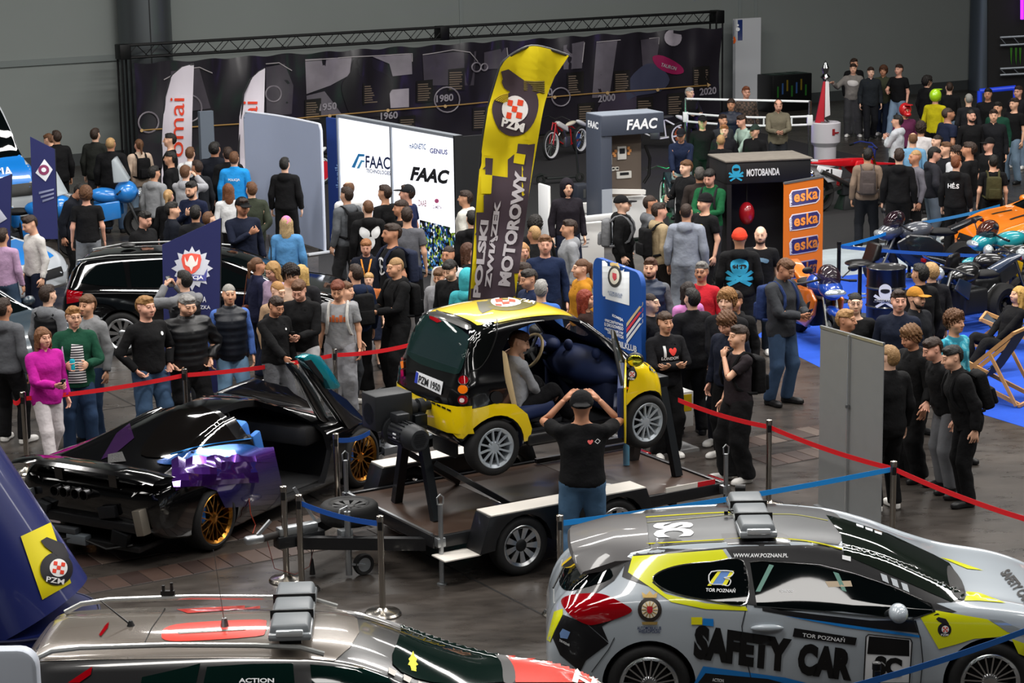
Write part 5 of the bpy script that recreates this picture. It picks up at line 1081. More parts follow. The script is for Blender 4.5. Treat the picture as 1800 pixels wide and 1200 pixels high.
 PL([(382, 690), (420, 674), (448, 664), (466, 670), (500, 678), (512, 690), (540, 706), (566, 728), (548, 724), (520, 712), (490, 706), (452, 700), (410, 694)], .10, 'door_skin', GLOSSB, .02); PL([(440, 694), (520, 712), (540, 722), (470, 708)], .05, 'door_card', M('#2a2a2c', rough=.5), .01, -.08)
 # torn front corner
 for i in range(10): MB().box((3.25+rr.uniform(-.25, .25), -.70+rr.uniform(-.25, .1), .42+rr.uniform(-.2, .25)), (rr.uniform(.05, .3), rr.uniform(.03, .2), rr.uniform(.02, .1)), rz=rr.uniform(-1, 1), rx=rr.uniform(-.6, .6)).build('torn_piece', M(rr.choice(('#0c0c0e', '#1a1a1d', '#6a6d72', '#2c2d30')), rough=.35, metal=.4), r, bevel=.005)
 MB().lathe([(0, 0), (.07, .02), (.09, .06), (.06, .12), (0, .13)], (3.18, -.82, .58), 'X', 14).build('headlamp', CLEARL, r)
 return r
supercar()
# ---------- yellow microcar on the roll-over trailer
TR_ANG = math.radians(31.2)
def microcar():
 r = empty('microcar', (-.566, 22.27, .885), math.radians(31.5), 'yellow and black two-seat microcar with its door open on a trailer', 'car')
 st = [(-.345, .44, .50, .55, .62, .66, .36), (-.33, .36, .64, .55, .78, .84, .44), (-.27, .30, .712, .56, .95, 1.08, .50), (-.17, .26, .745, .58, .99, 1.33, .54), (-.05, .24, .757, .6, 1.0, 1.475, .555), (.12, .22, .757, .6, 1.0, 1.525, .57), (.5, .22, .757, .6, .98, 1.549, .575), (.85, .22, .757, .6, .97, 1.535, .575), (1.1, .22, .757, .6, .96, 1.47, .575), (1.35, .22, .757, .6, .95, 1.30, .58), (1.62, .22, .755, .6, .92, 1.06, .60), (1.76, .22, .75, .6, .89, .95, .60), (1.95, .23, .71, .58, .80, .85, .54), (2.08, .27, .62, .55, .68, .74, .45), (2.16, .34, .45, .5, .56, .60, .3)]
 YE = paint('#f0cf08'); BK = M('#08080a', rough=.16, coat=1.)
 dp = [(.42, .33), (.22, .56), (.13, .92), (.15, 1.22), (.28, 1.39), (.60, 1.455), (.90, 1.45), (1.10, 1.39), (1.30, 1.22), (1.50, 1.02), (1.56, .80), (1.53, .45), (1.46, .32)]
 door = MB(); door.prism(dp, -1.0, -.42, 'XZ'); lw = MB(); lw.prism([(.52, 1.00), (.58, 1.22), (.70, 1.38), (.92, 1.41), (1.10, 1.36), (1.30, 1.19), (1.46, 1.02)], .42, 1.0, 'XZ')
 cab = loft(st, nx=28, inset=.055, x0=.02, x1=1.72, lift=.03); ws = MB(); ws.prism([(1.10, 1.44), (1.12, 1.60), (1.9, 1.2), (1.72, .99), (1.60, 1.03)], -.50, .50, 'XZ'); rw = MB(); rw.prism([(-.245, 1.07), (-.5, 1.07), (-.4, 1.6), (-.10, 1.44), (-.02, 1.40)], -.50, .50, 'XZ')
 ow = shell('body', st, [BK, M('#0d1530', rough=.7)], r, [(0, .28, .757), (1.812, .28, .757)], [cab, door, lw, ws, rw], wr=.325, wdepth=.22, nx=76)
 full = link('tmp', loft(st, nx=76).mesh('t'), None, r); bv, lb = car_bvh(r, st, 76); bpy.data.objects.remove(full)
 wh = M('#aeb6bd', rough=.35, metal=.4)
 for x in (0, 1.812):
  for sg in (-1, 1): wheel(r, (x, sg*.665, .28), .285, .19, .195, 'V6', wh, sg, steer=(.10 if x > 1 else 0))
 P = lambda pts, mat, nm='panel', off=.006, cell=8, mirror=False: px_patch(bv, pts, mat, r, off, cell, nm, mirror)
 # roof skin with the big badge
 drop(lb, [(.0, -.50), (.3, -.53), (.9, -.53), (1.08, -.50), (1.12, -.2), (1.13, 0), (1.12, .2), (1.08, .50), (.9, .53), (.3, .53), (.0, .50)], 'top', YE, r, .006, 'roof_panel')
 P(smooth_poly([(740, 548), (756, 541), (800, 559), (828, 572), (822, 580), (780, 562), (742, 554)], 2), M('#3a3a38', rough=.3, coat=.5), 'roof_edge', .008)
 # yellow skirts
 drop(lb, [(-.72, .46), (-.72, .74), (-.60, .72), (-.2, .68), (.2, .68), (.60, .72), (.72, .74), (.72, .46), (.4, .42), (-.4, .42)], 'rear', YE, r, .012, 'rear_skirt')
 hs = [(1.50, .30), (1.60, .62), (1.60, .93), (1.74, .96), (1.98, .80), (2.12, .64), (2.16, .50), (2.10, .36)]
 def side(poly, y0, nm): return drop(lb, poly, 'right' if y0 < 0 else 'left', YE, r, .010, nm)
 arch = [(1.812+.335*math.cos(t), .28+.335*math.sin(t)) for t in np.linspace(PI, 0, 14)]
 for sg in (-1, 1): side([(1.46, .30)]+arch+[(2.15, .36), (2.16, .52), (2.06, .76), (1.78, .95), (1.62, .95), (1.58, .7), (1.50, .45)], sg, 'front_fender')
 ar2 = [(.335*math.cos(t), .28+.335*math.sin(t)) for t in np.linspace(0.05, PI-.15, 14)]
 for sg in (-1, 1): side([(.40, .30), (.42, .42), (.36, .58), (.22, .70), (0, .74), (-.16, .72), (-.33, .70), (-.345, .46), (-.33, .40)]+ar2[::-1][1:], sg, 'rear_fender')
 drop(lb, [(1.62, -.50), (1.75, -.56), (1.95, -.52), (2.08, -.44), (2.15, -.25), (2.16, 0), (2.15, .25), (2.08, .44), (1.95, .52), (1.75, .56), (1.62, .50), (1.70, .3), (1.73, 0), (1.70, -.3)], 'top', YE, r, .010, 'bonnet')
 # glass
 P(smooth_poly([(738, 556), (760, 556), (800, 572), (822, 588), (826, 596), (818, 630), (808, 656), (790, 655), (740, 640), (716, 622), (718, 610), (728, 575)], 2), M('#1f3634', rough=.04, alpha=.62, spec=.8), 'rear_window', .008)
 P(smooth_poly([(826, 580), (846, 572), (868, 566), (868, 590), (858, 620), (846, 640), (830, 650), (824, 646)], 3), M('#0b0d0d', rough=.05, coat=1.), 'quarter_window', .008)
 px_line(bv, smooth_poly([(874, 562), (872, 590), (860, 622), (842, 648), (826, 652)], 4, False), .006, M('#050505', rough=.3), r, 'window_seal', off=.008)
 drop(lb, [(-.50, 1.04), (.50, 1.04), (.47, 1.46), (-.47, 1.46)], 'front', M('#9fb6b4', rough=.02, alpha=.22, spec=.9), r, .004, 'windscreen')
 # lamps, plate, filler cap, badges
 for (x, y, m) in ((816, 668, REDL), (815, 684, AMBER), (815, 702, REDL)): P(circle(8.2, 16, (x, y)), m, 'tail_lamp', .016, 5); px_line(bv, circle(8.6, 16, (x, y)), .006, BLACK, r, 'lamp_ring', True, .014, 4)
 P(circle(4, 12, (814, 703)), M('#e9d8d4', rough=.2), 'reflector', .022, 4)
 for y in (612, 626, 640): P([(706, y+10), (711, y+8), (712, y+20), (708, y+22)], (REDL, AMBER, REDL)[(y-612)//14], 'tail_lamp', .016, 5)
 P([(734, 652), (781, 671), (777, 694), (731, 672)], WHITE, 'number_plate', .014); P([(734, 653), (738, 655), (736, 674), (731, 672)], M('#2a3fae'), 'plate_band', .018); px_text(bv, 'PZM 1950', (738, 672), (775, 689), (2, -13), M('#131315'), r, .020, .02)
 P([(756, 556), (770, 560), (778, 566), (770, 568), (757, 561)], REDL, 'brake_lamp', .014); P(circle(11, 20, (872, 698)), M('#26282a', rough=.4, metal=.5), 'filler_cap', .014, 6)
 for i in range(5): P([(752+i*9, 701+i*4), (759+i*9, 704+i*4), (759+i*9, 707+i*4), (752+i*9, 704+i*4)], BLACK, 'vent_slot', .018, 5)
 pzm_badge(bv, 1108, 658, 20, r, ang=.1, off=.016); P(smooth_poly([(1094, 680), (1098, 678), (1104, 681), (1100, 684)], 2), AMBER, 'indicator', .016, 4)
 P(smooth_poly([(862, 524), (900, 521), (935, 528), (942, 536), (915, 545), (880, 547), (858, 540)], 3), M('#6f6a3c', rough=.3, coat=.6), 'badge', .010); P(smooth_poly([(864, 528), (890, 524), (912, 529), (914, 536), (890, 541), (868, 538)], 3), M('#e9e5df', rough=.35), 'badge', .013); P([(838, 532), (860, 530), (868, 544), (848, 552), (842, 546)], M('#4b493a', rough=.35), 'badge', .010)
 P([(870, 528), (882, 527), (884, 532), (872, 533)], M('#e0452a'), 'badge', .016); P([(894, 527), (906, 529), (906, 533), (895, 532)], M('#e0452a'), 'badge', .016); P([(882, 533), (895, 532), (896, 536), (884, 537)], M('#e0452a'), 'badge', .016); P([(870, 536), (882, 537), (882, 540), (872, 539)], M('#e0452a'), 'badge', .016); px_text(bv, 'PZM', (914, 530), (938, 536), (6, -6), M('#e9e5df'), r, .014, .03)
 P(smooth_poly([(1138, 640), (1152, 648), (1158, 658), (1148, 656), (1140, 648)], 2), CLEARL, 'headlamp', .016, 5)
 # dark rocker sill
 MB().box((.90, -.70, .30), (1.05, .12, .14)).build('sill', M('#1b1a1b', rough=.4), r, bevel=.04, seg=3); MB().box((.90, .70, .30), (1.05, .12, .14)).build('sill', M('#1b1a1b', rough=.4), r, bevel=.04, seg=3)
 # cabin
 NAVY = M('#16264f', rough=.7, noise=.15); BEI = M('#c9b084', rough=.7)
 MB().box((.90, 0, .31), (1.5, 1.24, .05)).build('cabin_floor', M('#14161c', rough=.9), r)
 d = MB(); d.ell((1.50, 0, .80), (.26, .66, .20), 28, 14); d.build('dashboard', NAVY, r); d = MB(); d.box((1.55, 0, .58), (.30, 1.2, .36)); d.build('lower_dash', M('#101c3c', rough=.8), r, bevel=.08, seg=3)
 d = MB(); d.ell((1.30, .34, .99), (.13, .18, .09), 20, 10); d.build('instrument_pod', NAVY, r); d = MB(); d.ell((1.22, .34, 1.00), (.05, .13, .06), 16, 8); d.build('dial', M('#7f8fd8', rough=.3, emit=.15), r)
 for yy in (.02, -.50): MB().ell((1.36, yy, 1.02), (.05, .05, .06), 14, 8).cyl((1.38, yy, .94), (1.38, yy, 1.0), .02, n=10).build('dash_pod', NAVY, r)
 MB().box((1.34, .02, .74), (.08, .26, .22)).build('centre_console', M('#22262c', rough=.5), r, bevel=.02)
 for i in range(5): MB().box((1.30, -.06+i*.035, .86), (.02, .02, .08)).build('vent_slat', BLACK, r)
 c0 = Vector((1.10, .34, .93)); sw = MB(); tilt = Matrix.Translation(c0) @ Matrix.Rotation(math.radians(-62), 4, 'Y'); sw.add(*(lambda t: (t.v, t.f))(MB().tube([(.185*math.cos(a*PI/12), .185*math.sin(a*PI/12), 0) for a in range(24)], .017, 8, True)), tilt); w_ = sw.build('steering_wheel', BEI, r)
 sw = MB(); q = MB(); q.ell((0, 0, -.02), (.075, .075, .035), 16, 8)
 for a in (0, 2.1, 4.2): q.bar((0, 0, 0), (.18*math.cos(a), .18*math.sin(a), 0), .035, .02)
 sw.add(q.v, q.f, tilt); sw.build('wheel_boss', M('#15181d', rough=.6), w_); MB().cyl(tuple(c0), (1.4, .34, .78), .03, n=10).build('steering_column', BLACK, r)
 for y in (-.32, .34):
  s_ = MB().box((.60, y, .52), (.50, .46, .16), ry=-.10).build('seat', NAVY, r, bevel=.06, seg=3); MB().box((.28, y, .86), (.13, .46, .66), ry=-.20).build('seat_back', BEI, s_, bevel=.05, seg=3); MB().box((.21, y, 1.22), (.10, .26, .16), ry=-.20).build('headrest', BEI, s_, bevel=.04)
 # the open door, hinged at the screen pillar
 d = empty('door'); d.parent = r; d.matrix_local = Matrix.Translation((1.53, -.74, 0)) @ Matrix.Rotation(math.radians(55), 4, 'Z') @ Matrix.Translation((-1.53, .74, 0))
 low = [(.52, .36), (.46, .62), (.48, .93), (1.48, .99), (1.53, .80), (1.51, .45), (1.44, .34)]; m = MB(); m.prism(low, -.775, -.755, 'XZ'); m.build('door_skin', YE, d, bevel=.008)
 m = MB(); m.prism([(.55, .40), (.50, .62), (.52, .92), (1.44, .97), (1.49, .80), (1.46, .45)], -.755, -.69, 'XZ'); m.build('door_card', NAVY, d, bevel=.02); m = MB(); m.box((1.0, -.67, .66), (.6, .05, .06)); m.build('armrest', M('#101a36', rough=.6), d, bevel=.02)
 fr = [(.48, .95), (.58, 1.22), (.70, 1.36), (.92, 1.40), (1.10, 1.35), (1.30, 1.18), (1.49, .99)]; MB().tube([(a, -.74+.22*(c-.95), c) for a, c in fr], .016, 8).build('window_frame', BLACK, d)
 m = MB(); m.add([(a, -.74+.22*(c-.95), c) for a, c in fr], [tuple(range(len(fr)))]); m.build('window', M('#9fb0ae', rough=.03, alpha=.25, spec=.9), d, smooth=None)
 for nm, y0 in (('wing_mirror', -1),): MB().ell((1.42, -.86, 1.0), (.06, .09, .075), 16, 10).build(nm, BLACK, d); MB().ell((1.365, -.86, 1.0), (.012, .075, .06), 16, 8).build('mirror_glass', metalm('#d9cf40', .05), d)
 MB().ell((1.50, .88, 1.0), (.06, .10, .075), 16, 10).build('wing_mirror', BLACK, r); MB().bar((1.52, .74, .96), (1.50, .86, .98), .05, .03).build('mirror_arm', BLACK, r)
 # mirror on the near pillar (fixed to the wing)
 MB().tube([(1.62, -.72, .88), (1.64, -.80, .95), (1.64, -.84, 1.0)], .014, 6).build('mirror_arm', BLACK, r)
 return r
CAR = microcar()
def trailer():
 c = Vector((.22, 22.66, 0)); t = empty('car_trailer', c, TR_ANG, 'black flatbed trailer with a wooden deck and white mudguard tops', 'trailer')
 FR = M('#101114', rough=.4, coat=.2); WD = M('#43342c', rough=.35, noise=.3, nscale=3, coat=.2); WT = M('#cfcac2', rough=.5)
 L, Wd, z = 1.72, .93, .45
 for i in range(3): MB().box((-L+.575+i*1.147, 0, z-.012), (1.14, 2*Wd-.06, .024)).build('deck_panel', WD, t, bevel=.003)
 for y in (-Wd, Wd): MB().box((0, y, z-.04), (2*L, .05, .12)).build('side_rail', FR, t, bevel=.006)
 for x in (-L, L): MB().box((x, 0, z-.04), (.05, 2*Wd, .12)).build('end_rail', FR, t, bevel=.006)
 MB().box((-L-.01, 0, z+.03), (.03, 2*Wd-.1, .02)).build('edge_strip', ZINC, t); MB().bar((L-.85, Wd-.1, z+.12), (L+.15, Wd-.1, z+.12), .06, .06).build('ramp_rail', FR, t); MB().bar((L-1.2, Wd-.1, z+.04), (L+.1, Wd-.1, z+.04), .05, .05).build('ramp_rail', FR, t)
 for x in (-1, -.3, .4, 1.1): MB().box((x, 0, z-.10), (.06, 2*Wd, .08)).build('cross_member', FR, t)
 for sg in (-1, 1):                    # mudguards, long boxes with sloped ends
  p = [(-.98, .28), (-.86, .62), (.95, .62), (1.07, .28), (.8, .28), (.68, .50), (-.62, .50), (-.75, .28)]
  m = MB(); m.prism([(-1.40, .30), (-1.28, .66), (.55, .66), (.67, .30), (.53, .30)]+[(.20+.325*math.cos(t), .30+.325*math.sin(t)) for t in np.linspace(.05, PI-.05, 11)]+[(-.35, .30)]+[(-.90+.325*math.cos(t), .30+.325*math.sin(t)) for t in np.linspace(.05, PI-.05, 11)], sg*(Wd+.02), sg*(Wd+.30), 'XZ'); g = m.build('mudguard', FR, t, bevel=.006)
  MB().box((-.365, sg*(Wd+.16), .668), (1.80, .28, .012)).build('guard_top', WT, g); MB().box((-1.58, sg*(Wd+.16), .30), (.40, .26, .012)).build('step_plate', WT, g)
  for x in (-.90, .20): wheel(t, (x, sg*(Wd+.18), .30), .30, .20, .20, 'B9', metalm('#d0d2d4', .25), sg, hubcol=BLACK, disc=BLACK)
 MB().box((L-.42, -Wd+.0, z+.045), (.62, .012, .05)).build('marker_strip', WT, t); MB().box((L-.22, -Wd-.004, z+.045), (.22, .012, .05)).build('marker_red', M('#c01622', rough=.4), t)
 for y in (-Wd*.75, Wd*.75): MB().box((L+.08, y, z-.06), (.08, .30, .12)).build('tail_lamp_unit', M('#7a0a12', rough=.2, coat=1.), t, bevel=.01)
 MB().cyl((L+.12, -Wd-.05, z-.05), (L+.20, -Wd-.12, z-.05), .04, n=14).build('marker_lamp', BLACK, t)
 # drawbar, coupling, jockey wheel
 for sg in (-1, 1): MB().bar((-L, sg*Wd*.8, z-.10), (-L-1.05, sg*.06, z-.08), .08, .12).build('drawbar', FR, t)
 MB().box((-L-1.0, 0, z-.06), (.5, .14, .12)).build('drawbar_head', FR, t, bevel=.01); MB().box((-L-1.02, 0, z+.04), (.42, .11, .09)).build('overrun_device', ZINC, t, bevel=.02); MB().cyl((-L-1.2, 0, z+.02), (-L-1.42, 0, z), .035, n=14).build('coupling_shaft', M('#201c1a', rough=.7), t); MB().box((-L-1.48, 0, z+.01), (.20, .10, .08)).build('coupling_head', ZINC, t, bevel=.03, seg=3); MB().bar((-L-1.44, 0, z+.05), (-L-1.30, 0, z+.17), .03, .03).build('coupling_handle', ZINC, t); MB().bar((-L-.80, .05, z+.08), (-L-.98, .12, z+.42), .025, .03).build('handbrake_lever', ZINC, t)
 MB().cyl((-L-.62, -.30, z-.42), (-L-.62, -.30, z+.22), .032, n=14).build('jockey_post', ZINC, t); MB().box((-L-.62, -.24, z-.05), (.13, .10, .16)).build('jockey_clamp', ZINC, t, bevel=.01); MB().tube([(-L-.62, -.30, z+.22), (-L-.62, -.30, z+.27), (-L-.72, -.34, z+.26), (-L-.74, -.35, z+.20)], .010, 6).build('crank', ZINC, t)
 q = MB(); q.lathe([(.07, -.03), (.10, -.035), (.11, 0), (.10, .035), (.07, .03), (.07, -.03)], axis='Y', n=24); jw = q.build('jockey_wheel', RUBBER, t); jw.location = (-L-.46, -.30, .11); MB().lathe([(0, -.02), (.072, -.025), (.072, .025), (0, .02)], axis='Y', n=18).build('jockey_rim', ZINC, jw); MB().bar((-L-.62, -.30, .14), (-L-.46, -.34, .11), .03, .02).build('jockey_fork', ZINC, t)
 MB().tube([(-L-.9, -.05, z-.12), (-L-.9, -.06, .14)], .006, 5).build('cable', BLACK, t); MB().cyl((-L-.9, -.06, .02), (-L-.9, -.06, .18), .03, .012, 12).build('plug', BLACK, t); MB().tube([(-L-1.35, 0, z), (-L-1.30, -.05, .15), (-L-1.1, -.08, .06), (-L-.95, -.1, .12), (-L-.85, -.05, z-.1)], .004, 5).build('cable', M('#6b2a22'), t)
 # spare tyre on the drawbar
 w_ = wheel(t, (-L-.42, .02, z+.06), .29, .19, .19, 'B9', M('#1a1a1b', rough=.5), -1); w_.matrix_local = Matrix.Translation((-L-.42, .05, z+.10)) @ Matrix.Rotation(-PI/2, 4, 'X'); w_.name = 'spare_wheel'
 # prop stands
 for (x, y) in ((-L+.03, -Wd-.06), (-L+.03, Wd+.06), (L-.04, -Wd-.10)):
  p = MB().cyl((x, y, .02), (x, y, .80), .024, n=12).build('prop_stand', ZINC, t); MB().lathe([(0, 0), (.05, 0), (.05, .012), (0, .02)], (x, y, .0), 'Z', 14).build('foot_plate', ZINC, p); MB().tube([(x-.03, y, .80), (x-.035, y, .87), (x, y, .90), (x+.035, y, .87), (x+.03, y, .80)], .008, 6).build('handle', ZINC, p); MB().box((x, y+.02*(1 if y < 0 else -1), z-.03), (.09, .08, .09)).build('clamp', ZINC, p, bevel=.008)
 # A-frames that carry the car, gear motor
 IR = M('#1a1e22', rough=.4, metal=.5); AX = 1.52
 def aframe(x, lean_):
  for y in (-.42, .40): MB().bar((x, y, z), (x+lean_, y*.28, AX-.12), .09, .08).build('frame_leg', IR if y < 0 else FR, t)
  MB().box((x+lean_, 0, AX-.10), (.14, .34, .12)).build('bearing_block', IR, t, bevel=.01)
 aframe(-L+.30, .0); aframe(L-.22, .0)
 MB().bar((-L+.34, -.36, 1.02), (-L+1.15, -.62, z+.02), .05, .05).build('diagonal_brace', FR, t); MB().bar((-L+.34, .36, 1.02), (-L+1.15, .62, z+.02), .05, .05).build('diagonal_brace', FR, t); MB().bar((L-.26, .34, 1.0), (L-1.0, .55, z+.02), .05, .05).build('diagonal_brace', FR, t)
 DG = M('#26282b', rough=.5, metal=.3)
 gb = MB().box((-L+.02, .02, AX+.02), (.42, .30, .36)).build('gearbox', DG, t, bevel=.02); MB().lathe([(0, 0), (.11, 0), (.11, .03), (.07, .05), (0, .05)], (-L-.19, .02, AX), 'X', 24, Matrix.Identity(4)).build('gear_cover', DG, gb)
 mo = MB(); mo.lathe([(0, -.52), (.10, -.52), (.125, -.48), (.13, -.36), (.115, -.34), (.115, -.06), (.15, -.05), (.15, .0), (0, .0)], (-L+.02, -.12, AX-.16), 'Y', 28); mt = mo.build('electric_motor', DG, t)
 for k in range(18): a = 2*PI*k/18; MB().bar((-L+.02+.122*math.cos(a), -.44, AX-.16+.122*math.sin(a)), (-L+.02+.122*math.cos(a), -.20, AX-.16+.122*math.sin(a)), .008, .02).build('cooling_fin', DG, mt)
 for k in range(7): MB().box((-L+.02, -.643, AX-.16-.06+k*.02), (.15-.02*abs(k-3), .006, .006)).build('fan_guard_bar', BLACK, mt)
 MB().box((-L-.10, -.34, AX-.16), (.006, .06, .05)).build('rating_plate', WHITE, mt); MB().box((-L+.02, -.24, AX-.01), (.14, .16, .09)).build('terminal_box', DG, mt, bevel=.012)
 MB().cyl((-L+.2, 0, AX), (-L+.62, 0, AX), .045, n=16).build('shaft', DG, t)
 for x in (-L+.28, -L+.38): MB().lathe([(.05, -.03), (.085, -.03), (.085, .03), (.05, .03), (.05, -.03)], (x, 0, AX), 'X', 20).build('bearing_ring', DG, t)
 MB().box((-L+.66, 0, AX-.22), (.06, .46, .62)).build('mount_plate', DG, t, bevel=.03); MB().cyl((L-.22, 0, AX-.3), (L-.6, 0, AX-.3), .04, n=12).build('shaft', DG, t)
 return t
trailer()
# ---------- the other parked vehicles
EST = [(-.93, .42, .62, .52, .62, .66, .42), (-.90, .32, .76, .55, .76, .86, .5), (-.84, .26, .83, .58, .92, 1.08, .52), (-.76, .24, .865, .62, .98, 1.27, .52), (-.6, .22, .885, .64, 1.0, 1.40, .53), (0, .21, .89, .66, 1.0, 1.45, .55), (.6, .20, .89, .64, .98, 1.465, .55), (1.2, .20, .89, .62, .96, 1.44, .55), (1.5, .20, .89, .62, .95, 1.39, .54), (1.8, .20, .89, .62, .94, 1.29, .55), (2.2, .2, .89, .62, .92, 1.10, .60), (2.5, .2, .89, .62, .91, .98, .68), (2.9, .2, .88, .62, .86, .91, .70), (3.2, .21, .84, .6, .76, .82, .64), (3.42, .24, .72, .55, .62, .69, .5), (3.53, .32, .5, .5, .5, .52, .3)]
def plain_car(name, label, st, loc, deg, pm, sc=1., rim='B10', rimcol=None, lamps=CLEARL, roofm=None, extra=None, glass=DKGLASS, trim=True):
 r = empty(name, loc, math.radians(deg), label, 'car'); r.scale = (sc,)*3
 shell('body', st, [pm, BLK2], r, [(0, .33, .89), (2.65, .33, .89)], wr=.365, nx=64); bv, lb = car_bvh(r, st, 64)
 for x in (0, 2.65):
  for sg in (-1, 1): wheel(r, (x, sg*.79, .325), .325, .215, .225, rim, rimcol, sg)
 for v in ('right', 'left'):
  for pl in ([(-.62, 1.08), (-.40, 1.30), (.0, 1.36), (.10, 1.02), (-.3, 1.04)], [(.16, 1.02), (.10, 1.36), (.80, 1.38), (.86, 1.0)], [(.92, 1.0), (.88, 1.38), (1.25, 1.35), (1.55, 1.24), (2.15, .98)]): drop(lb, pl, v, glass, r, .006, 'window')
  drop(lb, [(3.05, .70), (3.12, .76), (3.40, .62), (3.36, .56)], v, lamps, r, .008, 'headlamp'); drop(lb, [(-.80, .78), (-.80, .98), (-.55, .96), (-.6, .82)], v, REDL, r, .008, 'tail_lamp')
  if trim: b = MB(); sg = -1 if v == 'right' else 1; b.tube([(-.7, sg*.50, 1.36), (-.2, sg*.555, 1.44), (.7, sg*.57, 1.465), (1.4, sg*.56, 1.40)], .015, 6); b.build('roof_rail', STEEL, r); MB().ell((2.0, sg*.98, 1.02), (.07, .10, .07), 14, 8).build('wing_mirror', pm, r)
  drop(lb, [(.55, .84), (.75, .84), (.75, .80), (.55, .80)], v, CHROME, r, .014, 'door_handle'); drop(lb, [(-.3, .99), (2.3, .93), (2.3, .915), (-.3, .975)], v, CHROME, r, .008, 'belt_trim')
 drop(lb, [(-.62, .99), (-.60, 1.06), (-.46, 1.36), (.46, 1.36), (.60, 1.06), (.62, .99)], 'front', glass, r, .006, 'windscreen'); drop(lb, [(-.58, 1.02), (-.44, 1.33), (.44, 1.33), (.58, 1.02)], 'rear', glass, r, .006, 'rear_window')
 drop(lb, [(-.40, .45), (.40, .45), (.44, .60), (-.44, .60)], 'front', BLACK, r, .008, 'grille'); drop(lb, [(-.26, .62), (.26, .62), (.26, .74), (-.26, .74)], 'rear', WHITE, r, .010, 'number_plate')
 if roofm: drop(lb, [(-.7, -.46), (1.4, -.5), (1.5, 0), (1.4, .5), (-.7, .46)], 'top', roofm, r, .006, 'roof_panel')
 if extra: extra(r, lb)
 return r
suv = plain_car('estate_car', 'glossy black estate car parked behind the blue police banner', EST, (-5.50, 32.45, 0), -3, M('#060607', rough=.1, coat=1.), .97)
MB().ell((-.05, .0, 1.50), (.12, .10, .04), 14, 8).build('roof_camera', BLACK, suv)
b = MB(); b.box((2.05, -.25, 1.16), (.02, .22, .14), ry=.9); b.build('paper_permit', M('#c9e6da', rough=.7), suv)
plain_car('hatchback', 'dark grey-blue car whose bonnet reaches in at the left edge', EST, (-8.75, 31.3, 0), -38, paint('#2c3a44'), .95)
def pol(r, lb):
 BL = paint('#1d78c8'); YG = paint('#c6dc14')
 drop(lb, [(2.45, -.62), (3.3, -.5), (3.4, 0), (3.3, .5), (2.45, .62), (2.5, 0)], 'top', BL, r, .006, 'bonnet_panel')
 for v in ('right', 'left'): drop(lb, [(-.5, .60), (-.5, .86), (3.0, .80), (3.0, .60)], v, BL, r, .006, 'stripe'); drop(lb, [(-.4, .50), (-.4, .60), (3.1, .58), (3.1, .50)], v, YG, r, .007, 'stripe')
 lightbar(r, (.9, 0, 1.47), 1.1, M('#1b4fd0', rough=.15, coat=1.))
plain_car('police_car', 'silver police car with blue bonnet and yellow stripe', EST, (-10.4, 36.8, 0), -24, paint('#aeb4ba'), .95, extra=pol)
VAN = [(-2.6, .35, .95, .8, 1.5, 2.55, .86), (-2.5, .30, 1.0, .8, 1.5, 2.65, .9), (0, .28, 1.0, .8, 1.45, 2.68, .9), (1.4, .28, 1.0, .8, 1.4, 2.62, .88), (1.75, .28, 1.0, .8, 1.38, 2.45, .84), (2.2, .28, 1.0, .8, 1.36, 1.95, .84), (2.55, .28, .99, .8, 1.33, 1.45, .85), (2.9, .3, .96, .75, 1.18, 1.25, .82), (3.1, .34, .90, .7, .95, 1.02, .75), (3.2, .4, .75, .65, .8, .85, .6)]
def van():
 r = empty('police_van', (-11.55, 44.6, 0), math.radians(-52), 'blue and silver police van with dark windscreen at the far left', 'van')
 shell('body', VAN, [paint('#b4b9be'), BLK2], r, [(-1.2, .37, 1.0), (2.35, .37, 1.0)], wr=.42, nx=60); bv, lb = car_bvh(r, VAN, 60)
 for x in (-1.2, 2.35):
  for sg in (-1, 1): wheel(r, (x, sg*.88, .36), .36, .22, .22, 'B9', M('#8a8d90', metal=.6), sg)
 BL = paint('#1577cc')
 drop(lb, [(2.5, -.9), (3.15, -.7), (3.2, 0), (3.15, .7), (2.5, .9), (2.6, 0)], 'top', BL, r, .008, 'bonnet'); drop(lb, [(-.86, 1.45), (-.78, 2.35), (.78, 2.35), (.86, 1.45)], 'front', DKGLASS, r, .008, 'windscreen'); drop(lb, [(-.8, .78), (-.84, 1.0), (.84, 1.0), (.8, .78)], 'front', BLACK, r, .012, 'grille'); drop(lb, [(-.30, .50), (.30, .50), (.30, .62), (-.30, .62)], 'front', WHITE, r, .016, 'number_plate'); drop(lb, [(-.9, 1.02), (-.92, 1.30), (.92, 1.30), (.9, 1.02)], 'front', BL, r, .010, 'front_panel')
 for v in ('right', 'left'): drop(lb, [(-2.4, .75), (-2.4, 1.2), (2.9, 1.15), (2.9, .75)], v, BL, r, .008, 'stripe'); drop(lb, [(1.2, 1.48), (1.2, 2.2), (1.7, 2.2), (2.3, 1.5)], v, DKGLASS, r, .01, 'window'); drop(lb, [(-1.8, 1.55), (-1.8, 2.15), (1.0, 2.15), (1.0, 1.55)], v, DKGLASS, r, .01, 'window')
 m = face_m((3.01, 0, 1.22), (0, 1, 0), (0, 0, 1)); text('POLICJA', WHITE, r, face_m((2.96, 0, 1.225), (0, 1, 0), (-.3, 0, 1)), .24, .03); lightbar(r, (1.5, 0, 2.6), 1.5, M('#b8c4d8', rough=.1, coat=1.)); MB().tube([(2.7, -1.02, 1.5), (2.2, -1.03, 2.2), (1.75, -.98, 2.6)], .03, 6).build('snorkel', BLACK, r)
van()
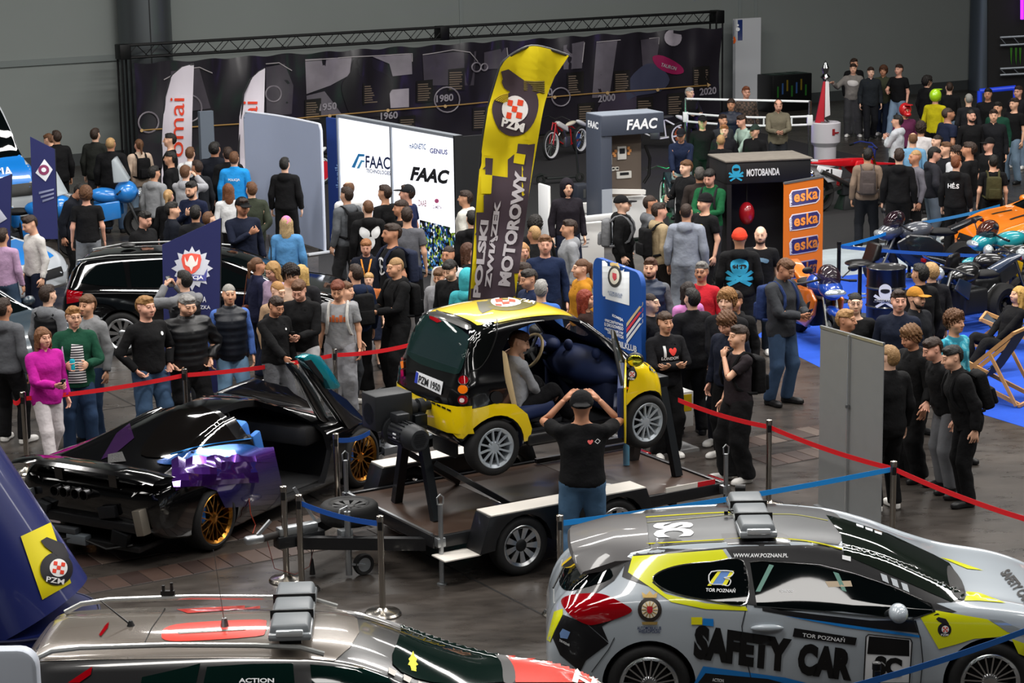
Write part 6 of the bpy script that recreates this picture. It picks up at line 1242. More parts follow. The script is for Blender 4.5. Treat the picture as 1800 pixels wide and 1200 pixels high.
def orange(r, lb):
 BK = M('#141210', rough=.3); px = [(-.5, .7)]
 for v in ('right', 'left'): drop(lb, [(2.1, .62), (2.3, .82), (3.0, .74), (3.1, .58)], v, paint('#0f8f96'), r, .008, 'wrap_print'); drop(lb, [(2.95, .74), (3.0, .80), (3.38, .66), (3.34, .62)], v, CLEARL, r, .012, 'headlamp')
 drop(lb, [(2.6, -.3), (2.95, -.35), (2.95, -.28), (2.62, -.22)], 'top', BK, r, .008, 'bonnet_vent'); drop(lb, [(2.6, .3), (2.95, .35), (2.95, .28), (2.62, .22)], 'top', BK, r, .008, 'bonnet_vent')
 for k in range(4): MB().tube([(2.5+.08*math.cos(a), -.55+.35*k+.08*math.sin(a), .98-.02*k) for a in np.linspace(0, 5, 8)], .006, 5).build('line_drawing', M('#e8d6c2'), r)
plain_car('sports_car', 'orange car with line drawings on its bonnet at the right edge', EST, (11.0, 38.1, 0), 196, paint('#d9720e'), 1., 'B9', metalm('#202020', .4), extra=orange)
# ================================================================== two-wheelers
def bwheel(parent, x, R, tw, col, n=18, spokes=True, rimw=.03, name='wheel', tyrecol=None):
 b = MB(); k = 28; b.lathe([(R-tw*1.1, -tw*.5), (R-tw*.4, -tw*.75), (R, -tw*.3), (R, tw*.3), (R-tw*.4, tw*.75), (R-tw*1.1, tw*.5), (R-tw*1.1, -tw*.5)], axis='Y', n=k); o = b.build(name, tyrecol or RUBBER, parent); o.location = (x, 0, R)
 r = R-tw*1.05; MB().lathe([(r-rimw, -tw*.5), (r, -tw*.6), (r, tw*.6), (r-rimw, tw*.5), (r-rimw, -tw*.5)], axis='Y', n=k).build('rim', col, o); MB().lathe([(0, -.06), (.035, -.06), (.035, .06), (0, .06)], axis='Y', n=12).build('hub', STEEL, o)
 s = MB()
 if spokes:
  for i in range(n): a = 2*PI*i/n; s.cyl((.03*math.cos(a+.5), .03 if i % 2 else -.03, .03*math.sin(a+.5)), (r*math.cos(a), 0, r*math.sin(a)), .003, n=4, cap=False)
  s.build('spokes', STEEL, o)
 else:
  for i in range(n): a = 2*PI*i/n; MB().bar((.03*math.cos(a), 0, .03*math.sin(a)), (r*math.cos(a), 0, r*math.sin(a)), .05, .03).build('spoke', col, o)
 return o
def E_(parent, name, mat, c, r, ry=0., n=18, m=10): return MB().ell((0, 0, 0), r, n, m, Matrix.Translation(c) @ Matrix.Rotation(ry, 4, 'Y')).build(name, mat, parent)
def speedway(label, loc, deg, frame, tank, seat, extra=None, group='speedway bikes on the carpet'):
 r = empty('speedway_bike', loc, math.radians(deg), label, 'motorcycle', group, ry=0); S = M('#d9dadb', rough=.3)
 bwheel(r, 0, .33, .06, M('#d8d8d8', rough=.3), 24, tyrecol=M('#1a1a1a', rough=.8)); bwheel(r, 1.30, .35, .045, M('#e2e2e2', rough=.3), 24, tyrecol=M('#1a1a1a', rough=.8))
 for y in (-.05, .05): MB().tube([(1.30, y, .35), (1.22, y, .62), (1.14, y*.8, .86)], .016, 8).build('fork', frame, r)
 MB().tube([(1.14, 0, .84), (.80, 0, .62), (.45, 0, .72), (.05, 0, .50)], .022, 8).build('frame_tube', frame, r); MB().tube([(1.12, 0, .80), (.95, 0, .40), (.6, 0, .24), (.0, -.05, .33)], .020, 8).build('frame_tube', frame, r); MB().tube([(.45, 0, .70), (.40, 0, .3)], .018, 8).build('frame_tube', frame, r)
 MB().prism([(.60, .58), (1.04, .76), (1.10, .84), (1.0, .88), (.62, .72)], -.06, .06, 'XZ').build('tank', tank, r, bevel=.025, seg=3); E_(r, 'seat', seat, (.42, 0, .76), (.22, .07, .05), .12); E_(r, 'mudguard', S, (-.05, 0, .72), (.24, .07, .06), -.35)
 MB().box((.66, 0, .36), (.24, .16, .26)).build('engine', M('#6d6f72', rough=.4, metal=.8), r, bevel=.03); MB().cyl((.72, 0, .46), (.80, 0, .64), .07, .06, 14).build('cylinder', STEEL, r)
 MB().tube([(.82, -.05, .58), (.92, -.12, .42), (.6, -.14, .26), (.1, -.14, .30)], .026, 8).build('exhaust', STEEL, r); MB().tube([(1.10, -.40, .92), (1.10, -.18, 1.0), (1.13, 0, .94), (1.10, .18, 1.0), (1.08, .40, .92)], .013, 8).build('handlebar', M('#1a1a1c', rough=.5), r)
 MB().cyl((0, -.09, .33), (0, -.10, .33), .20, n=24).build('wheel_cover', extra or M('#1e58b0', rough=.4), r)
 return r
def roadbike(kind, label, loc, deg, c1, c2, group=None, sc=1.):
 r = empty('motorcycle', loc, math.radians(deg), label, 'motorcycle', group); r.scale = (sc,)*3
 A, B = paint(c1), paint(c2); DK = M('#141416', rough=.45)
 bwheel(r, 0, .31, .16, M('#1b1b1d', rough=.4, metal=.5), 5, False); bwheel(r, 1.42, .30, .11, M('#1b1b1d', rough=.4, metal=.5), 5, False)
 for y in (-.09, .09): MB().tube([(1.42, y, .30), (1.28, y, .62), (1.16, y, .92)], .026, 10).build('fork', STEEL, r); MB().cyl((1.42, y*.8, .30), (1.42, y*.82, .30), .14, n=20).build('brake_disc', STEEL, r)
 MB().box((.70, 0, .45), (.48, .34, .38)).build('engine', M('#2b2c2e', rough=.45, metal=.6), r, bevel=.05, seg=3); MB().bar((.45, -.12, .42), (0, -.13, .31), .04, .07).build('swingarm', M('#5c5e60', metal=.8, rough=.4), r)
 E_(r, 'tank', A, (.82, 0, .84), (.30, .17, .15), .12); E_(r, 'seat', M('#0e0e10', rough=.7), (.38, 0, .80), (.30, .14, .07), -.05); MB().prism([(.25, .76), (-.28, .98), (-.32, 1.03), (-.1, .98), (.25, .86)], -.10, .10, 'XZ').build('tail_unit', B, r, bevel=.04, seg=3)
 MB().tube([(.75, -.12, .24), (.35, -.20, .26), (-.10, -.22, .52)], .05, 12, rs=[.03, .045, .06]).build('exhaust', metalm('#8d8f92', .25), r); MB().box((-.33, 0, .96), (.03, .10, .05)).build('tail_lamp', REDL, r)
 MB().tube([(1.10, -.34, .93), (1.14, -.16, .97), (1.14, .16, .97), (1.10, .34, .93)], .016, 8).build('handlebar', DK, r)
 for y in (-.34, .34): MB().cyl((1.10, y, .93), (1.08, y*1.35, .92), .020, n=10).build('grip', DK, r)
 if kind == 'sport':
  for sg in (-1, 1): MB().prism([(.48, .26), (.40, .60), (.66, .78), (1.02, .82), (1.24, .70), (1.16, .46), (.86, .24)], sg*.17, sg*.23, 'XZ').build('side_fairing', B, r, bevel=.03, seg=3); MB().prism([(.86, .44), (.98, .62), (1.08, .66), (1.0, .50)], sg*.228, sg*.240, 'XZ').build('fairing_vent', DK, r); MB().tube([(1.30, sg*.16, 1.02), (1.26, sg*.30, 1.12)], .010, 6).build('mirror_stem', DK, r); E_(r, 'mirror', DK, (1.25, sg*.34, 1.14), (.03, .08, .05))
  E_(r, 'nose_fairing', A, (1.26, 0, .86), (.24, .17, .14), .3); E_(r, 'headlamp', CLEARL, (1.46, 0, .83), (.07, .16, .06), .3); MB().ell((0, 0, 0), (.20, .17, .15), 18, 10, Matrix.Translation((1.20, 0, 1.02)) @ Matrix.Rotation(.7, 4, 'Y')).build('windshield', M('#2a1c22', rough=.05, alpha=.75), r)
  E_(r, 'front_mudguard', A, (1.42, 0, .56), (.22, .09, .07), .1)
 elif kind == 'police':
  E_(r, 'front_fairing', A, (1.20, 0, .90), (.22, .28, .22), .35); MB().prism([(1.0, 1.10), (1.28, 1.12), (1.05, 1.55), (.98, 1.52)], -.24, .24, 'XZ').build('windshield', M('#d4dde2', rough=.05, alpha=.55), r, bevel=.02); E_(r, 'headlamp', CLEARL, (1.46, 0, .88), (.05, .2, .09))
  for sg in (-1, 1): MB().box((-.05, sg*.34, .62), (.56, .22, .36)).build('pannier', B, r, bevel=.06, seg=3); MB().box((-.05, sg*.455, .64), (.50, .01, .10)).build('pannier_stripe', paint('#c9de18'), r); MB().prism([(.6, .35), (.55, .7), (1.1, .78), (1.12, .45)], sg*.24, sg*.30, 'XZ').build('leg_shield', A, r, bevel=.03)
  MB().box((-.22, 0, 1.0), (.36, .42, .28)).build('top_case', M('#1b1c1f', rough=.5), r, bevel=.06, seg=3); MB().box((-.22, 0, 1.16), (.30, .36, .05)).build('case_lid', paint('#c9de18'), r, bevel=.02); MB().cyl((-.3, .2, 1.1), (-.3, .2, 1.55), .012, n=8).build('lamp_pole', DK, r); MB().cyl((-.3, .2, 1.55), (-.3, .2, 1.66), .05, n=14).build('beacon', M('#1a3fd0', rough=.2, coat=1.), r)
 elif kind == 'naked':
  E_(r, 'headlamp', CLEARL, (1.34, 0, .92), (.08, .10, .10)); MB().prism([(.9, .5), (.85, .75), (1.1, .85), (1.2, .7)], -.2, -.17, 'XZ').build('radiator_cowl', B, r, bevel=.02); MB().prism([(.9, .5), (.85, .75), (1.1, .85), (1.2, .7)], .17, .2, 'XZ').build('radiator_cowl', B, r, bevel=.02)
 MB().tube([(.55, .15, .25), (.50, .30, .02)], .014, 6).build('side_stand', DK, r)
 return r
def motocross(label, loc, deg, c1):
 r = empty('motocross_bike', loc, math.radians(deg), label, 'motorcycle'); A = paint(c1); W_ = paint('#e6e6ea'); NV = paint('#1d2a6e')
 bwheel(r, 0, .34, .11, M('#161618', rough=.4, metal=.5), 18); bwheel(r, 1.48, .36, .085, M('#161618', rough=.4, metal=.5), 18)
 for y in (-.09, .09): MB().tube([(1.48, y, .36), (1.34, y, .72), (1.18, y, 1.16)], .028, 10).build('fork', metalm('#c79b4a', .3), r)
 MB().box((.68, 0, .45), (.36, .24, .34)).build('engine', M('#4c4e52', metal=.7, rough=.4), r, bevel=.04); MB().bar((.5, 0, .46), (0, 0, .34), .16, .07).build('swingarm', STEEL, r); MB().tube([(1.14, 0, 1.05), (.95, 0, .6), (.7, 0, .28), (.45, 0, .5), (.5, 0, .85)], .03, 8).build('frame_tube', A, r)
 MB().prism([(1.08, .98), (.75, 1.0), (-.25, 1.02), (-.30, .97), (.45, .86), (.8, .84)], -.09, .09, 'XZ').build('seat', A, r, bevel=.03)
 for sg in (-1, 1): MB().prism([(1.16, .95), (1.22, .70), (1.02, .58), (.72, .80), (.78, .96)], sg*.13, sg*.19, 'XZ').build('tank_shroud', A, r, bevel=.02); MB().prism([(.45, .80), (-.15, .94), (-.18, .86), (.1, .58), (.40, .60)], sg*.12, sg*.15, 'XZ').build('side_plate', W_, r, bevel=.015); text('51', M('#101012'), r, face_m((.12, sg*.155, .76), (-sg if sg > 0 else 1, 0, 0), (0, 0, 1)), .2, .04)
 MB().prism([(-.1, .98), (-.62, 1.10), (-.62, 1.13), (-.1, 1.04)], -.08, .08, 'XZ').build('rear_fender', W_, r, bevel=.01); MB().prism([(1.30, .82), (1.92, .78), (1.92, .81), (1.30, .88)], -.07, .07, 'XZ').build('front_fender', A, r, bevel=.01); MB().prism([(1.28, .92), (1.32, 1.18), (1.28, 1.20), (1.22, .94)], -.11, .11, 'XZ').build('number_board', NV, r, bevel=.01)
 MB().tube([(1.08, -.42, 1.20), (1.14, -.18, 1.28), (1.14, .18, 1.28), (1.08, .42, 1.20)], .015, 8).build('handlebar', NV, r)
 for y in (-.42, .42): MB().cyl((1.08, y*.75, 1.22), (1.07, y, 1.19), .022, n=10).build('grip', BLACK, r)
 MB().tube([(.85, -.1, .5), (.9, -.16, .36), (.4, -.17, .6), (-.1, -.17, .82)], .04, 10, rs=[.02, .03, .045, .05]).build('exhaust', STEEL, r)
 MB().box((.7, 0, .14), (.45, .35, .28), taper=.6).build('bike_stand', M('#17181a', rough=.6), r, bevel=.02)
 return r
# along the long banner
gp = lambda x, y: tuple(G(x, y))
def bike_from(x0, y0, x1, y1, wb=1.30):  # rear contact pixel -> front contact pixel
 a, b = G(x0, y0), G(x1, y1); d = b-a; return (a.x, a.y, 0), math.degrees(math.atan2(d.y, d.x))
l, d = bike_from(1020, 270, 957, 284); speedway('red speedway bike with white wheels and a blue seat end', l, d, M('#b01c20', rough=.35), M('#d8d6d2', rough=.4), M('#d5cdb8', rough=.6), M('#174fa4', rough=.4))
l, d = bike_from(1200, 262, 1148, 262); speedway('white framed speedway bike standing beside the man with grey hair', l, d, M('#d9d9dc', rough=.35), M('#e2e0dc', rough=.4), M('#2a2a2c', rough=.6), M('#d05a20', rough=.4))
l, d = bike_from(880, 318, 826, 330); speedway('blue and chrome speedway bike half hidden by the yellow flag', l, d, M('#b9bbc4', rough=.25, metal=.6), M('#2a3f8c', rough=.4), M('#1c1c1e', rough=.6), M('#3a3f86', rough=.4))
l, d = bike_from(565, 325, 610, 318); speedway('white and yellow speedway bike behind the curved pale blue wall', l, d, M('#e4e4e4', rough=.35), M('#d8c93a', rough=.4), M('#6a5030', rough=.6), M('#c62030', rough=.4))
l, d = bike_from(1195, 395, 1160, 372); speedway('dark speedway bike on a stand lit green by the stall', l, d, M('#2c3a3c', rough=.3, metal=.5), M('#23343a', rough=.4), M('#18181a', rough=.6), M('#1a6b50', rough=.4))
motocross('red and white motocross bike numbered 51 beside the man in tan', tuple(G(1440, 372)), 30, '#c81420')
l, d = bike_from(1404, 582, 1468, 618); roadbike('sport', 'blue and orange sports motorcycle under the orange banner', l, d, '#123f9c', '#c8640f')
GB = 'motorcycles in the roped area at the right'
roadbike('sport', 'dark grey sports motorcycle nearest the blue rope corner', tuple(G(1690, 490)), 193, '#4a4d55', '#1a1c20', GB); roadbike('sport', 'turquoise and orange sports motorcycle in front of the orange car', tuple(G(1850, 508)), 198, '#1a8c96', '#2a2420', GB)
roadbike('naked', 'black motorcycle with yellow trim behind the blue rope', tuple(G(1880, 538)), 190, '#17181a', '#c9a018', GB); roadbike('naked', 'black motorcycle with a large front tyre behind the deck chairs', tuple(G(1760, 570)), 215, '#0e0e10', '#1c2a40', GB); roadbike('naked', 'black motorcycle with chrome engine beside the blond seated woman', tuple(G(1655, 566)), 20, '#101014', '#23262c', GB)
roadbike('police', 'blue police motorcycle with yellow panniers beside the small police banner', tuple(G(2, 448)), -14, '#1d78c8', '#1d78c8'); roadbike('police', 'blue police motorcycle with a tall windshield behind the man in black', tuple(G(112, 424)), 4, '#2a80d0', '#8d9298')
# kick scooter
sc = empty('electric_scooter', tuple(G(985, 322)), math.radians(20), 'black electric scooter standing by the grey tower', 'scooter')
for x in (-.45, .45): o = MB().lathe([(.05, -.025), (.10, -.02), (.105, 0), (.10, .02), (.05, .025), (.05, -.025)], axis='Y', n=20).build('wheel', RUBBER, sc); o.location = (x, 0, .105)
MB().box((0, 0, .13), (.66, .16, .05)).build('deck', M('#18191b', rough=.6), sc, bevel=.015); MB().cyl((.42, 0, .14), (.34, 0, 1.15), .022, n=12).build('stem', M('#18191b', rough=.5), sc); MB().cyl((.34, -.25, 1.15), (.34, .25, 1.15), .015, n=10).build('handlebar', M('#18191b', rough=.5), sc); MB().prism([(-.62, .16), (-.45, .25), (-.3, .2), (-.45, .21)], -.05, .05, 'XZ').build('mudguard', M('#18191b', rough=.6), sc)
# ================================================================== banners, stands, barriers
def obj_bvh(o): return sbvh(o.data, mwof(o))
def upright(name, a, b, z0, z1, thick, mat, parent=None, bevel=0., round_=0., nx=1):
 """upright slab between floor points a and b"""
 a, b = Vector((a[0], a[1], 0)), Vector((b[0], b[1], 0)); r = (b-a); L = r.length; r.normalize(); n = Vector((r.y, -r.x, 0))
 poly = [(0, z0), (L, z0), (L, z1), (0, z1)] if not round_ else [(x+L/2, y+(z0+z1)/2) for x, y in rrect(L, z1-z0, round_)]
 k = len(poly); vs = [a+r*x+Vector((0, 0, z))+n*o for o in (thick/2, -thick/2) for x, z in poly]; m = MB(); m.add(vs, [(i, (i+1) % k, k+(i+1) % k, k+i) for i in range(k)]+[tuple(range(k))[::-1], tuple(range(k, 2*k))])
 return m.build(name, mat, parent, bevel=bevel)
# ---------- the long printed banner on its truss
BA, BB, BZ = Vector((-8.73, 51.73, 0)), Vector((5.53, 60.14, 0)), 2.85
bd = (BB-BA).normalized(); bn = Vector((bd.y, -bd.x, 0)); BL_ = (BB-BA).length
TRUSS = M('#0c0c0e', rough=.5, metal=.4)
tr = empty('banner_truss', BA, math.atan2(bd.y, bd.x), 'black lattice truss carrying the long printed banner', 'truss')
for y in (-.14, .14):
 for z in (BZ, BZ-.28): MB().cyl((-.1, y, z), (BL_+.1, y, z), .024, n=8).build('chord', TRUSS, tr)
nb = 58; bw = BL_/nb; dm_ = MB().cyl((0, 0, 0), (bw, 0, .28), .010, n=6).mesh('brace')
for i in range(nb):
 for y in (-.14,): o = link('brace', dm_, TRUSS, tr); o.location = (i*bw if i % 2 == 0 else (i+1)*bw, y, BZ-.28); o.scale = (1 if i % 2 == 0 else -1, 1, 1)
q = MB()
for i in range(0, nb, 2): q.cyl((i*bw, .14, BZ-.28), ((i+1)*bw, .14, BZ), .010, n=5); q.cyl((i*bw, -.14, BZ), ((i+1)*bw, .14, BZ), .010, n=5)
tag(q.build('rear_braces', TRUSS, tr), kind='stuff')
for x in (.02, BL_-.02):
 for y in (-.14, .14):
  for dx in (-.1, .1): MB().cyl((x+dx, y, 0), (x+dx, y, BZ), .024, n=8).build('tower_tube', TRUSS, tr)
 MB().box((x, 0, .02), (.6, .6, .04)).build('base_plate', TRUSS, tr)
for x in (0., BL_*.5, BL_): MB().box((x, 0, BZ-.14), (.26, .34, .34)).build('corner_block', TRUSS, tr, bevel=.02)
nu, nz = 240, 10; vs = []
for i in range(nu+1):
 u = .12+(BL_-.24)*i/nu
 for j in range(nz+1):
  z = .05+(BZ-.42)*j/nz; f = j/nz; w = .5*(1+math.cos(u*2*PI/.98)); vs.append((u, -.33-.07*f*w**3-.05*math.sin((u+z*.8)*2.1)-.035*math.sin((u-z*.55)*4.3)*(.4+f), z-(.05*(1-w) if j == nz else 0)))
m = MB(); m.add(vs, [(i*(nz+1)+j, (i+1)*(nz+1)+j, (i+1)*(nz+1)+j+1, i*(nz+1)+j+1) for i in range(nu) for j in range(nz)])
bo = m.build('banner', M('#221f26', rough=.3, noise=.45, nscale=1.1, spec=.6), None, smooth=180); bo.matrix_world = tr.matrix_world if False else Matrix.Translation(BA) @ Matrix.Rotation(math.atan2(bd.y, bd.x), 4, 'Z')
tag(bo, 'long black printed banner with a motorcycle sport timeline', 'banner'); bvB = obj_bvh(bo)
GP = [M(c, rough=.38, noise=.3, nscale=3) for c in ('#a19aa2', '#807a82', '#625d65', '#464149', '#b4adb4')]; TX = M('#6b5d50', rough=.5); WLN = M('#a59fa2', rough=.5)
pb = lambda pts, mt, nm='printed_photo', off=.02: px_patch(bvB, pts, mt, bo, off, 26, nm)
for pts, k in (([(536, 104), (618, 100), (614, 132), (580, 150), (538, 165)], 1), ([(650, 98), (723, 94), (724, 130), (690, 134), (684, 112)], 1), ([(684, 158), (718, 155), (718, 188), (686, 190)], 0), ([(538, 168), (570, 160), (600, 200), (540, 205)], 2), ([(990, 80), (1026, 72), (1022, 120), (990, 122)], 2), ([(1048, 74), (1085, 70), (1070, 170), (1040, 172)], 2), ([(850, 92), (892, 83), (890, 120), (850, 122)], 3), ([(466, 118), (500, 112), (515, 150), (512, 200), (468, 205)], 3), ([(742, 95), (836, 90), (832, 150), (745, 150)], 3), ([(300, 125), (350, 120), (370, 190), (300, 200)], 3), ([(1125, 70), (1160, 66), (1150, 130), (1130, 130)], 3)): pb(pts, GP[k])
# rider silhouettes
pb(smooth_poly([(614, 128), (622, 104), (640, 96), (652, 104), (655, 120), (680, 132), (692, 152), (684, 165), (680, 200), (660, 205), (620, 205), (606, 180), (600, 150)], 3), M('#1d1a1f', rough=.4), 'printed_rider', .03)
pb(circle(15, 18, (1182, 66)), GP[0], 'printed_helmet', .03); pb(smooth_poly([(1146, 100), (1165, 98), (1195, 115), (1200, 128), (1180, 130), (1155, 118)], 3), M('#8c1c4c', rough=.4), 'printed_vest', .03); pb(smooth_poly([(1105, 140), (1135, 112), (1160, 118), (1176, 140), (1160, 160), (1120, 168), (1100, 175)], 3), M('#3a3d50', rough=.4), 'printed_rider', .025); pb(smooth_poly([(1050, 190), (1075, 165), (1110, 160), (1120, 185), (1095, 205), (1060, 215)], 3), M('#3d3644', rough=.4), 'printed_bike', .025); px_text(bvB, 'TAURON', (1160, 116), (1186, 124), (2, -6), WLN, bo, .04, .02)
for x, y, r_ in ((785, 175, 22), (330, 190, 24), (836, 118, 8), (850, 118, 6), (985, 170, 16), (260, 215, 18), (480, 165, 14)): px_line(bvB, circle(r_, 20, (x, y)), .02, GP[1], bo, 'printed_wheel', True, .03, 8)
for a in ([(536, 106), (560, 104), (724, 94), (724, 108)], [(742, 96), (795, 88), (825, 92), (838, 108)], [(288, 140), (320, 122), (350, 118), (372, 128)], [(466, 112), (490, 110), (512, 124)], [(1048, 74), (1090, 70)], [(1140, 68), (1158, 66), (1157, 78)], [(890, 84), (893, 110)], [(1026, 74), (1022, 110)]): px_line(bvB, a, .012, WLN, bo, 'printed_outline', False, .03)
rr = random.Random(3)
for x, y in ((637, 146), (731, 142), (787, 122), (830, 190), (1015, 182), (996, 128), (1078, 125), (1217, 118), (1172, 165), (1118, 172), (700, 205), (535, 175)):
 pb([(x, y), (x+29, y-3), (x+29, y+36), (x, y+39)], M('#171513', rough=.5), 'caption_panel', .03)
 for k in range(8): w = 24*rr.uniform(.7, 1); pb([(x+2, y+5+k*4), (x+2+w, y+4+k*4), (x+2+w, y+6+k*4), (x+2, y+7+k*4)], TX, 'caption_line', .04)
for s_, x, y in (('1950', 561, 195), ('1960', 668, 211), ('1980', 766, 180), ('1990', 940, 170), ('2000', 1050, 180), ('2020', 1228, 168)): px_text(bvB, s_, (x, y), (x+30, y-3), (0, -13), M('#8d8890', rough=.5), bo, .035, .03)
px_line(bvB, [(247, 229), (450, 215), (580, 202), (790, 185), (990, 168), (1240, 150)], .016, M('#a8834a', rough=.4), bo, 'timeline', False, .04, 20)
for x, y in ((247, 229), (470, 212), (578, 203), (680, 194), (781, 186), (973, 170), (1065, 163), (1154, 157)): px_patch(bvB, circle(3, 10, (x, y)), M('#c0a070', rough=.4), bo, .06, 9, 'timeline_dot')
px_patch(bvB, [(1240, 145), (1247, 149), (1241, 153)], M('#c0a070'), bo, .06, 9, 'timeline_arrow')
# ---------- toilet sign pillar
a_, b_ = wallpt(1267, 200), wallpt(1311, 200); sp_ = upright('sign_panel', a_-HY*.6, b_-HY*.6, 0, wallpt(1290, 30).z, .12, M('#c9ccd0', rough=.6)); tag(sp_, 'tall white panel with a blue restroom sign beside the banner', 'sign'); bvS = obj_bvh(sp_)
px_patch(bvS, [(1267, 37), (1305, 35), (1305, 71), (1267, 73)], M('#132a66', rough=.4), sp_, .01, 9, 'blue_plate'); px_patch(bvS, circle(8, 18, (1286, 71)), M('#e8641e', rough=.4), sp_, .02, 9, 'orange_disc'); px_text(bvS, '→', (1281, 75), (1291, 74), (0, -8), WHITE, sp_, .03, .02)
px_patch(bvS, [circle(2, 8, (1276, 46)), [(1274, 49), (1278, 49), (1280, 55), (1272, 55)], circle(2, 8, (1297, 45)), circle(3.5, 10, (1297, 52))], WHITE, sp_, .02, 9, 'pictogram')
# ---------- feather flags
def feather(label, outline, Y, mat, pole, txt=None, yslope=0., base=None):
 r = empty('feather_flag', (0, 0, 0), 0, label, 'flag'); pts = [DP(x, y, Y) for x, y in outline]; c = sum(pts, Vector())/len(pts); gx = DP(*base, Y); r.location = (gx.x, Y, 0); inv = mwof(r).inverted()
 bm = bmesh.new(); bm.faces.new([bm.verts.new((x, -y, 0)) for x, y in outline]); bmesh.ops.triangulate(bm, faces=bm.faces); dice(bm, 14)
 for v in bm.verts: x, y = v.co.x, -v.co.y; p = DP(x, y, Y+.05*math.sin(x*.09+y*.012)+.03*math.sin(y*.05)); v.co = inv @ p
 me = bpy.data.meshes.new('fabric'); bm.to_mesh(me); bm.free(); me.shade_smooth(); f = link('fabric', me, mat, r); MB().tube([inv @ DP(x, y, Y) for x, y in pole]+[inv @ Vector((gx.x, Y, .25)), inv @ Vector((gx.x, Y, 0.05))], .018, 8).build('pole', M('#2a2b2e', rough=.4), r)
 MB().lathe([(0, 0), (.22, 0), (.22, .03), (.05, .06), (.04, .25), (0, .25)], n=20).build('base', BLACK, r); return r, f
def feather_plane(r, Y): m = MB(); m.add([(-6, 0, 0), (6, 0, 0), (6, 0, 8), (-6, 0, 8)], [(0, 1, 2, 3)]); return m
FW = M('#cfc8d2', rough=.8)
for (lab, o_, pole_, Y, tx, b0) in (('white feather flag with red letters left of the curved wall', [(284, 262), (286, 220), (290, 170), (300, 135), (320, 118), (341, 112), (338, 200), (336, 330), (284, 330)], [(341, 112), (320, 118), (300, 135), (290, 170), (285, 260)], 47.5, (326, 'r'), (285, 330)), ('white feather flag with red letters behind the curved wall', [(419, 260), (421, 205), (428, 165), (440, 140), (455, 126), (466, 120), (464, 200), (460, 330), (419, 330)], [(466, 120), (455, 126), (440, 140), (428, 165), (420, 260)], 45.8, (455, 'r'), (420, 330))):
 r, f = feather(lab, o_, Y, FW, pole_, base=b0); bv = obj_bvh(f); x = tx[0]; px_text(bv, 'omai', (x-4, 275 if x < 400 else 270), (x-2, 172 if x < 400 else 178), (-24, 0), M('#d2391a', rough=.7), f, .02, .0, shear=0)
FY = 25.6
fo = smooth_poly([(879, 120), (890, 104), (910, 90), (935, 81), (965, 86), (1000, 98)], 5, False)+smooth_poly([(975, 135), (958, 180), (945, 250), (930, 340), (918, 430), (906, 520)], 4, False)+[(900, 560), (822, 560)]+smooth_poly([(826, 520), (832, 440), (838, 350), (846, 270), (858, 190)], 4, False)
r, f = feather('tall yellow feather flag with the PZM badge behind the microcar', fo, FY, M('#e9d20c', rough=.8), smooth_poly([(1000, 98), (965, 86), (935, 81), (910, 90), (890, 104), (879, 120), (858, 190), (846, 270), (832, 440), (824, 540)], 3, False), base=(815, 700)); bv = obj_bvh(f)
DPU = M('#4b3d47', rough=.8); fp = lambda pts, mt=DPU, off=.012: px_patch(bv, pts, mt, f, off, 14, 'print')
fp([(835, 342), (862, 342), (862, 308), (893, 312), (893, 280), (926, 254), (940, 252), (906, 522), (900, 560), (824, 560), (832, 420)]); fp([(842, 276), (866, 278), (864, 308), (840, 306)]); fp([(838, 306), (864, 308), (862, 340), (836, 340)], M('#e9d20c', rough=.8), .02); fp([(911, 252), (928, 253), (925, 271), (909, 269)]); fp([(906, 268), (924, 271), (921, 289), (904, 286)], M('#e9d20c', rough=.8), .02)
fp(smooth_poly([(882, 140), (900, 135), (915, 140), (940, 160), (946, 185), (938, 215), (920, 235), (895, 238), (875, 225), (865, 198), (868, 178), (880, 168), (896, 162), (886, 155)], 3), M('#43363f', rough=.8), .012); fp([(880, 125), (893, 121), (930, 146), (948, 162), (935, 170), (905, 150), (884, 142)], M('#43363f', rough=.8), .013)
fp(circle(24, 24, (905, 192)), M('#ece8e6', rough=.8), .02)
for i, j in ((-1, -1), (1, -1), (0, 0), (-1, 1), (1, 1)): fp([(905+i*10+dx+j*-1, 192+j*11+dy) for dx, dy in ((-4, -6), (6, -4), (4, 6), (-6, 4))], M('#e5451f', rough=.8), .028)
px_text(bv, 'PZM', (879, 221), (921, 232), (3, -15), M('#ece8e6', rough=.8), f, .028, .04); LT = M('#cfc9cf', rough=.8)
for k in range(6): px_line(bv, [(922, 143+k*3), (940, 144+k*3), (956, 143+k*4)], .012, M('#6a5d2c', rough=.8), f, 'print', False, .012); px_line(bv, smooth_poly([(868+k*3, 176+k), (878+k*2, 168+k*2), (892, 164+k*3)], 3, False), .008, M('#b8a01c', rough=.8), f, 'print', False, .02)
px_text(bv, 'POLSKI', (843, 522), (858, 386), (-14, -1), LT, f, .025, .05); px_text(bv, 'ZWIĄZEK', (866, 505), (884, 352), (-16, -1), LT, f, .025, .05); px_text(bv, 'MOTOROWY', (896, 502), (926, 302), (-19, -2), LT, f, .025, .05)
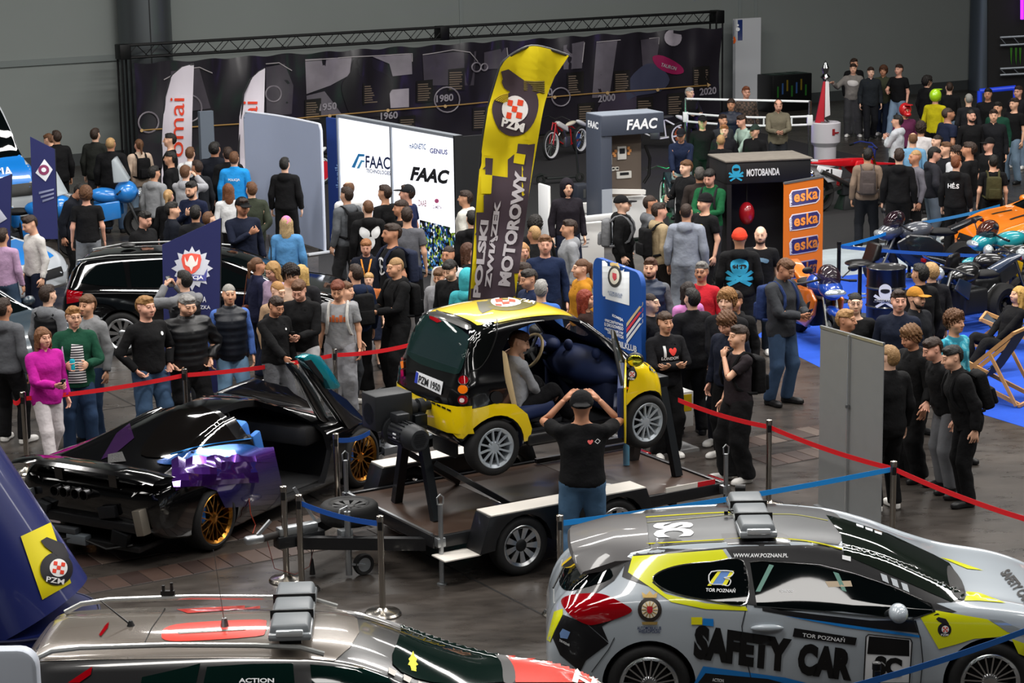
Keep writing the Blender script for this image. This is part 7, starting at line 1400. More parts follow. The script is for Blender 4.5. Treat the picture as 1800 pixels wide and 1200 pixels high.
# ---------- curved pale wall
pts = [G(428, 197, 2.3), G(470, 207, 2.3)+Vector((.1, .25, 0)), G(520, 214, 2.3)+Vector((.05, .15, 0)), G(562, 220, 2.3)]; cv = smooth_poly([(p.x, p.y) for p in pts], 10, False)
m = MB(); n_ = len(cv); zs = [.06, .3, 1.2, 2.0, 2.2, 2.28, 2.3]; vs = []
for k_, (x, y) in enumerate(cv):
 for z in zs: e = .0 if k_ not in (0, n_-1) else 0; vs.append((x, y, z-(.10 if (k_ in (0, n_-1) and z > 2.25) else .03 if (k_ in (1, n_-2) and z > 2.25) else 0)))
k = len(zs); m.add(vs, [(i*k+j, (i+1)*k+j, (i+1)*k+j+1, i*k+j+1) for i in range(n_-1) for j in range(k-1)]); m.add([(x+.05*.6, y+.08, z) for x, y, z in vs], [(i*k+j+1, (i+1)*k+j+1, (i+1)*k+j, i*k+j) for i in range(n_-1) for j in range(k-1)])
cw = m.build('fabric_wall', M('#b3bfda', rough=.75, noise=.06, nscale=1.), None, smooth=60); tag(cw, 'curved pale blue fabric wall with the lone man in black', 'display wall'); b = MB(); b.tube([(x+.015, y+.04, z) for x, y, z in [(cv[0][0], cv[0][1], .05)]+[(cv[0][0], cv[0][1], 2.2)]+[(x, y, 2.3) for x, y in cv[1:-1]]+[(cv[-1][0], cv[-1][1], 2.2), (cv[-1][0], cv[-1][1], .05)]], .03, 8); b.build('tube_frame', M('#c5cad6', rough=.5), cw); MB().box((cv[-1][0], cv[-1][1]-.05, .03), (.10, .7, .04), rz=-.9).build('foot_plate', M('#b9bcc0', rough=.4), cw, bevel=.01)
a = G(351, 196, 2.2); gp_ = upright('roll_up_banner', (a.x-.02, a.y), (a.x+.22, a.y+.15), .05, 2.2, .10, M('#5d6672', rough=.6)); tag(gp_, 'narrow grey panel standing between the two white feather flags', 'banner')
# ---------- light-box wall of the gate maker
LA, LB = Vector((-2.99, 40.35, 0)), Vector((-.83, 36.95, 0)); ld = (LB-LA).normalized(); ln = Vector((ld.y, -ld.x, 0))
lw = empty('light_box_wall', LA, 0, 'white illuminated wall with FAAC lettering and a city picture', 'display wall'); inv = Matrix.Translation(-LA)
EM = M('#f4f7ff', rough=.4, emit=1.15); fr_ = M('#9aa0a8', rough=.4, metal=.5); mid = LA+(LB-LA)*.475
for nm, p, q_ in (('light_panel', LA, mid), ('light_panel', mid, LB)): o = upright(nm, p+ld*.015-LA, q_-ld*.015-LA, .10, 2.40, .10, EM, lw)
PLN = MB(); PLN.add([LA+ln*.06, LB+ln*.06, LB+ln*.06+Vector((0, 0, 2.6)), LA+ln*.06+Vector((0, 0, 2.6))], [(0, 1, 2, 3)]); bvL = sbvh(PLN.mesh('t'))
for p in (LA, mid, LB): q_ = p-LA; MB().box((q_.x, q_.y, 1.22), (.05, .16, 2.44), rz=math.atan2(ld.y, ld.x)).build('frame_post', fr_ if p != LB else M('#17191c'), lw)
for z in (2.42, .05): MB().bar(Vector((0, 0, z)), LB-LA+Vector((0, 0, z)), .14, .05).build('frame_rail', fr_, lw)
upright('return_panel', LB-LA-ln*.05, LB-LA-ln*.45+ld*.02, .02, 2.42, .05, M('#15171a', rough=.6), lw)
NAV = M('#1d2a55', rough=.5); BLK = M('#1b1c20', rough=.5); CY = M('#1f86c8', rough=.5); lp = lambda pts, mt: px_patch(bvL, pts, mt, lw, .004, 12, 'print')
px_text(bvL, 'FAAC', (643, 295), (686, 298), (0, -22), NAV, lw, .006, .02); px_text(bvL, 'TECHNOLOGIES', (644, 303), (687, 308), (0, -7), NAV, lw, .006, .02); lp([(618, 294), (630, 270), (641, 271), (641, 275), (632, 275), (624, 295)], CY); lp([(627, 296), (635, 281), (641, 282), (641, 285), (637, 285), (632, 296)], M('#58a9d8'))
px_text(bvL, 'mAGNETIC', (720, 261), (749, 263), (0, -10), M('#3a5a8c'), lw, .006, .02); px_text(bvL, 'GENIUS', (756, 269), (787, 272), (0, -9), M('#3b3f86'), lw, .006, .03); px_text(bvL, 'FAAC', (721, 317), (789, 324), (2, -25), BLK, lw, .006, .05, shear=.2); px_text(bvL, 'DAAB', (736, 362), (750, 363), (0, -11), M('#b88a94'), lw, .006, .02); px_text(bvL, 'CoMETA', (761, 366), (777, 368), (0, -6), M('#a08a9c'), lw, .006, .02); lp(circle(4, 10, (768, 353)), M('#c85a8c'))
pic = bpy.data.materials.new('city_picture'); pic.use_nodes = True; nt = pic.node_tree; bs = nt.nodes['Principled BSDF']; tc = nt.nodes.new('ShaderNodeTexCoord'); vo = nt.nodes.new('ShaderNodeTexVoronoi'); vo.inputs['Scale'].default_value = 22; nt.links.new(tc.outputs['Object'], vo.inputs['Vector']); rp = nt.nodes.new('ShaderNodeValToRGB'); sc_ = nt.nodes.new('ShaderNodeSeparateColor'); nt.links.new(vo.outputs['Color'], sc_.inputs[0]); nt.links.new(sc_.outputs[0], rp.inputs[0])
for p_, c_ in ((.3, '#163a78'), (.5, '#3f7fb8'), (.62, '#7f9a2a'), (.75, '#dfe6ea'), (.9, '#2d5a2c')): e = rp.color_ramp.elements.new(p_); e.color = (*lin(c_), 1)
rp.color_ramp.interpolation = 'CONSTANT'; nt.links.new(rp.outputs[0], bs.inputs['Base Color']); nt.links.new(rp.outputs[0], bs.inputs['Emission Color']); bs.inputs['Emission Strength'].default_value = .5
lp([(738, 386), (803, 402), (803, 500), (738, 478)], pic)
bp_ = upright('blue_panel', LA-ld*.40-Vector((.05, 0, 0)), LA-ld*.06, .03, 2.36, .06, M('#14367c', rough=.5)); tag(bp_, 'narrow blue panel at the left end of the illuminated wall', 'panel'); px_text(obj_bvh(bp_), 'ikonik', (600, 330), (598, 288), (-9, 0), M('#8fb4e0'), bp_, .01, .01)
# ---------- grey product tower
tb = G(1052, 406); ta = Vector((1.62, 40.2, 0)); td = Vector((.92, .40, 0)).normalized(); tn = Vector((td.y, -td.x, 0)); TG = M('#3d4350', rough=.5)
tw = empty('product_tower', ta, math.atan2(td.y, td.x), 'grey portal stand with FAAC header and wall of devices', 'display stand')
MB().box((.10, .25, 1.18), (.22, .62, 2.36)).build('upright', TG, tw, bevel=.01); MB().box((.62, .25, 2.18), (1.24, .66, .36)).build('header', TG, tw, bevel=.01); MB().box((.62, .25, 2.365), (1.22, .64, .01)).build('header_top', M('#8a929e', rough=.5), tw); MB().box((.62, .42, 1.30), (.80, .05, 1.40)).build('device_board', M('#6a5e54', rough=.6), tw); MB().box((.62, .35, .45), (.90, .28, .75)).build('white_cabinet', M('#d9d9d8', rough=.4), tw, bevel=.02); MB().box((.10, -.07, .55), (.20, .02, 1.0)).build('pale_panel', M('#9aa0aa', rough=.5), tw)
text('FAAC', WHITE, tw, face_m((.80, -.085, 2.18), (1, 0, 0), (0, 0, 1)), .26, .03, shear=.15, fit=(.62, .19)); text('FAAC', WHITE, tw, face_m((-.012, .25, 2.18), (0, -1, 0), (0, 0, 1)), .2, .03, fit=(.42, .13))
for (x, z, w, h, c) in ((.32, 1.78, .14, .16, '#e6e4de'), (.33, 1.52, .18, .20, '#e9e7e0'), (.62, 1.62, .18, .24, '#e8e6e0'), (.33, 1.20, .14, .14, '#dcdad4'), (.66, 1.22, .30, .13, '#e3e1da'), (.44, 1.34, .07, .07, '#ece9e0'), (.52, 1.34, .07, .07, '#ece9e0')): d_ = MB().box((x, .385, z), (w, .05, h)).build('control_unit', M(c, rough=.4), tw, bevel=.01); MB().box((x, .358, z+h*.15), (w*.6, .005, h*.4)).build('cover_slot', M('#26282a', rough=.4), d_)
for (x, z) in ((.46, 1.62), (.50, 1.66), (.48, 1.58), (.76, 1.70), (.79, 1.65), (.76, 1.60)): MB().box((x, .39, z), (.05, .03, .05)).build('orange_button', M('#e8a060', rough=.4), tw)
MB().bar((.16, .18, .98), (.95, .12, .92), .10, .08).build('barrier_arm', M('#e4e2de', rough=.4), tw); MB().tube([(1.05, .30, 1.75), (1.14, .28, 1.5), (1.12, .28, 1.2), (1.02, .3, 1.05)], .03, 8).build('folding_arm', BLACK, tw)
for i, (px_, py_, w, h, c, lb_) in enumerate(((985, 425, .50, .62, '#d4d3d0', 'white appliance box beside the hooded figure'), (1022, 405, .42, .55, '#d9d8d6', 'white carton with printed lines beside the tower'), (1030, 380, .30, .34, '#2a2e38', 'small dark rounded motor unit standing on the white carton'), (1025, 470, .60, .80, '#dadad8', 'large white carton with printed marks beside the grey hoodie'), (958, 430, .06, 1.1, '#e4e4e2', 'thin white board leaning behind the hooded figure'))):
 p = G(px_, py_); z0 = .55 if i == 2 else 0; p = G(1022, 405) if i == 2 else p
 o = MB().box((0, 0, h/2+z0), (w, .45 if i != 2 else .3, h)).build('display_box', M(c, rough=.5), None, bevel=.02 if i != 2 else .05); o.location = (p.x, p.y, 0); o.rotation_euler = (0, 0, .4); tag(o, lb_, 'box')
 if i in (1, 3):
  for k in range(3): MB().box((-.08, -.228, h*.65-k*.06), (.2-k*.03, .004, .02)).build('printed_line', M('#8d8f92'), o)
 if i == 2: MB().box((0, -.153, .72), (.05, .006, .16)).build('handle_slot', STEEL, o)
b = MB().bar((0, 0, .74), (1.0, .2, .80), .12, .10).build('barrier_boom', M('#cfd0d0', rough=.4), None, bevel=.02); p = G(1030, 480); b.location = (p.x-.5, p.y+.1, .12); tag(b, 'pale grey barrier boom lying on the cartons', 'boom')
# ---------- ring rails
rg = empty('guard_rail', tuple(G(1205, 300)), 0, 'white tubular rail on chrome posts around the lit bikes', 'railing'); p0 = G(1205, 300); p1 = Vector((6.55, 49.2, 0)); 
for q_ in (Vector(), p1-p0): MB().cyl((q_.x, q_.y, 0), (q_.x, q_.y, 1.62), .035, n=12).build('post', CHROME, rg); MB().box((q_.x, q_.y, 1.2), (.12, .12, .22)).build('bracket', WHITE, rg, bevel=.01)
L_ = p1-p0
def arc(z, s_): return [Vector((L_.x*t, L_.y*t-s_*math.sin(PI*t), z)) for t in np.linspace(0, 1, 14)]
MB().tube(arc(1.60, .0), .025, 8).build('top_rail', WHITE, rg); MB().tube(arc(1.28, .5), .025, 8).build('curved_rail', WHITE, rg); MB().tube(arc(1.10, .5), .025, 8).build('curved_rail', WHITE, rg)
for t in (2, 5, 8, 11): a, c = arc(1.28, .5)[t], arc(1.10, .5)[t]; MB().cyl(a, c, .02, n=8).build('rail_link', WHITE, rg)
# ---------- stall with the punching ball
sa = Vector((3.50, 36.4, 0)); sd_ = math.radians(12); stl = empty('merch_stall', sa, sd_, 'black covered stall named MOTOBANDA with a red punching ball', 'stall'); BKF = M('#0d0d10', rough=.6)
MB().box((.72, .45, 1.82), (1.44, .95, .36)).build('header', BKF, stl, bevel=.02); MB().box((.72, .45, 2.01), (1.48, 1.0, .03)).build('dusty_top', M('#6a645c', rough=.9, noise=.3), stl, bevel=.01); MB().box((1.35, .45, .82), (.16, .95, 1.64)).build('side_wall', BKF, stl); MB().box((.72, .88, .82), (1.44, .06, 1.64)).build('back_wall', BKF, stl); MB().box((.05, .45, .82), (.08, .95, 1.64)).build('side_wall', BKF, stl)
text('MOTOBANDA', M('#d9dadc'), stl, face_m((.62, -.035, 1.82), (1, 0, 0), (0, 0, 1)), .2, .03, fit=(.56, .12)); MB().ell((.42, .20, 1.12), (.13, .13, .19), 18, 12).build('punching_ball', paint('#9c1420'), stl); MB().cyl((.42, .2, 1.28), (.42, .2, 1.64), .015, n=8).build('ball_cord', BLACK, stl); MB().ell((1.47, .05, 1.75), (.05, .05, .05), 12, 8).build('spot_lamp', CHROME, stl)
def skull(parent, c, w, right, up, cyan=False):
 """helmeted mark with crossed tools and a ribbon"""
 m4 = face_m(c, right, up); wt = M('#d4d6d8', rough=.6); bl = M('#2aa0c8', rough=.6)
 def pp(polys, mt, z): me = poly_mesh([[(x*w, y*w) for x, y in p] for p in polys]); o = link('emblem', me, mt, parent); o.matrix_local = m4 @ Matrix.Translation((0, 0, z))
 pp([[(-.5, .0), (-.42, .1), (.42, -.42), (.34, -.5)], [(.5, .0), (.42, .1), (-.42, -.42), (-.34, -.5)]], bl if cyan else wt, .002); pp([smooth_poly([(-.26, .1), (-.24, .42), (0, .56), (.24, .42), (.26, .1), (.12, -.1), (-.12, -.1)], 4)], bl if cyan else wt, .004); pp([smooth_poly([(-.18, .2), (-.16, .32), (.16, .32), (.18, .2), (0, .14)], 3)], M('#0a0a0c'), .006); pp([[(-.48, -.24), (.48, -.24), (.44, -.12), (-.44, -.12)]], bl if cyan else wt, .008)
skull(stl, (.16, -.035, 1.82), .26, (1, 0, 0), (0, 0, 1), True); skull(stl, (1.35, -.035, 1.0), .36, (1, 0, 0), (0, 0, 1), True); skull(stl, (1.35, -.035, 1.30), .30, (1, 0, 0), (0, 0, 1))
# ---------- roll-ups
def rollup(label, tl, tr_, z, mat, base=True):
 a, c = G(*tl, z), G(*tr_, z); r = empty('roll_up_banner', (a.x, a.y, 0), 0, label, 'banner'); d = Vector((c.x-a.x, c.y-a.y, 0)); o = upright('sheet', (0, 0), d, .06, z, .012, mat, r); MB().bar(Vector((0, 0, .04)), d+Vector((0, 0, .04)), .16, .08).build('base', M('#8a8d90', rough=.35, metal=.7), r, bevel=.01); MB().bar(Vector((0, 0, z)), d+Vector((0, 0, z)), .03, .03).build('top_rail', M('#a0a3a6', rough=.3, metal=.7), r); n = Vector((d.y, -d.x, 0)).normalized(); return r, o, d, n
r, o, d, n = rollup('orange roll-up banner repeating a radio station name', (1378, 322), (1447, 310), 2.0, M('#e8781c', rough=.6)); bv = obj_bvh(o); Q = ((1378, 322), (1447, 310), (1446, 480), (1377, 498))
for k in range(4):
 y = 345+k*42; dk = M('#2a2564', rough=.6); lt = M('#e88a34', rough=.6); px_patch(bv, [(1387, y-2), (1392, y-10), (1405, y-12), (1436, y-17), (1441, y-10), (1440, y+6), (1434, y+12), (1400, y+18), (1388, y+19)], M('#d9cfd8'), o, .008, 12, 'logo_edge'); px_patch(bv, [(1389, y-1), (1393, y-8), (1406, y-10), (1435, y-15), (1439, y-9), (1438, y+5), (1433, y+10), (1400, y+16), (1390, y+17)], dk, o, .012, 12, 'logo'); px_text(bv, 'eska', (1395, y+12), (1436, y+5), (0, -20), lt, o, .018, .03, space=1.08); px_text(bv, 'radio', (1391.5, y+16), (1391, y-3), (-4, 0), M('#e9e4ea'), o, .022, .02)
r, o, d, n = rollup('plain grey back of a roll-up banner near the rope', (1443, 574), (1554, 605), 2.0, M('#7b7d7e', rough=.55, noise=.06)); md = d*.5-n*.0; mdw = d*.48; MB().cyl((mdw+n*.03)+Vector((0, 0, .05)), (mdw+n*.03)+Vector((0, 0, 2.0)), .011, n=8).build('support_pole', M('#b9bbbc', rough=.3, metal=.7), r); MB().box(tuple(mdw+n*.03+Vector((0, 0, 1.25))), (.04, .04, .03)).build('pole_clip', M('#5a5c5e'), r)
a, c = Vector((1.02, 27.0, 0)), Vector((1.53, 25.75, 0)); kb = upright('fabric_banner', a, c, .12, 2.14, .06, M('#0f4a9c', rough=.6), None, round_=.16); tag(kb, 'blue fabric banner with a club crest and white lettering', 'banner'); bv = obj_bvh(kb); k_ = lambda pts, mt, off=.008: px_patch(bv, pts, mt, kb, off, 10, 'print')
k_([(1059, 449), (1107, 462), (1107, 537), (1060, 524)], M('#cfd3d8', rough=.6)); k_([(1082+12*math.cos(t)*1.0, 487+19*math.sin(t)) for t in np.linspace(0, 6.28, 24)[:-1]], M('#22201e'), .014); k_([(1082+8.5*math.cos(t), 487+14*math.sin(t)) for t in np.linspace(0, 6.28, 24)[:-1]], M('#d8d2c4'), .018); k_([(1079, 481), (1086, 483), (1086, 491), (1082, 495), (1079, 489)], M('#c03040'), .024); k_([(1074, 468), (1073, 458), (1079, 463), (1083, 457), (1087, 465), (1093, 462), (1091, 471)], M('#b59a60'), .014)
for i, (s_, x0, x1) in enumerate((('KOMISJA', 1078, 1097), ('BEZPIECZEŃSTWA', 1058, 1097), ('RUCHU DROGOWEGO', 1053, 1097), ('KOŁO RATOWNIKÓW', 1054, 1097), ('DROGOWYCH', 1070, 1097))): px_text(bv, s_, (x0, 560+i*7.3-(1097-x0)*.12), (x1, 566.5+i*7.3), (0, -6), M('#dfe3ea'), kb, .012, .04)
px_text(bv, 'AUTOMOBILKLUB', (1050, 598), (1120, 619), (0, -11), M('#dfe3ea'), kb, .012, .03); px_text(bv, 'AUTOMOBILKLUB', (1070, 515), (1095, 521), (0, -4), M('#5b6f94'), kb, .014, .01); px_text(bv, 'WIELKOPOLSKI', (1072, 520), (1094, 525), (0, -4), M('#5b6f94'), kb, .014, .01)
for j, c_ in enumerate(('#c9b68c', '#d23c48', '#d9dde4', '#d9dde4')): y = j*10; k_([(1102, 568+y), (1130, 530+y), (1130, 536+y), (1102, 575+y)], M(c_))
MB().tube([a+Vector((0, 0, .1)), a+Vector((0, 0, .02)), c+Vector((0, 0, .02)), c+Vector((0, 0, .1))], .025, 8).build('tube_base', M('#b8babc', metal=.6, rough=.4), kb)
# ---------- police banners (angled bow flags)
def bow(label, tl, tr_, br, bl, Y, col):
 f = plane_px(None, (0, Y, 0), (0, 1, 0), [tl, tr_, br, bl], .015, 'flag_banner', col); tag(f, label, 'flag'); MB().tube([DP(*tr_, Y+.02), DP(*br, Y+.02), Vector((DP(*br, Y).x, Y+.02, .02))], .015, 8).build('pole', M('#20242c', rough=.5), f); g = DP(*br, Y); MB().lathe([(0, 0), (.2, 0), (.2, .02), (.04, .04), (0, .04)], (g.x, Y, 0), n=18).build('base', BLACK, f); return f
PN = M('#2a2f66', rough=.75, noise=.08, nscale=3); f = bow('dark blue police banner with a silver star and red shield', (285, 430), (388, 383), (384, 690), (291, 690), 28.9, PN); bv = obj_bvh(f); st_ = []
for i in range(32): t = 2*PI*i/32; rr_ = (36, 27, 33, 27)[i % 4]; st_.append((338+rr_*math.cos(t), 472+rr_*1.08*math.sin(t)))
px_patch(bv, st_, M('#b9bcc8', rough=.4), f, .01, 12, 'star'); px_patch(bv, smooth_poly([(322, 448), (352, 448), (352, 466), (348, 474), (337, 482), (326, 474), (322, 466)], 2), M('#d8402a', rough=.5), f, .016, 12, 'shield'); px_patch(bv, [smooth_poly([(326, 452), (330, 462), (334, 452), (337, 450), (340, 452), (344, 462), (348, 452), (347, 466), (340, 470), (337, 478), (334, 470), (327, 466)], 2)], M('#d9d5d0'), f, .022, 12, 'eagle'); px_patch(bv, [(314, 482), (358, 484), (364, 472), (362, 494), (310, 492)], M('#3a3f8c'), f, .02, 12, 'ribbon'); px_text(bv, 'POLICJA', (318, 493), (357, 493), (0, -8), M('#e4e6ee'), f, .026, .03); px_text(bv, 'KOMENDA', (318, 531), (362, 531), (0, -10), M('#d9dbe4'), f, .014, .01); px_text(bv, 'WOJEWÓDZKA', (306, 544), (369, 545), (0, -10), M('#d9dbe4'), f, .014, .01)
f = bow('small dark blue police banner by the van', (53, 240), (96, 262), (102, 420), (60, 420), 38.6, PN); bv = obj_bvh(f); px_patch(bv, [(78, 280), (92, 298), (80, 319), (63, 304)], M('#d4d6de'), f, .012, 12, 'emblem'); px_patch(bv, circle(9, 16, (77, 299)), M('#7a1c50'), f, .018, 12, 'emblem'); px_patch(bv, circle(4, 12, (77, 299)), M('#d4d6de'), f, .024, 12, 'emblem')
for i in range(3): px_patch(bv, [(69+i*3, 337+i*7), (94, 331+i*7), (94, 334+i*7), (69+i*3, 341+i*7)], M('#8d93b4'), f, .014, 12, 'print_line')
f = bow('dark blue police banner cut by the left edge of the picture', (-30, 325), (20, 306), (17, 440), (-30, 440), 34.3, PN); bv = obj_bvh(f); px_patch(bv, [(-4, 362), (12, 384), (-4, 394), (-16, 378)], M('#c4c8d8'), f, .012, 12, 'emblem')
# ---------- far right: drinks box, stage, podium
p = G(1372, 196); fb = empty('drinks_cooler', (p.x+.3, p.y+.1, 0), HALL, 'black open drinks cooler by the grey wall', 'cooler'); MB().box((0, .3, .5), (1.35, .7, 1.0)).build('cabinet', M('#0a0b0c', rough=.4), fb, bevel=.02); 
for k in (-.42, 0, .42): MB().box((k, .3, 1.0), (.34, .5, .02)).build('bin_opening', M('#0d2a22', rough=.4), fb)
for k in range(7): MB().box((-.5+k*.16, -.055, .55+.08*(k % 3)), (.05, .012, .30)).build('green_mark', M(('#1f5a1c', '#2a4a7a', '#6a5a10')[k % 3], rough=.5), fb)
sx = wallpt(1742, 120); stg = empty('stage_rig', (0, 0, 0), 0, 'silver truss tower and black sign of the dark stage', 'stage'); AL = M('#7c8288', rough=.4, metal=.6)
sY = 56.5
for px_ in (1741, 1754): a, c = DP(px_, -40, sY), DP(px_-1, 125, sY); MB().cyl(a, c, .03, n=8).build('tower_tube', AL, stg)
for k in range(6): a, c = DP(1741, -20+k*26, sY), DP(1754, -7+k*26, sY); MB().cyl(a if k % 2 else DP(1754, -20+k*26, sY), c if k % 2 else DP(1741, -7+k*26, sY), .015, n=6).build('brace', AL, stg)
for y in (66, 80, 121, 132): MB().cyl(DP(1758, y, sY-.2), DP(1850, y-5, sY-.2), .03, n=8).build('sign_rail', AL, stg)
for k in range(4): MB().cyl(DP(1758+k*24, 66, sY-.2), DP(1770+k*24, 80, sY-.2), .012, n=6).build('brace', AL, stg); MB().cyl(DP(1758+k*24, 121, sY-.2), DP(1770+k*24, 132, sY-.2), .012, n=6).build('brace', AL, stg)
bd_ = plane_px(stg, (0, sY, 0), (0, 1, 0), [(1736, -60), (1860, -60), (1860, 190), (1736, 190)], .1, 'black_backdrop', M('#050506', rough=.8)); bv2 = obj_bvh(bd_)
for x in (1776, 1784, 1791): px_patch(bv2, [(x, 83), (x+4, 83), (x+3, 100), (x+2.5, 113), (x+1, 104)], M('#2f6a16', rough=.5), bd_, .05, 12, 'claw_mark')
plane_px(stg, (0, sY-.3, 0), (0, 1, 0), [(1794, -10), (1799, -10), (1799, 34), (1794, 34)], .05, 'purple_tube', M('#a020f0', rough=.4, emit=3.))
fr = empty('ramp_frame', (0, 0, 0), 0, 'blue framed ramp in front of the dark stage', 'frame')
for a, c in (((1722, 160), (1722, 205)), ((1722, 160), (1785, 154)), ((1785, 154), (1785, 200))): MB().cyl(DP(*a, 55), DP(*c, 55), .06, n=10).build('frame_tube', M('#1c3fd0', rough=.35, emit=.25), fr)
p = G(1450, 292); pd = empty('podium', (p.x, p.y, 0), 0, 'white oval podium with a red logo', 'podium'); MB().lathe([(0, 0), (.24, 0), (.25, .45), (.33, .55), (.34, .98), (.30, 1.0), (.28, .95), (0, .95)], n=32).build('podium_body', M('#c9c6cc', rough=.4), pd); 
for s_ in (-1,): MB().box((.14, -.31, .80), (.06, .02, .14), rz=.4).build('logo', M('#8c1a20'), pd); MB().box((.22, -.27, .78), (.10, .02, .03), rz=.6).build('logo', M('#8c1a20'), pd)
tp_ = empty('flag_trophy', (p.x-.02, p.y, .95), 0, 'silver topped trophy wrapped in a red and white flag', 'trophy'); MB().lathe([(0, 0), (.12, 0), (.12, .06), (.03, .10), (.03, .9), (.06, 1.0), (.12, 1.05), (.05, 1.12), (.09, 1.25), (.04, 1.35), (0, 1.42)], n=18).build('cup', CHROME, tp_); MB().prism([(-.22, .0), (-.02, .0), (.0, .95), (-.04, .95)], -.05, .05, 'XZ').build('flag_red', M('#b81c2c', rough=.7), tp_, bevel=.01); MB().prism([(-.0, .15), (.12, .2), (.08, .95), (.0, .95)], -.05, .05, 'XZ').build('flag_white', M('#dcd8da', rough=.7), tp_, bevel=.01)
# ---------- black drum, bar stools, deck chairs, carpets
p = G(1558, 470, .88); dr = empty('oil_drum', (p.x, p.y, 0), -.1, 'black oil drum with a white helmet emblem', 'drum'); MB().lathe([(0, 0), (.29, 0), (.30, .03), (.285, .05), (.285, .30), (.30, .32), (.285, .34), (.285, .58), (.30, .60), (.285, .62), (.285, .86), (.30, .89), (.29, .90), (.27, .88), (0, .87)], n=40).build('drum_body', M('#0c0c0f', rough=.35, coat=.4), dr); skull(dr, (-.03, -.305, .50), .34, (1, -.1, 0), (0, 0, 1)); text('MOTOBANDA', M('#101012'), dr, face_m((-.03, -.318, .435), (1, -.1, 0), (0, 0, 1)), .05, .02)
for (x, y, lab, rz) in ((1512, 462, 'black bar stool left of the black drum', .4), (1648, 478, 'black bar stool behind the men at the drum', -.6)):
 p = G(x, y, .82); s_ = empty('bar_stool', (p.x, p.y, 0), rz, lab, 'stool', 'black bar stools'); MB().lathe([(0, 0), (.22, 0), (.22, .015), (.04, .04), (0, .04)], n=24).build('base', STEEL, s_); MB().cyl((0, 0, .03), (0, 0, .78), .03, n=12).build('post', BLACK, s_); MB().ell((0, 0, .82), (.24, .22, .05), 20, 10).build('seat', M('#0d0d0f', rough=.3), s_); MB().prism([(.10, .82), (.26, .86), (.30, 1.10), (.22, 1.13), (.16, .95)], -.17, .17, 'XZ').build('backrest', M('#0d0d0f', rough=.3), s_, bevel=.05, seg=3); MB().tube([(.17*math.cos(t), .17*math.sin(t), .32) for t in np.linspace(0, 6.28, 16)[:-1]], .012, 6, True).build('foot_ring', STEEL, s_)
WOODC = M('#b98a58', rough=.55, noise=.2)
def deckchair(label, loc, rz):
 r = empty('deck_chair', loc, rz, label, 'deck chair', 'wooden deck chairs on the blue carpet')
 for y in (-.28, .28): MB().bar((-.55, y, .05), (.45, y, .95), .03, .05).build('back_rail', WOODC, r); MB().bar((-.50, y*.9, .42), (.55, y*.9, .03), .03, .05).build('seat_rail', WOODC, r); MB().bar((.15, y*1.1, .65), (.52, y*1.1, .03), .03, .04).build('prop', WOODC, r)
 for (x, z) in ((-.55, .05), (.45, .95), (-.50, .42), (.55, .03)): MB().bar((x, -.3, z), (x, .3, z), .035, .035).build('cross_bar', WOODC, r)
 cvs = smooth_poly([(-.50, .43), (-.25, .26), (.02, .30), (.25, .62), (.45, .95)], 5, False); m = MB(); m.add([(x, y, z) for x, z in cvs for y in (-.25, .25)], [(2*i, 2*i+1, 2*i+3, 2*i+2) for i in range(len(cvs)-1)]); m.build('canvas', M('#39434f', rough=.85), r, smooth=60); skull(r, (.10, 0, .46), .34, (0, -1, 0), (.45, 0, .62)); return r
deckchair('wooden deck chair with grey canvas nearest the carpet edge', tuple(G(1735, 700)), math.radians(-35)); deckchair('wooden deck chair with orange cloth under the blond woman', tuple(G(1790, 610)), math.radians(-20))
def carpet(name, label, pts, col, kind='structure', z=.003): m = MB(); m.prism([tuple(G(*p).xy) for p in pts], .001, z, 'XY'); return tag(m.build(name, M(col, rough=.95, noise=.12, nscale=6, bump=.3, bscale=40), FLOOR, smooth=None), label)
carpet('carpet', 'bright blue carpet under the motorcycles at the right', [(1330, 590), (1440, 645), (1700, 720), (1830, 760), (1830, 560), (1640, 470), (1480, 485), (1440, 510)], '#1246b0', 'thing'); carpet('carpet', 'black carpet under the speedway bikes', [(560, 480), (800, 520), (1000, 430), (1480, 470), (1800, 360), (1620, 300), (1260, 215), (560, 295)], '#1a191b', 'thing', .002)
tl = carpet('carpet', 'pale grey floor tiles around the roped motorcycles', [(1440, 510), (1480, 485), (1640, 470), (1830, 430), (1830, 400), (1620, 420), (1440, 440)], '#9aa4aa', 'thing', .004)
# ---------- inflatable arch leg and the rounded board, bottom left
def leg():
 r = empty('inflatable_arch', (-4.08, 17.7, 0), 0, 'navy inflatable arch leg with a yellow PZM square', 'inflatable'); m = MB(); m.lathe([(0, 0), (.62, .0), (.66, .1), (.66, .72), (.64, .86)], n=40); m.build('leg_lower', M('#141c4e', rough=.32, coat=.3), r); m = MB(); k = []
 for i in range(7): t = i/6; k.append(((-.80*t, 0, .84+t*1.6), .64-.10*t))
 m.tube([p for p, _ in k], .5, 40, rs=[q for _, q in k]); o = m.build('leg_upper', M('#16205c', rough=.32, coat=.3), r); bv = obj_bvh(o)
 px_patch(bv, [(35, 943), (87, 919), (123, 1024), (73, 1053)], M('#e3d30c', rough=.4), r, .012, 10, 'yellow_square'); pzm_badge(bv, 96, 1000, 56, r, ang=.15, off=.022)
 MB().tube([(.66*math.cos(t), .66*math.sin(t), .85) for t in np.linspace(0, 6.28, 40)[:-1]], .012, 6, True).build('seam', M('#0c1238'), r)
leg()
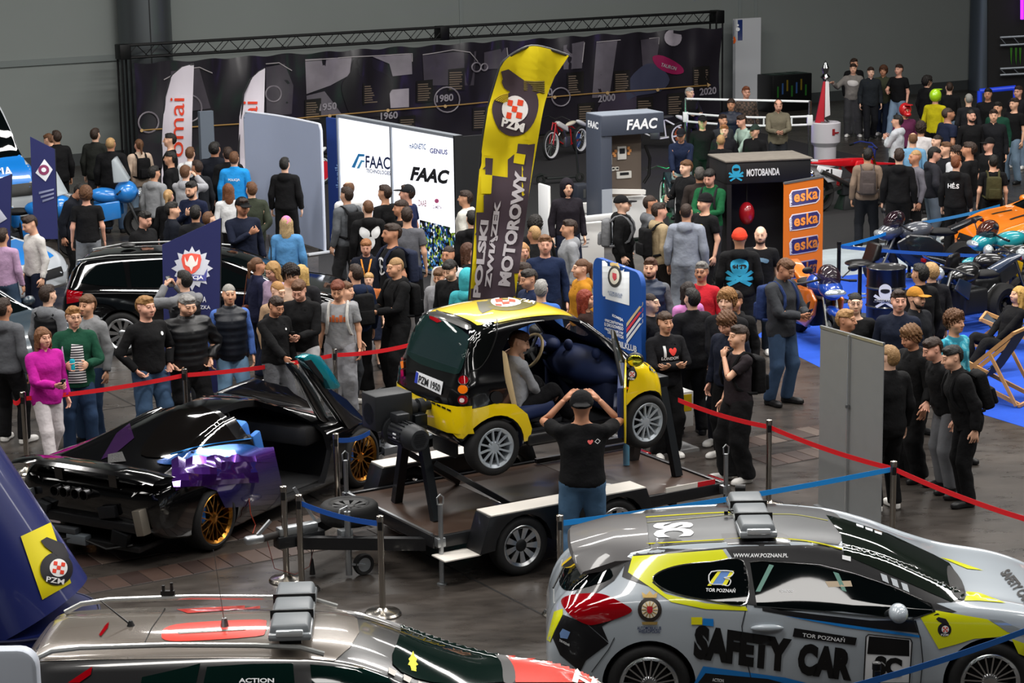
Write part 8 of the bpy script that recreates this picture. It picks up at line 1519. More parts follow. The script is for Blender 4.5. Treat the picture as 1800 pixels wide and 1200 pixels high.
p = DP(30, 1175, 14.2); o = MB(); o.prism([(x, y) for x, y in rrect(1.0, 1.4, .12)], -.06, .06, 'XZ'); o = o.build('display_board', M('#b9c0cc', rough=.45), None, bevel=.02); q_ = DP(66, 1137, 14.0); o.location = (q_.x-.5, 14.0, q_.z-.70); tag(o, 'pale rounded board at the bottom left corner', 'board'); MB().box((0, 0, -.5-(q_.z-.70)/2+.15), (.5, .3, max(.1, q_.z-1.3))).build('stand', M('#6a6f78', rough=.5), o)
# ---------- stanchions and belts
def stanchion(label, pt, blk=False):
 r = empty('stanchion', (pt.x, pt.y, 0), 0, label, 'stanchion', 'steel belt barrier posts'); PM = metalm('#b3aea6', .22) if not blk else M('#17181a', rough=.35, metal=.5); MB().lathe([(0, 0), (.17, 0), (.175, .012), (.16, .03), (.06, .05), (.035, .07), (0, .07)], n=32).build('base', PM, r); MB().cyl((0, 0, .05), (0, 0, .92), .03, n=20).build('post', PM, r); MB().lathe([(0, .0), (.034, 0), (.034, .05), (.028, .055), (0, .058)], (0, 0, .90), n=20).build('cap', PM, r); MB().box((0, -.035, .86), (.04, .02, .08)).build('belt_slot', BLACK, r); return r
ST = {k: G(x, y, .93) for k, x, y in (('a', 40, 692), ('b', 324, 651), ('c', 588, 616), ('d', 590, 765), ('e', 498, 858), ('f', 525, 873), ('g', 668, 910), ('h', 984, 909), ('i', 1352, 741), ('j', 1571, 814), ('k', 1541, 1169), ('l', 1475, 427), ('m', 1784, 444), ('o', 1600, 388), ('n', 1311, 872))}
for k, lab in (('a', 'steel barrier post beside the woman in pink'), ('b', 'steel barrier post between the two men behind the red belt'), ('c', 'steel barrier post behind the raised supercar door'), ('d', 'tall steel post in front of the gold front wheel'), ('e', 'steel post at the trailer coupling, leftmost of the pair'), ('f', 'steel post at the trailer coupling, right of the pair'), ('g', 'steel post in front of the jockey wheel'), ('h', 'steel post behind the tail of the safety car'), ('i', 'steel post on the open floor right of the trailer'), ('j', 'steel post where red and blue belts meet'), ('k', 'dark post in front of the safety car door'), ('l', 'dark blue belt post beside the orange banner'), ('m', 'dark belt post beside the black motorcycles'), ('o', 'dark belt post behind the roped motorcycles'), ('n', 'steel post behind the safety car light bar')): stanchion(lab, ST[k], k in 'klmo')
def belt(label, a, c, col, sag=.03, end=None):
 a = ST[a] if isinstance(a, str) else a; c = ST[c] if isinstance(c, str) else c; a = Vector((a.x, a.y, .87)); c = Vector((c.x, c.y, .87)); d = (c-a).normalized(); a, c = a+d*.04, c-d*.04; m = MB(); n = 12; vs = []
 nrm = Vector((-d.y, d.x, 0))
 for i in range(n+1): t = i/n; p = a+(c-a)*t-Vector((0, 0, sag*4*t*(1-t))); vs += [p+Vector((0, 0, s_*.026))+nrm*w for s_, w in ((-1, -.001), (1, -.001), (1, .001), (-1, .001))]
 m.add(vs, [(i*4+j, i*4+(j+1) % 4, i*4+4+(j+1) % 4, i*4+4+j) for i in range(n) for j in range(4)]+[(0, 1, 2, 3), tuple(range(4*n, 4*n+4))]); o = m.build('barrier_belt', M(col, rough=.65), None, smooth=30); return tag(o, label, 'belt', 'barrier belts')
RD, BU, DB = '#d0101c', '#1288d8', '#1450a8'
belt('red belt from the left edge post past the man in green', 'a', 'b', RD); belt('red belt in front of the man in the navy vest', 'b', 'c', RD); belt('red belt running behind the microcar tail', 'c', G(730, 600, .9), RD); belt('short red belt end at the far left post', G(18, 698, .93), 'a', RD)
belt('red belt from the microcar to the open floor post', G(1188, 697, .9), 'i', RD); belt('red belt passing behind the grey roll-up banner', 'i', 'j', RD); belt('red belt running off at the right edge', 'j', G(1830, 915, .9), RD)
belt('bright blue belt over the safety car roof', 'h', 'j', BU); belt('blue belt above the trailer coupling', 'f', 'g', DB); belt('short blue belt in front of the supercar front wheel', 'd', G(655, 754, .9), DB); belt('blue belt across the safety car door and wing', G(1440, 1215, .9), G(1830, 1092, .9), '#0f5aa8'); belt('blue belt at the orange banner, lower run', 'l', 'm', DB); belt('blue belt at the orange banner, upper run', 'l', 'o', BU); belt('blue belt in front of the orange car', 'o', G(1760, 358, .9), BU)
# ---------- odds and ends by the trailer
p = G(1185, 790); bx = empty('display_plinth', (p.x+.02, p.y, 0), .5, 'white plinth box with a yellow panel by the microcar nose', 'plinth'); z_ = DP(1185, 745, p.y).z; MB().box((0, 0, z_+.20), (.30, .30, .42)).build('box', M('#d9d8d6', rough=.5), bx, bevel=.008); MB().box((.0, -.153, z_+.28), (.24, .006, .20)).build('yellow_panel', M('#e2bf12', rough=.5), bx); MB().box((0, 0, z_/2), (.10, .10, z_)).build('column', M('#a9a9a8', rough=.5), bx); MB().box((0, 0, .02), (.4, .4, .04)).build('foot', M('#8a8a8a', rough=.5), bx)
bt = MB().lathe([(0, 0), (.035, .005), (.036, .20), (.015, .26), (.015, .29), (0, .29)], n=16).build('water_bottle', M('#6aa6c4', rough=.08, alpha=.7), None); q_ = G(1101, 816, .46); bt.location = (q_.x, q_.y, .452); tag(bt, 'clear blue water bottle on the trailer deck', 'bottle')
# ---------- coloured show lamps by the lit bikes
for x, y, z, col, nm in ((1176, 372, .45, (.05, 1., .35), 'green'), (1285, 282, .7, (.35, .2, 1.), 'violet')):
 p = G(x, y); l = bpy.data.lights.new('show_lamp', 'POINT'); l.energy = 45; l.color = col; l.shadow_soft_size = .06
 o = MB().lathe([(0, 0), (.09, 0), (.09, .02), (.02, .04), (.02, z-.08), (.06, z-.06), (.06, z-.02), (0, z-.02)], n=16).build('show_lamp', BLACK, None); o.location = (p.x, p.y, 0); tag(o, 'small %s show lamp on a short stand beside the bikes' % nm, 'lamp'); MB().ell((0, 0, z+.03), (.05, .05, .05), 12, 8).build('bulb', M(tuple(col), rough=.4, emit=6.), o)
 q_ = bpy.data.objects.new('show_lamp_light', l); COL.objects.link(q_); q_.location = (p.x, p.y-.02, z+.14)
# ================================================================== the crowd: head-top pixel, height, facing | top | legs | hair | arms | label | options
CK = dict(k='#0d0d0f', n='#141a2c', g='#7d8187', d='#2b2d31', w='#c9cacb', j='#384a60', l='#72879c', b='#2c1d14', r='#5c3d26', y='#a9865a', c='#15120f', h='#8a8781')
TK = dict(h='hoodie', t='tee', l='long', j='jacket', p='puffer', v='vest'); LK = dict(p='pants', b='baggy', s='shorts')
HK = dict(s='short', b='buzz', f='fringe', c='curly', l='long_hair', p='ponytail', x='balding', n='none', a='cap', e='beanie', o='hood', m='helmet')
def ck(c): return CK.get(c, c if c[0] == '#' or c in ('stripes', 'camo', 'plaid') else '#'+c)
ROWS = '''
88,232,1.78,-120|j:k|p:d|s:r|down|man in black jacket looking down beside the small police banner|hp=20
98,227,1.84,-150|j:k|p:k|s:b|down|man in black with hood behind the head-down man by the banner|
167,223,1.86,170|j:1d1f1c|p:d|s:b|down|man in dark hooded jacket facing the grey wall|
194,239,1.82,180|j:k|p:j:|b:y|down|fair cropped man in black jacket and jeans seen from behind|width=1.1
243,242,1.70,-150|j:b5a08e|p:l:|p:r|down|woman in cream jacket with a black backpack|P=k=black backpack on the woman in cream
297,232,1.85,-90|t:k|p:k|s:c|down|dark haired man in black in front of the white flag|
298,264,1.80,-100|l:k|p:d|s:c|down|man in black profile in front of the taller dark haired man|
334,256,1.80,175|h:w|p:d|s:r|down|man in white hoodie under the white feather flag|
377,247,1.90,175|j:10131c|p:k|s:c|down|broad man in navy coat beside the light blue jacket|width=1.15
400,256,1.84,190|j:k|p:k|s:b|down|dark haired man hidden behind the light blue jacket|
411,264,1.82,180|j:1f86cc|p:d|s:r|down|officer in light blue jacket marked POLICJA on the back|
271,289,1.78,150|h:85878a|p:k|s:c|down|young man in grey hoodie facing away at the crowd centre left|
326,288,1.76,170|h:9a9ba0|p:d|f:r|photo|young man in pale hoodie raising both hands to his face|
345,279,1.84,-140|j:15171c|p:k|s:b|down|man in dark shirt right of the pale hoodie photographer|
296,330,1.66,170|l:k|p:k|p:y|down|blond woman with a ponytail seen from behind|
337,315,1.86,-25|l:151c34|p:n|s:c|chest,down|bearded officer in navy sweater holding a fist at his chest|X=beard:#1d140e hp=12
400,320,1.66,-160|l:w|p:k|l:6a4026|down|woman with long brown hair and white top|
441,317,1.82,-160|j:30352a|p:k|s:r|behind|man in olive jacket holding his hands behind his back|
425,344,1.90,25|l:n|p:n|a:k|chest,down|man in black cap with a badge lifting one hand|width=1.1 hp=8 X=short:#2c1d14
251,367,1.80,55|j:k|p:k|s:c|down|man in black tracksuit top facing right beside the black estate|hp=15
303,352,1.82,110|j:11151f|p:k|s:c|down|short haired man in navy jacket by the estate roof|
343,358,1.80,180|j:1a1b1e|p:k|s:c|down|man in charcoal jacket with a grey collar seen from behind|
367,368,1.72,150|l:k|p:k|b:r|down|shaven man in black behind the top of the police flag|
120,315,1.80,75|j:12151d|p:k|s:c|down|man in dark jacket bending over the police motorcycle|hp=30 bow=14
150,325,1.80,-170|t:111113|p:g|c:r|down|curly haired man in black shirt seen from behind|
56,374,1.84,-50|l:c3c0bc|p:n|s:b|down|man in white shirt beside the silver police car|hp=20
4,398,1.70,170|l:a98aa8|p:j:|s:b|down|person in lilac shirt at the left edge|
500,274,1.82,175|h:k|p:k|s:c|down|lone man in black against the curved pale wall|stance=step
503,377,1.68,180|j:4f84b4|p:k|a:d678a8|down|woman in pink cap and denim jacket|X=long_hair:#b59a70 X=bag:#131315:black_handbag_of_the_woman_in_the_pink_cap
611,315,1.86,-150|l:w|p:d|x:r|down|balding man in pale shirt at the illuminated wall|
608,324,1.84,-140|h:55585c|p:2a2a2c|s:b|down|man in grey hoodie with a black backpack at the light wall|P=k=black backpack on the man in grey hoodie stance=walk2
675,322,1.86,-130|t:k|p:k|s:b|down|man in black shirt looking at the illuminated wall|
646,348,1.80,-165|h:k|p:d|b:r|down|young man in black hoodie with a white winged back print|
703,349,1.78,-80|t:k|p:k|f:b|down|youth with fringe in black and red in profile|
714,322,1.88,-110|t:151f42|p:d|a:1b1c1f|down|man in black cap and navy shirt at the light wall|X=short:#2c1d14
715,361,1.84,180|t:5c5d63|p:k|s:b|down|man in dark grey shirt seen from behind|
817,332,1.80,-110|h:c2c0b8|p:k|s:b|down|young man in cream hoodie at the right end of the light wall|
829,367,1.78,-170|h:k|p:k|s:c|down|person in black partly hidden behind the yellow flag|
687,390,1.94,-65|t:0f0f11|p:57503f|s:b|down|tall man in black shirt with a white compass print|P=20263a=dark backpack on the tall man width=1.08
643,417,1.60,0|h:111522|p:k|f:8a5a34|down|boy with fair fringe wearing an orange lanyard|hp=10
624,461,1.78,-150|h:18233c|b:k|s:b|down|youth in navy hoodie carrying a black backpack|P=k=black backpack on the youth in navy
695,449,1.82,-55|h:k|b:k|b:9a7850|phone|young man with cropped fair hair in black tracksuit with phone|P=k=black backpack on the young man with cropped hair;F=111111=phone in the hands of the tracksuit man hp=6 shoes=#101011
648,477,1.30,0|t:a05a30|s:n|f:b08a58|down|small fair child behind the navy backpack|
787,429,1.80,-25|h:c9c7c4|p:d|b:b|down|man in white hoodie left of the yellow flag|
825,424,1.70,70|l:k|p:k|l:4a2c1c|down|woman with long brown hair beside the yellow flag pole|
793,452,1.76,-30|h:k|p:k|f:c|down|youth with dark fringe in black hoodie beside the flag|hp=20
773,467,1.60,-20|h:8d8d91|p:k|f:5a3c22|down|boy in pale grey hoodie at the microcar roof|hp=15
822,470,1.68,160|h:3fa4ae|p:k|o:3fa4ae|down|person in turquoise hoodie at the flag foot|
453,449,1.68,120|j:191c34|p:n|p:r|down|woman in navy jacket with a brown leather bag|X=bag:#5a2a18:brown_leather_bag_of_the_woman_in_navy
482,455,1.68,-40|l:a08aa0|p:n|l:a07c4c|down|fair woman with glasses looking down|X=glasses hp=18
507,461,1.80,50|l:b09684|p:n|c:1d1410|down|dark curly haired man in beige looking down|hp=18
530,462,1.68,165|j:1b1b1f|p:k|l:b8975a|down|fair woman in dark jacket seen from behind|
484,489,1.70,45|l:a08468|p:n|b:a87c4a|down|ginger youth behind the boy in black hoodie|hp=20
481,515,1.68,40|h:k|p:55565a|s:b|lean,down|boy in black hoodie with a hand on the red belt|hp=22
527,484,1.84,-10|h:k|b:b9babd|s:5c3d26|phone|youth in black hoodie reading his phone in pale sweatpants|F=141416=phone in the hands of the youth in sweatpants hp=28
609,492,1.66,60|t:8a8a8e|p:d|f:r|down|youth hidden behind the boy in grey t-shirt|
594,487,1.72,-5|t:87888b|b:84858a|f:6a3420|down|boy in grey t-shirt with an orange print|P=b8b6b2=patterned pale backpack on the boy in grey hp=20
1213,152,1.74,40|j:k|p:k|s:9a9894|cross|grey haired man in black with folded arms before the banner|X=glasses
1285,172,1.76,-10|p:131a2c|p:k|f:b|down|youth in dark puffer beside the white sign pillar|
1312,150,1.84,10|l:plaid|p:n|s:6a3a22|down|man with glasses in brown plaid shirt|X=glasses
1235,201,1.80,0|l:k|p:k|a:k|down|man in black cap and sweatshirt behind the rail|
1271,199,1.74,20|l:d|p:k|s:b|down|youth behind the rail under coloured light|
1273,217,1.72,-10|j:15151a|p:k|s:8a5a34|down|ginger youth in black behind the rail|
1267,234,1.70,175|l:k|p:k|b:y|down|fair person in black seen from behind at the rail|
1313,198,1.72,-60|l:9ab0a4|p:d|s:b|lean|youth in pale jersey leaning over a bike|bow=15
1326,217,1.74,-40|j:k|p:k|a:23302a|down|youth in dark cap at the lit bike|
1198,222,1.76,-10|h:18223a|p:8fa4a0|a:15151a|lean|youth in navy hoodie leaning on the dark speedway bike|bow=12
1205,279,1.80,-55|h:k|p:k|f:5a3c22|can,down|youth in black hoodie holding a can beside the green glow|
1230,291,1.82,175|j:2a2320|p:k|s:4a4642|down|older man in brown jacket seen from behind|
1248,294,1.90,-25|h:12502e|p:d|f:c|phone|youth in green hoodie with joined hands|P=1c1c1e=dark backpack on the youth in green hp=15
1238,338,1.84,-55|t:k|p:k|e:k|down|young man in black shirt with a yellow chest badge|width=1.05
1207,354,1.84,165|h:848a96|b:7c828c|b:b|down|man in grey hoodie and matching grey trousers|width=1.06
1095,341,1.82,80|h:k|p:k|a:k|down|man in black cap and glasses with a grey backpack|X=glasses P=6a6b6e=grey backpack on the man in glasses width=1.08
1145,340,1.84,100|h:5d5f63|p:k|b:b|down|cropped man half hidden behind the tan hoodie|
1160,353,1.82,110|h:9c8a6c|p:1a1512|s:b|down|man in tan hoodie with a black backpack|P=k=black backpack on the man in tan stance=step
997,313,1.84,15|h:1d1920|p:n|o:1d1920|down|figure in black with hood up beside the white boxes|
999,383,1.80,-80|h:8c8e92|p:k|s:b|down|man in pale grey hoodie facing left by the cartons|
941,377,1.82,170|j:k|p:k|c:15100d|down|man with dark curly hair right of the flag|
938,393,1.80,-150|j:131315|p:k|b:y|down|fair cropped youth in black jacket seen from behind|
958,410,1.86,0|l:17233f|p:n|s:6a4a30|down|man in navy sweater facing the camera|width=1.08
1020,452,1.76,-75|h:b37a20|p:k|p:5c3d26|down|long haired man in mustard jacket|
931,469,1.80,-60|j:1a2440|p:n|s:2a2420|down|dark haired man in navy looking left at the flag foot|hp=10
951,488,1.76,175|l:3a66b4|p:n|s:8d8b88|down|grey haired man in blue sweater seen from behind|
917,458,1.78,-70|h:k|p:k|s:b|down|man in black hoodie half hidden by the yellow flag|
919,424,1.68,20|l:8fb0a0|p:k|l:a87c50|down|fair woman in pale green behind the yellow flag|
1143,450,1.86,-15|l:5a5d62,v:16243c|p:n|s:4a3020|down|bearded man in grey shirt and navy quilted vest|X=beard:#4a3020
1031,506,1.66,75|l:2a1a16|p:k|l:7a2a14|down|red haired woman in profile beside the blue banner|
1145,512,1.70,60|l:15151a|p:k|b:b|down|youth in black behind the blue banner edge|
1233,457,1.80,-20|l:b4202c|p:k|s:6d6a66|down|older man with moustache in red shirt|X=glasses X=moustache:#4a4540
1208,492,1.66,-150|l:c078b0|p:k|l:20140f|down|woman in pink with long dark hair|
1216,503,1.80,-160|j:17171a|p:k|s:15100d|down|dark haired man in black and grey varsity jacket|
1170,545,1.72,20|h:101014|b:k|f:3a2616|cross|boy in black hoodie reading I love LONDON with crossed arms|
1277,506,1.84,-25|h:111114|p:1d1e22|c:8a6238|clasp|curly fair youth in black hoodie with clasped hands|
1292,508,1.82,-20|h:k|p:k|s:b|down|youth half hidden behind the curly fair youth|
1282,542,1.76,-40|h:131827|p:k|c:5c3d26|down|brown curly youth in navy looking down|hp=25
1297,568,1.78,-65|t:221c20|b:0f0f11|s:b|down,chin|youth in dark brown t-shirt with a hand on his chin|P=k=black backpack on the thinking youth
1300,399,1.84,175|h:0f0f11|p:202226|e:d8402a|down|man in red and black beanie with a blue back print|width=1.05
1337,394,1.82,-10|t:0f0f12|p:1c2430|n|down|bald bearded man in black printed t-shirt|X=beard:#4a3426
1375,448,1.90,45|j:34363a|p:344862:|s:5c3d26|phone|tall man in grey cardigan and jeans reading a phone|P=24345e=blue backpack on the tall cardigan man;F=121214=phone in the hands of the cardigan man hp=25 shoes=#0e0e0f
1368,172,1.80,0|j:6a6454|p:23252a|x:5c4430|phone|balding man in beige jacket holding papers at the rail|hp=15
1500,110,1.80,60|h:77736e|b:3a3a3c|s:b|point,down|man in grey hoodie stretching one arm sideways|face=-10
1502,101,1.84,20|j:k|p:k|s:b|down|man in black behind the pointing man in grey|
1531,115,1.78,0|j:1e2226|p:15161a|s:b|down|man in dark jacket walking second from the pointing man|stance=walk
1553,113,1.78,-20|j:3c3f30|p:1a2438|c:4a2c1a|down|curly haired person in olive jacket walking|stance=walk2
1580,110,1.82,-40|t:k|p:l:|s:b|can,down|man in black t-shirt and pale jeans at the right of the walkers|stance=walk
1631,132,1.82,120|j:k|p:k|c:15100d|down|person in black near the yellow helmet rider|
1645,157,1.84,150|l:b0a410|p:k|m:a8d81c|down|rider in neon yellow helmet and yellow jersey|
1669,142,1.80,175|l:k|p:l:|b:b|down|man in black seen from behind right of the neon helmet|
1592,182,1.78,15|l:5a2444|p:k|m:c01a20|down|rider in red helmet and purple jersey|
1577,200,1.74,-120|h:b9bcc2|p:k|s:c|chest|youth in white hoodie beside the red helmet|
1605,230,1.80,175|l:6c98b8|p:k|x:6a4a30|down|balding man in light blue shirt seen from behind|
1619,212,1.78,170|l:c9c4c4|p:k|c:2a1c14|down|curly haired person in white left of the polka shirt|
1646,235,1.66,-60|l:k|p:k|p:1d1410|down|dark haired woman with tied hair in profile|
1668,187,1.86,110|t:1b2238|p:k|b:3a2e26|down|heavy man in navy patterned shirt|width=1.15
1708,190,1.84,10|l:0f0f11|p:k|b:c|down|smiling man in black with short beard|X=beard:#1d140e
1747,190,1.82,-10|j:15161a|p:k|s:b|down|smiling man in dark jacket over a grey shirt|
1754,177,1.84,-30|l:123a2c|p:k|s:c|down|man in dark green behind the smiling men|
1703,162,1.80,175|l:1c1c20|p:k|b:8a8884|down|grey cropped man in black by the blue frame|
1737,153,1.82,-20|l:k|p:k|s:c|down|man in black below the stage sign|
1790,149,1.82,-40|l:15151a|p:l:|s:b|down|man with glasses at the right edge under the stage|X=glasses
1783,170,1.80,-50|t:k|p:l:|s:b|down|man in black t-shirt and jeans at the right edge|
1525,258,1.80,175|h:7d6b5c|p:15171c|s:c|down|man in tan hoodie with a grey backpack by the motocross bike|P=4a4240=grey brown backpack on the tan hoodie
1581,258,1.86,170|h:k|p:k|s:b|down|tall man in black from head to foot seen from behind|stance=step
1608,261,1.78,-70|l:6a6870|s:k|b:y|down|cropped man in grey shirt and shorts|
1641,256,1.82,100|h:26262c|p:66707c:|f:c|pocket|man in charcoal hoodie and grey jeans|hp=12
1662,247,1.80,-70|l:15151a|p:k|s:r|down|man in black looking left behind the charcoal hoodie|
1680,255,1.74,-60|l:c4c4c8|p:k|c:2a1c14|down|curly haired youth with white collar|
1682,271,1.78,150|h:k|p:k|s:6a3c20|down|ginger youth in black hoodie with white back letters|
1703,247,1.86,-120|t:0f0f11|p:44474c|s:b|down|broad man in black t-shirt facing the motorcycles|width=1.1
1738,240,1.74,-60|t:0d0d0f|p:k|a:k|down|person in black cap in profile|
1746,270,1.70,175|t:k|p:k|s:c|down|dark haired person with an olive backpack|P=3c3a22=olive backpack in the right crowd
1418,298,1.64,-80|l:k|p:k|s:b|down|man in black behind the orange banner|
1504,511,1.80,-5|t:k|p:k|b:c|down|man with glasses in black polo behind the grey banner|X=glasses
1489,540,1.78,60|t:k|p:k|s:9a7448|down|fair youth in black looking right above the grey banner|
1580,506,1.86,-15|h:141a2a|p:k|s:b|down|tall dark haired youth in navy hoodie beside the drum|hy=15
1612,502,1.80,40|j:15171c|p:k|a:a8742a|down|bearded man in mustard cap|X=beard:#1d140e
1617,460,1.84,-150|j:k|p:k|s:c|down|man in black leather jacket behind the mustard cap|
1637,458,1.78,-160|j:15151a|p:k|s:y|down|fair man behind the leather jacket|
1605,568,1.76,-60|h:k|b:k|c:6a4a2c|down|brown curly youth in black beside the leaning youth|hp=15
1634,586,1.80,-75|h:k|p:5f6064:|s:b|hip,down|youth in black hoodie and grey jeans leaning forward|lean=14 hp=8 shoes=#0d0d0f
1664,600,1.72,-80|j:0d0d0f|p:k|s:c|down|person in black trousers behind the leaning youth|P=k=black backpack behind the leaning youth;lean=16 shoes=#0d0d0f
1680,543,1.78,40|l:camo|p:k|c:5c3d26|down|curly youth in turquoise patterned jacket|
1563,603,1.80,-150|j:k|p:k|s:8a6a44|down|fair haired youth in long black coat at the grey banner|
1022,683,1.84,178|t:0e0e10|p:45627e:|e:k|up|man in black t-shirt and jeans signalling with raised hands|X=capback:#0d0d0f width=1.12 stance=step
75,570,1.68,40|j:b01a8c|p:c9c2c4|l:6a4428|phone,down|woman in magenta jacket and white trousers|F=2a2a2e=phone of the woman in magenta;X=bag:#b8a4bc:lilac_shoulder_bag_of_the_woman_in_magenta:1 shoes=#a8123c stance=walk
128,535,1.80,12|j:12402e|p:263a56:|s:8a6034|can|man with glasses in green jacket over a striped shirt|X=glasses;C=18a0b0=turquoise drink can of the man in green;hy=15
151,515,1.82,-25|h:77787a|p:2a3d58:|f:5a3c22|down|youth in grey hoodie behind the man in green|shoes=#0e0e10
84,497,1.80,150|h:6a6c70,v:0e0f12|p:k|s:b|down|man in black vest over grey hoodie seen from behind|
6,520,1.80,160|h:55575b|p:k|s:b|down|person in grey hoodie at the left edge|
256,517,1.85,45|l:0d0d0f|p:344a64:|s:8a6438|pocket|fair man in black sweatshirt with thumbs in pockets|width=1.12
326,513,1.78,30|p:0d0e11|p:k|s:7d7b78|pocket|heavy grey haired man in black puffer jacket|width=1.22 hp=15
402,496,1.80,15|l:4a6ab0,v:10151f|p:6c8eac:|b:8d8a85|down|grey cropped man in navy vest over a blue shirt|
322,472,1.82,-140|h:77787b,v:0f1014|p:d|s:c|photo|man photographing the police banner with raised arms|F=101012=phone raised in front of the police banner
'''
def parse(row):
 f = row.split('|'); hx, hy_, H, face = [float(x) for x in f[0].split(',')]; d = dict(hx=hx, hy=hy_, H=H, H0=H, face=face, label=f[5], kw={}, extra=[])
 d['top'] = [TK[t.split(':')[0]]+':'+ck(t.split(':')[1]) for t in f[1].split(',')]; l = f[2].split(':'); d['legs'] = LK[l[0]]+':'+ck(l[1])+(':denim' if len(l) > 2 else ''); h = f[3].split(':'); d['hair'] = HK[h[0]]+(':'+ck(h[1]) if len(h) > 1 else '')
 a = f[4].split(','); d['arms'] = a[0] if len(a) == 1 else tuple(a)
 for part in f[6].split(';'):
  w = part.split(' '); i = 0
  while i < len(w):
   if not w[i]: i += 1; continue
   k, v = w[i].split('=', 1); j = i+1
   if k in 'PFC':
    while j < len(w) and '=' not in w[j]: v += ' '+w[j]; j += 1
    c, lab = v.split('=', 1); d['extra'].append('%s:%s:%s' % ({'P': 'pack', 'F': 'phone', 'C': 'can'}[k], ck(c), lab))
   elif k == 'X': d['extra'].append(v.replace('_', ' ') if v.startswith('bag') else v)
   elif k in ('stance', 'shoes'): d['kw'][k] = v
   elif k == 'face': d['face'] = float(v)
   else: d['kw'][k] = float(v)
   i = j
 return d
CROWD = [parse(r) for r in ROWS.strip().split('\n')]
def hpos(d): return G(d['hx'], d['hy'], d['H']+.02)
for it in range(80):                      # keep neighbours from standing inside each other
 ps = [hpos(d) for d in CROWD]
 for i in range(len(CROWD)):
  for j in range(i+1, len(CROWD)):
   e = ps[i]-ps[j]; dd = math.hypot(e.x, e.y)
   if dd < .52*(CROWD[i]['kw'].get('width', 1)+CROWD[j]['kw'].get('width', 1))/2:
    a, b = (CROWD[i], CROWD[j]) if ps[i].y > ps[j].y else (CROWD[j], CROWD[i]); a['H'] = max(a['H']-.004, a['H0']-.13); b['H'] = min(b['H']+.004, b['H0']+.10)
INFO = {}
for n_, d in enumerate(CROWD):
 p = hpos(d); kw = d['kw']; sh = kw.pop('shoes', '#dcdad6' if n_ % 3 else '#141416'); lean_ = kw.get('lean', 0); f = math.radians(d['face']); off = .9*math.sin(math.radians(lean_))
 loc = (p.x-math.sin(f)*off, p.y+math.cos(f)*off)
 INFO[d['label']] = person(d['label'], loc, d['H'], d['face'], d['top'], d['legs'], d['hair'], d['arms'], lod=0 if p.y < 30 else 1, skin=n_ % 5, extra=d['extra'], shoes=sh, **kw)
def who(s_): return [v for k, v in INFO.items() if s_ in k][0]
# two people inside the microcar, one in the far deck chair
ca, sa_ = math.cos(math.radians(31.5)), math.sin(math.radians(31.5))
def incar(x, y): return (-.566+x*ca-y*sa_, 22.27+x*sa_+y*ca)
cx, cy = incar(.50, -.32); person('boy in grey sweatshirt sitting in the open microcar', (cx, cy, 1.02), 1.62, 121.5, 'long:#8f9196', 'pants:#0f0f12', 'short:#4a2e1c', 'lap', stance='carsit', hy=-30, hp=20, shoes='#1a1a1c')
cx, cy = incar(.46, .34); person('driver in blue jeans behind the boy in the microcar', (cx, cy, 1.07), 1.68, 121.5, 'long:#2a3a52', 'pants:#2f5a7a:denim', 'short:#2c1d14', 'wheel', stance='carsit', shoes='#1a1a1c')
p = G(1772, 485, 1.28); person('blond woman in black reclining in the deck chair', (p.x, p.y, .02), 1.66, -70, 'long:#0d0d0f', 'pants:#0d0d0f', 'long_hair:#b8904a', 'lap', stance='recline', lean=-16, hp=8, shoes='#1a1a1c', lod=0)
# prints on clothes
WP = M('#d8d9da', rough=.8); heart = smooth_poly([(0, -.5), (-.5, .05), (-.42, .4), (-.15, .42), (0, .25), (.15, .42), (.42, .4), (.5, .05)], 3)
i = who('LONDON'); chest_print(i, 'I', WP, .03, 1.335, x0=-.07, bold=.04); chest_print(i, [heart], M('#d83a32', rough=.8), .10, 1.335, x0=.03); chest_print(i, 'LONDON', WP, .22, 1.255, bold=.04)
chest_print(who('light blue jacket marked'), 'POLICJA', WP, .20, 1.32, True); chest_print(who('yellow chest'), [circle(.5, 16)], M('#d8c018'), .07, 1.33, x0=.08)
i = who('blue back print'); bl = M('#2f9fc8', rough=.8); chest_print(i, [[(-.5, .0), (-.4, .1), (.45, -.4), (.35, -.5)], [(.5, .0), (.4, .1), (-.45, -.4), (-.35, -.5)], smooth_poly([(-.26, .05), (-.3, .4), (0, .56), (.3, .4), (.26, .05), (0, -.1)], 3), [(-.5, -.28), (.5, -.28), (.45, -.14), (-.45, -.14)]], bl, .36, 1.22, True); chest_print(i, [smooth_poly([(-.2, .18), (-.2, .32), (.2, .32), (.2, .18)], 3)], M('#0a0a0c'), .36, 1.222, True)
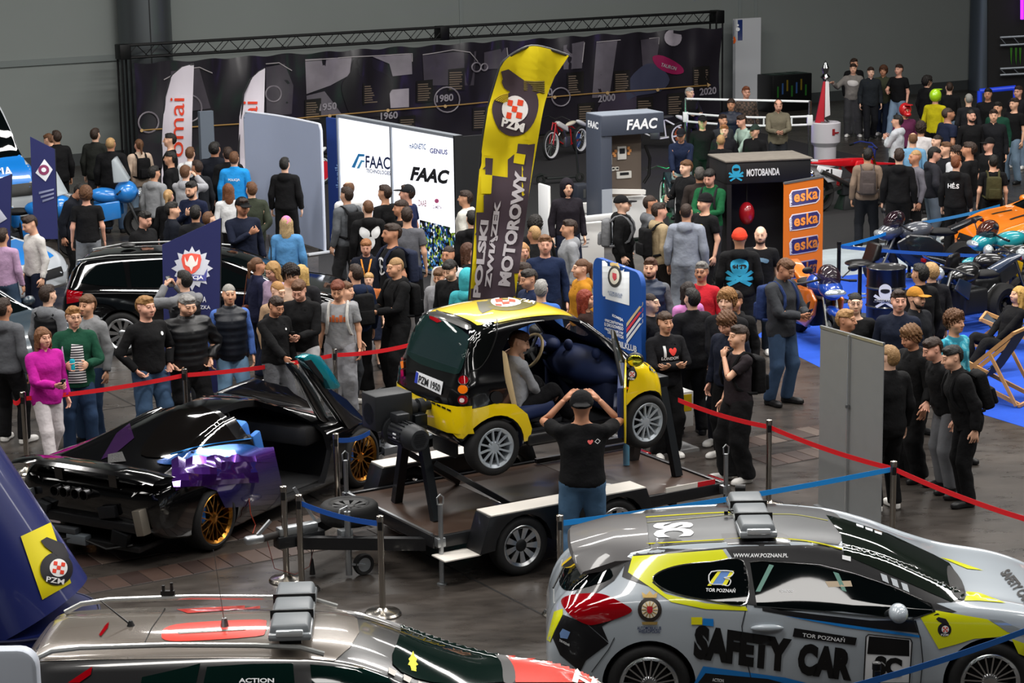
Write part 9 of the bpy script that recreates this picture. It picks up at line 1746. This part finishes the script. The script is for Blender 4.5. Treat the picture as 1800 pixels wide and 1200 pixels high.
i = who('winged'); chest_print(i, [smooth_poly([(-.05, .3), (-.4, .5), (-.5, .2), (-.3, -.05), (-.08, .0)], 3), smooth_poly([(.05, .3), (.4, .5), (.5, .2), (.3, -.05), (.08, .0)], 3), smooth_poly([(-.15, .0), (.15, .0), (.2, -.3), (0, -.55), (-.2, -.3)], 3)], WP, .32, 1.24, True)
i = who('compass'); chest_print(i, ring_polys(.36, .44, 28), WP, .26, 1.25); chest_print(i, [[(0, .5), (.08, .08), (.5, 0), (.08, -.08), (0, -.5), (-.08, -.08), (-.5, 0), (-.08, .08)]], WP, .26, 1.25)
i = who('orange print'); chest_print(i, [[(-.5+k*.2, -.15), (-.34+k*.2, -.15), (-.34+k*.2, .12+.1*(k % 2)), (-.5+k*.2, .12+.1*(k % 2))] for k in range(5)], M('#b0562a', rough=.8), .24, 1.30); i = who('orange lanyard')
for sg in (-1, 1): chest_print(i, [[(sg*.30, .9), (sg*.42, .9), (sg*.10, -.5), (sg*-.02, -.5)]], M('#e8902a', rough=.7), .22, 1.28, name='lanyard')
chest_print(who('white back letters'), 'HÉ.S', WP, .2, 1.28, True, bold=.03); i = who('signalling'); chest_print(i, [heart], M('#e0605c'), .045, 1.34, True, x0=-.07); chest_print(i, ring_polys(.36, .5, 4), WP, .05, 1.34, True, x0=-.13)
chest_print(who('thumbs in'), [circle(.5, 10)], WP, .045, 1.36, x0=.10); chest_print(who('hand on the red belt'), [circle(.5, 10)], WP, .03, 1.36, x0=.08); chest_print(who('clasped'), 'HARD', M('#b02a34'), .16, 1.30, bold=.03); chest_print(who('bald bearded'), [smooth_poly([(-.5, .1), (0, .22), (.5, .1), (.4, -.1), (0, .02), (-.4, -.1)], 3)], M('#5a7a94'), .24, 1.32); chest_print(who('pointing') if False else who('stretching'), [smooth_poly([(-.5, .2), (-.1, .3), (.4, .2), (.5, -.1), (.1, -.25), (-.4, -.15)], 3)], M('#c4c0bc'), .26, 1.32)
chest_print(who('striped shirt'), [[(-.5, -1.5), (.5, -1.5), (.38, .55), (-.2, .62)]], STR, .22, 1.24, name='shirt_front')
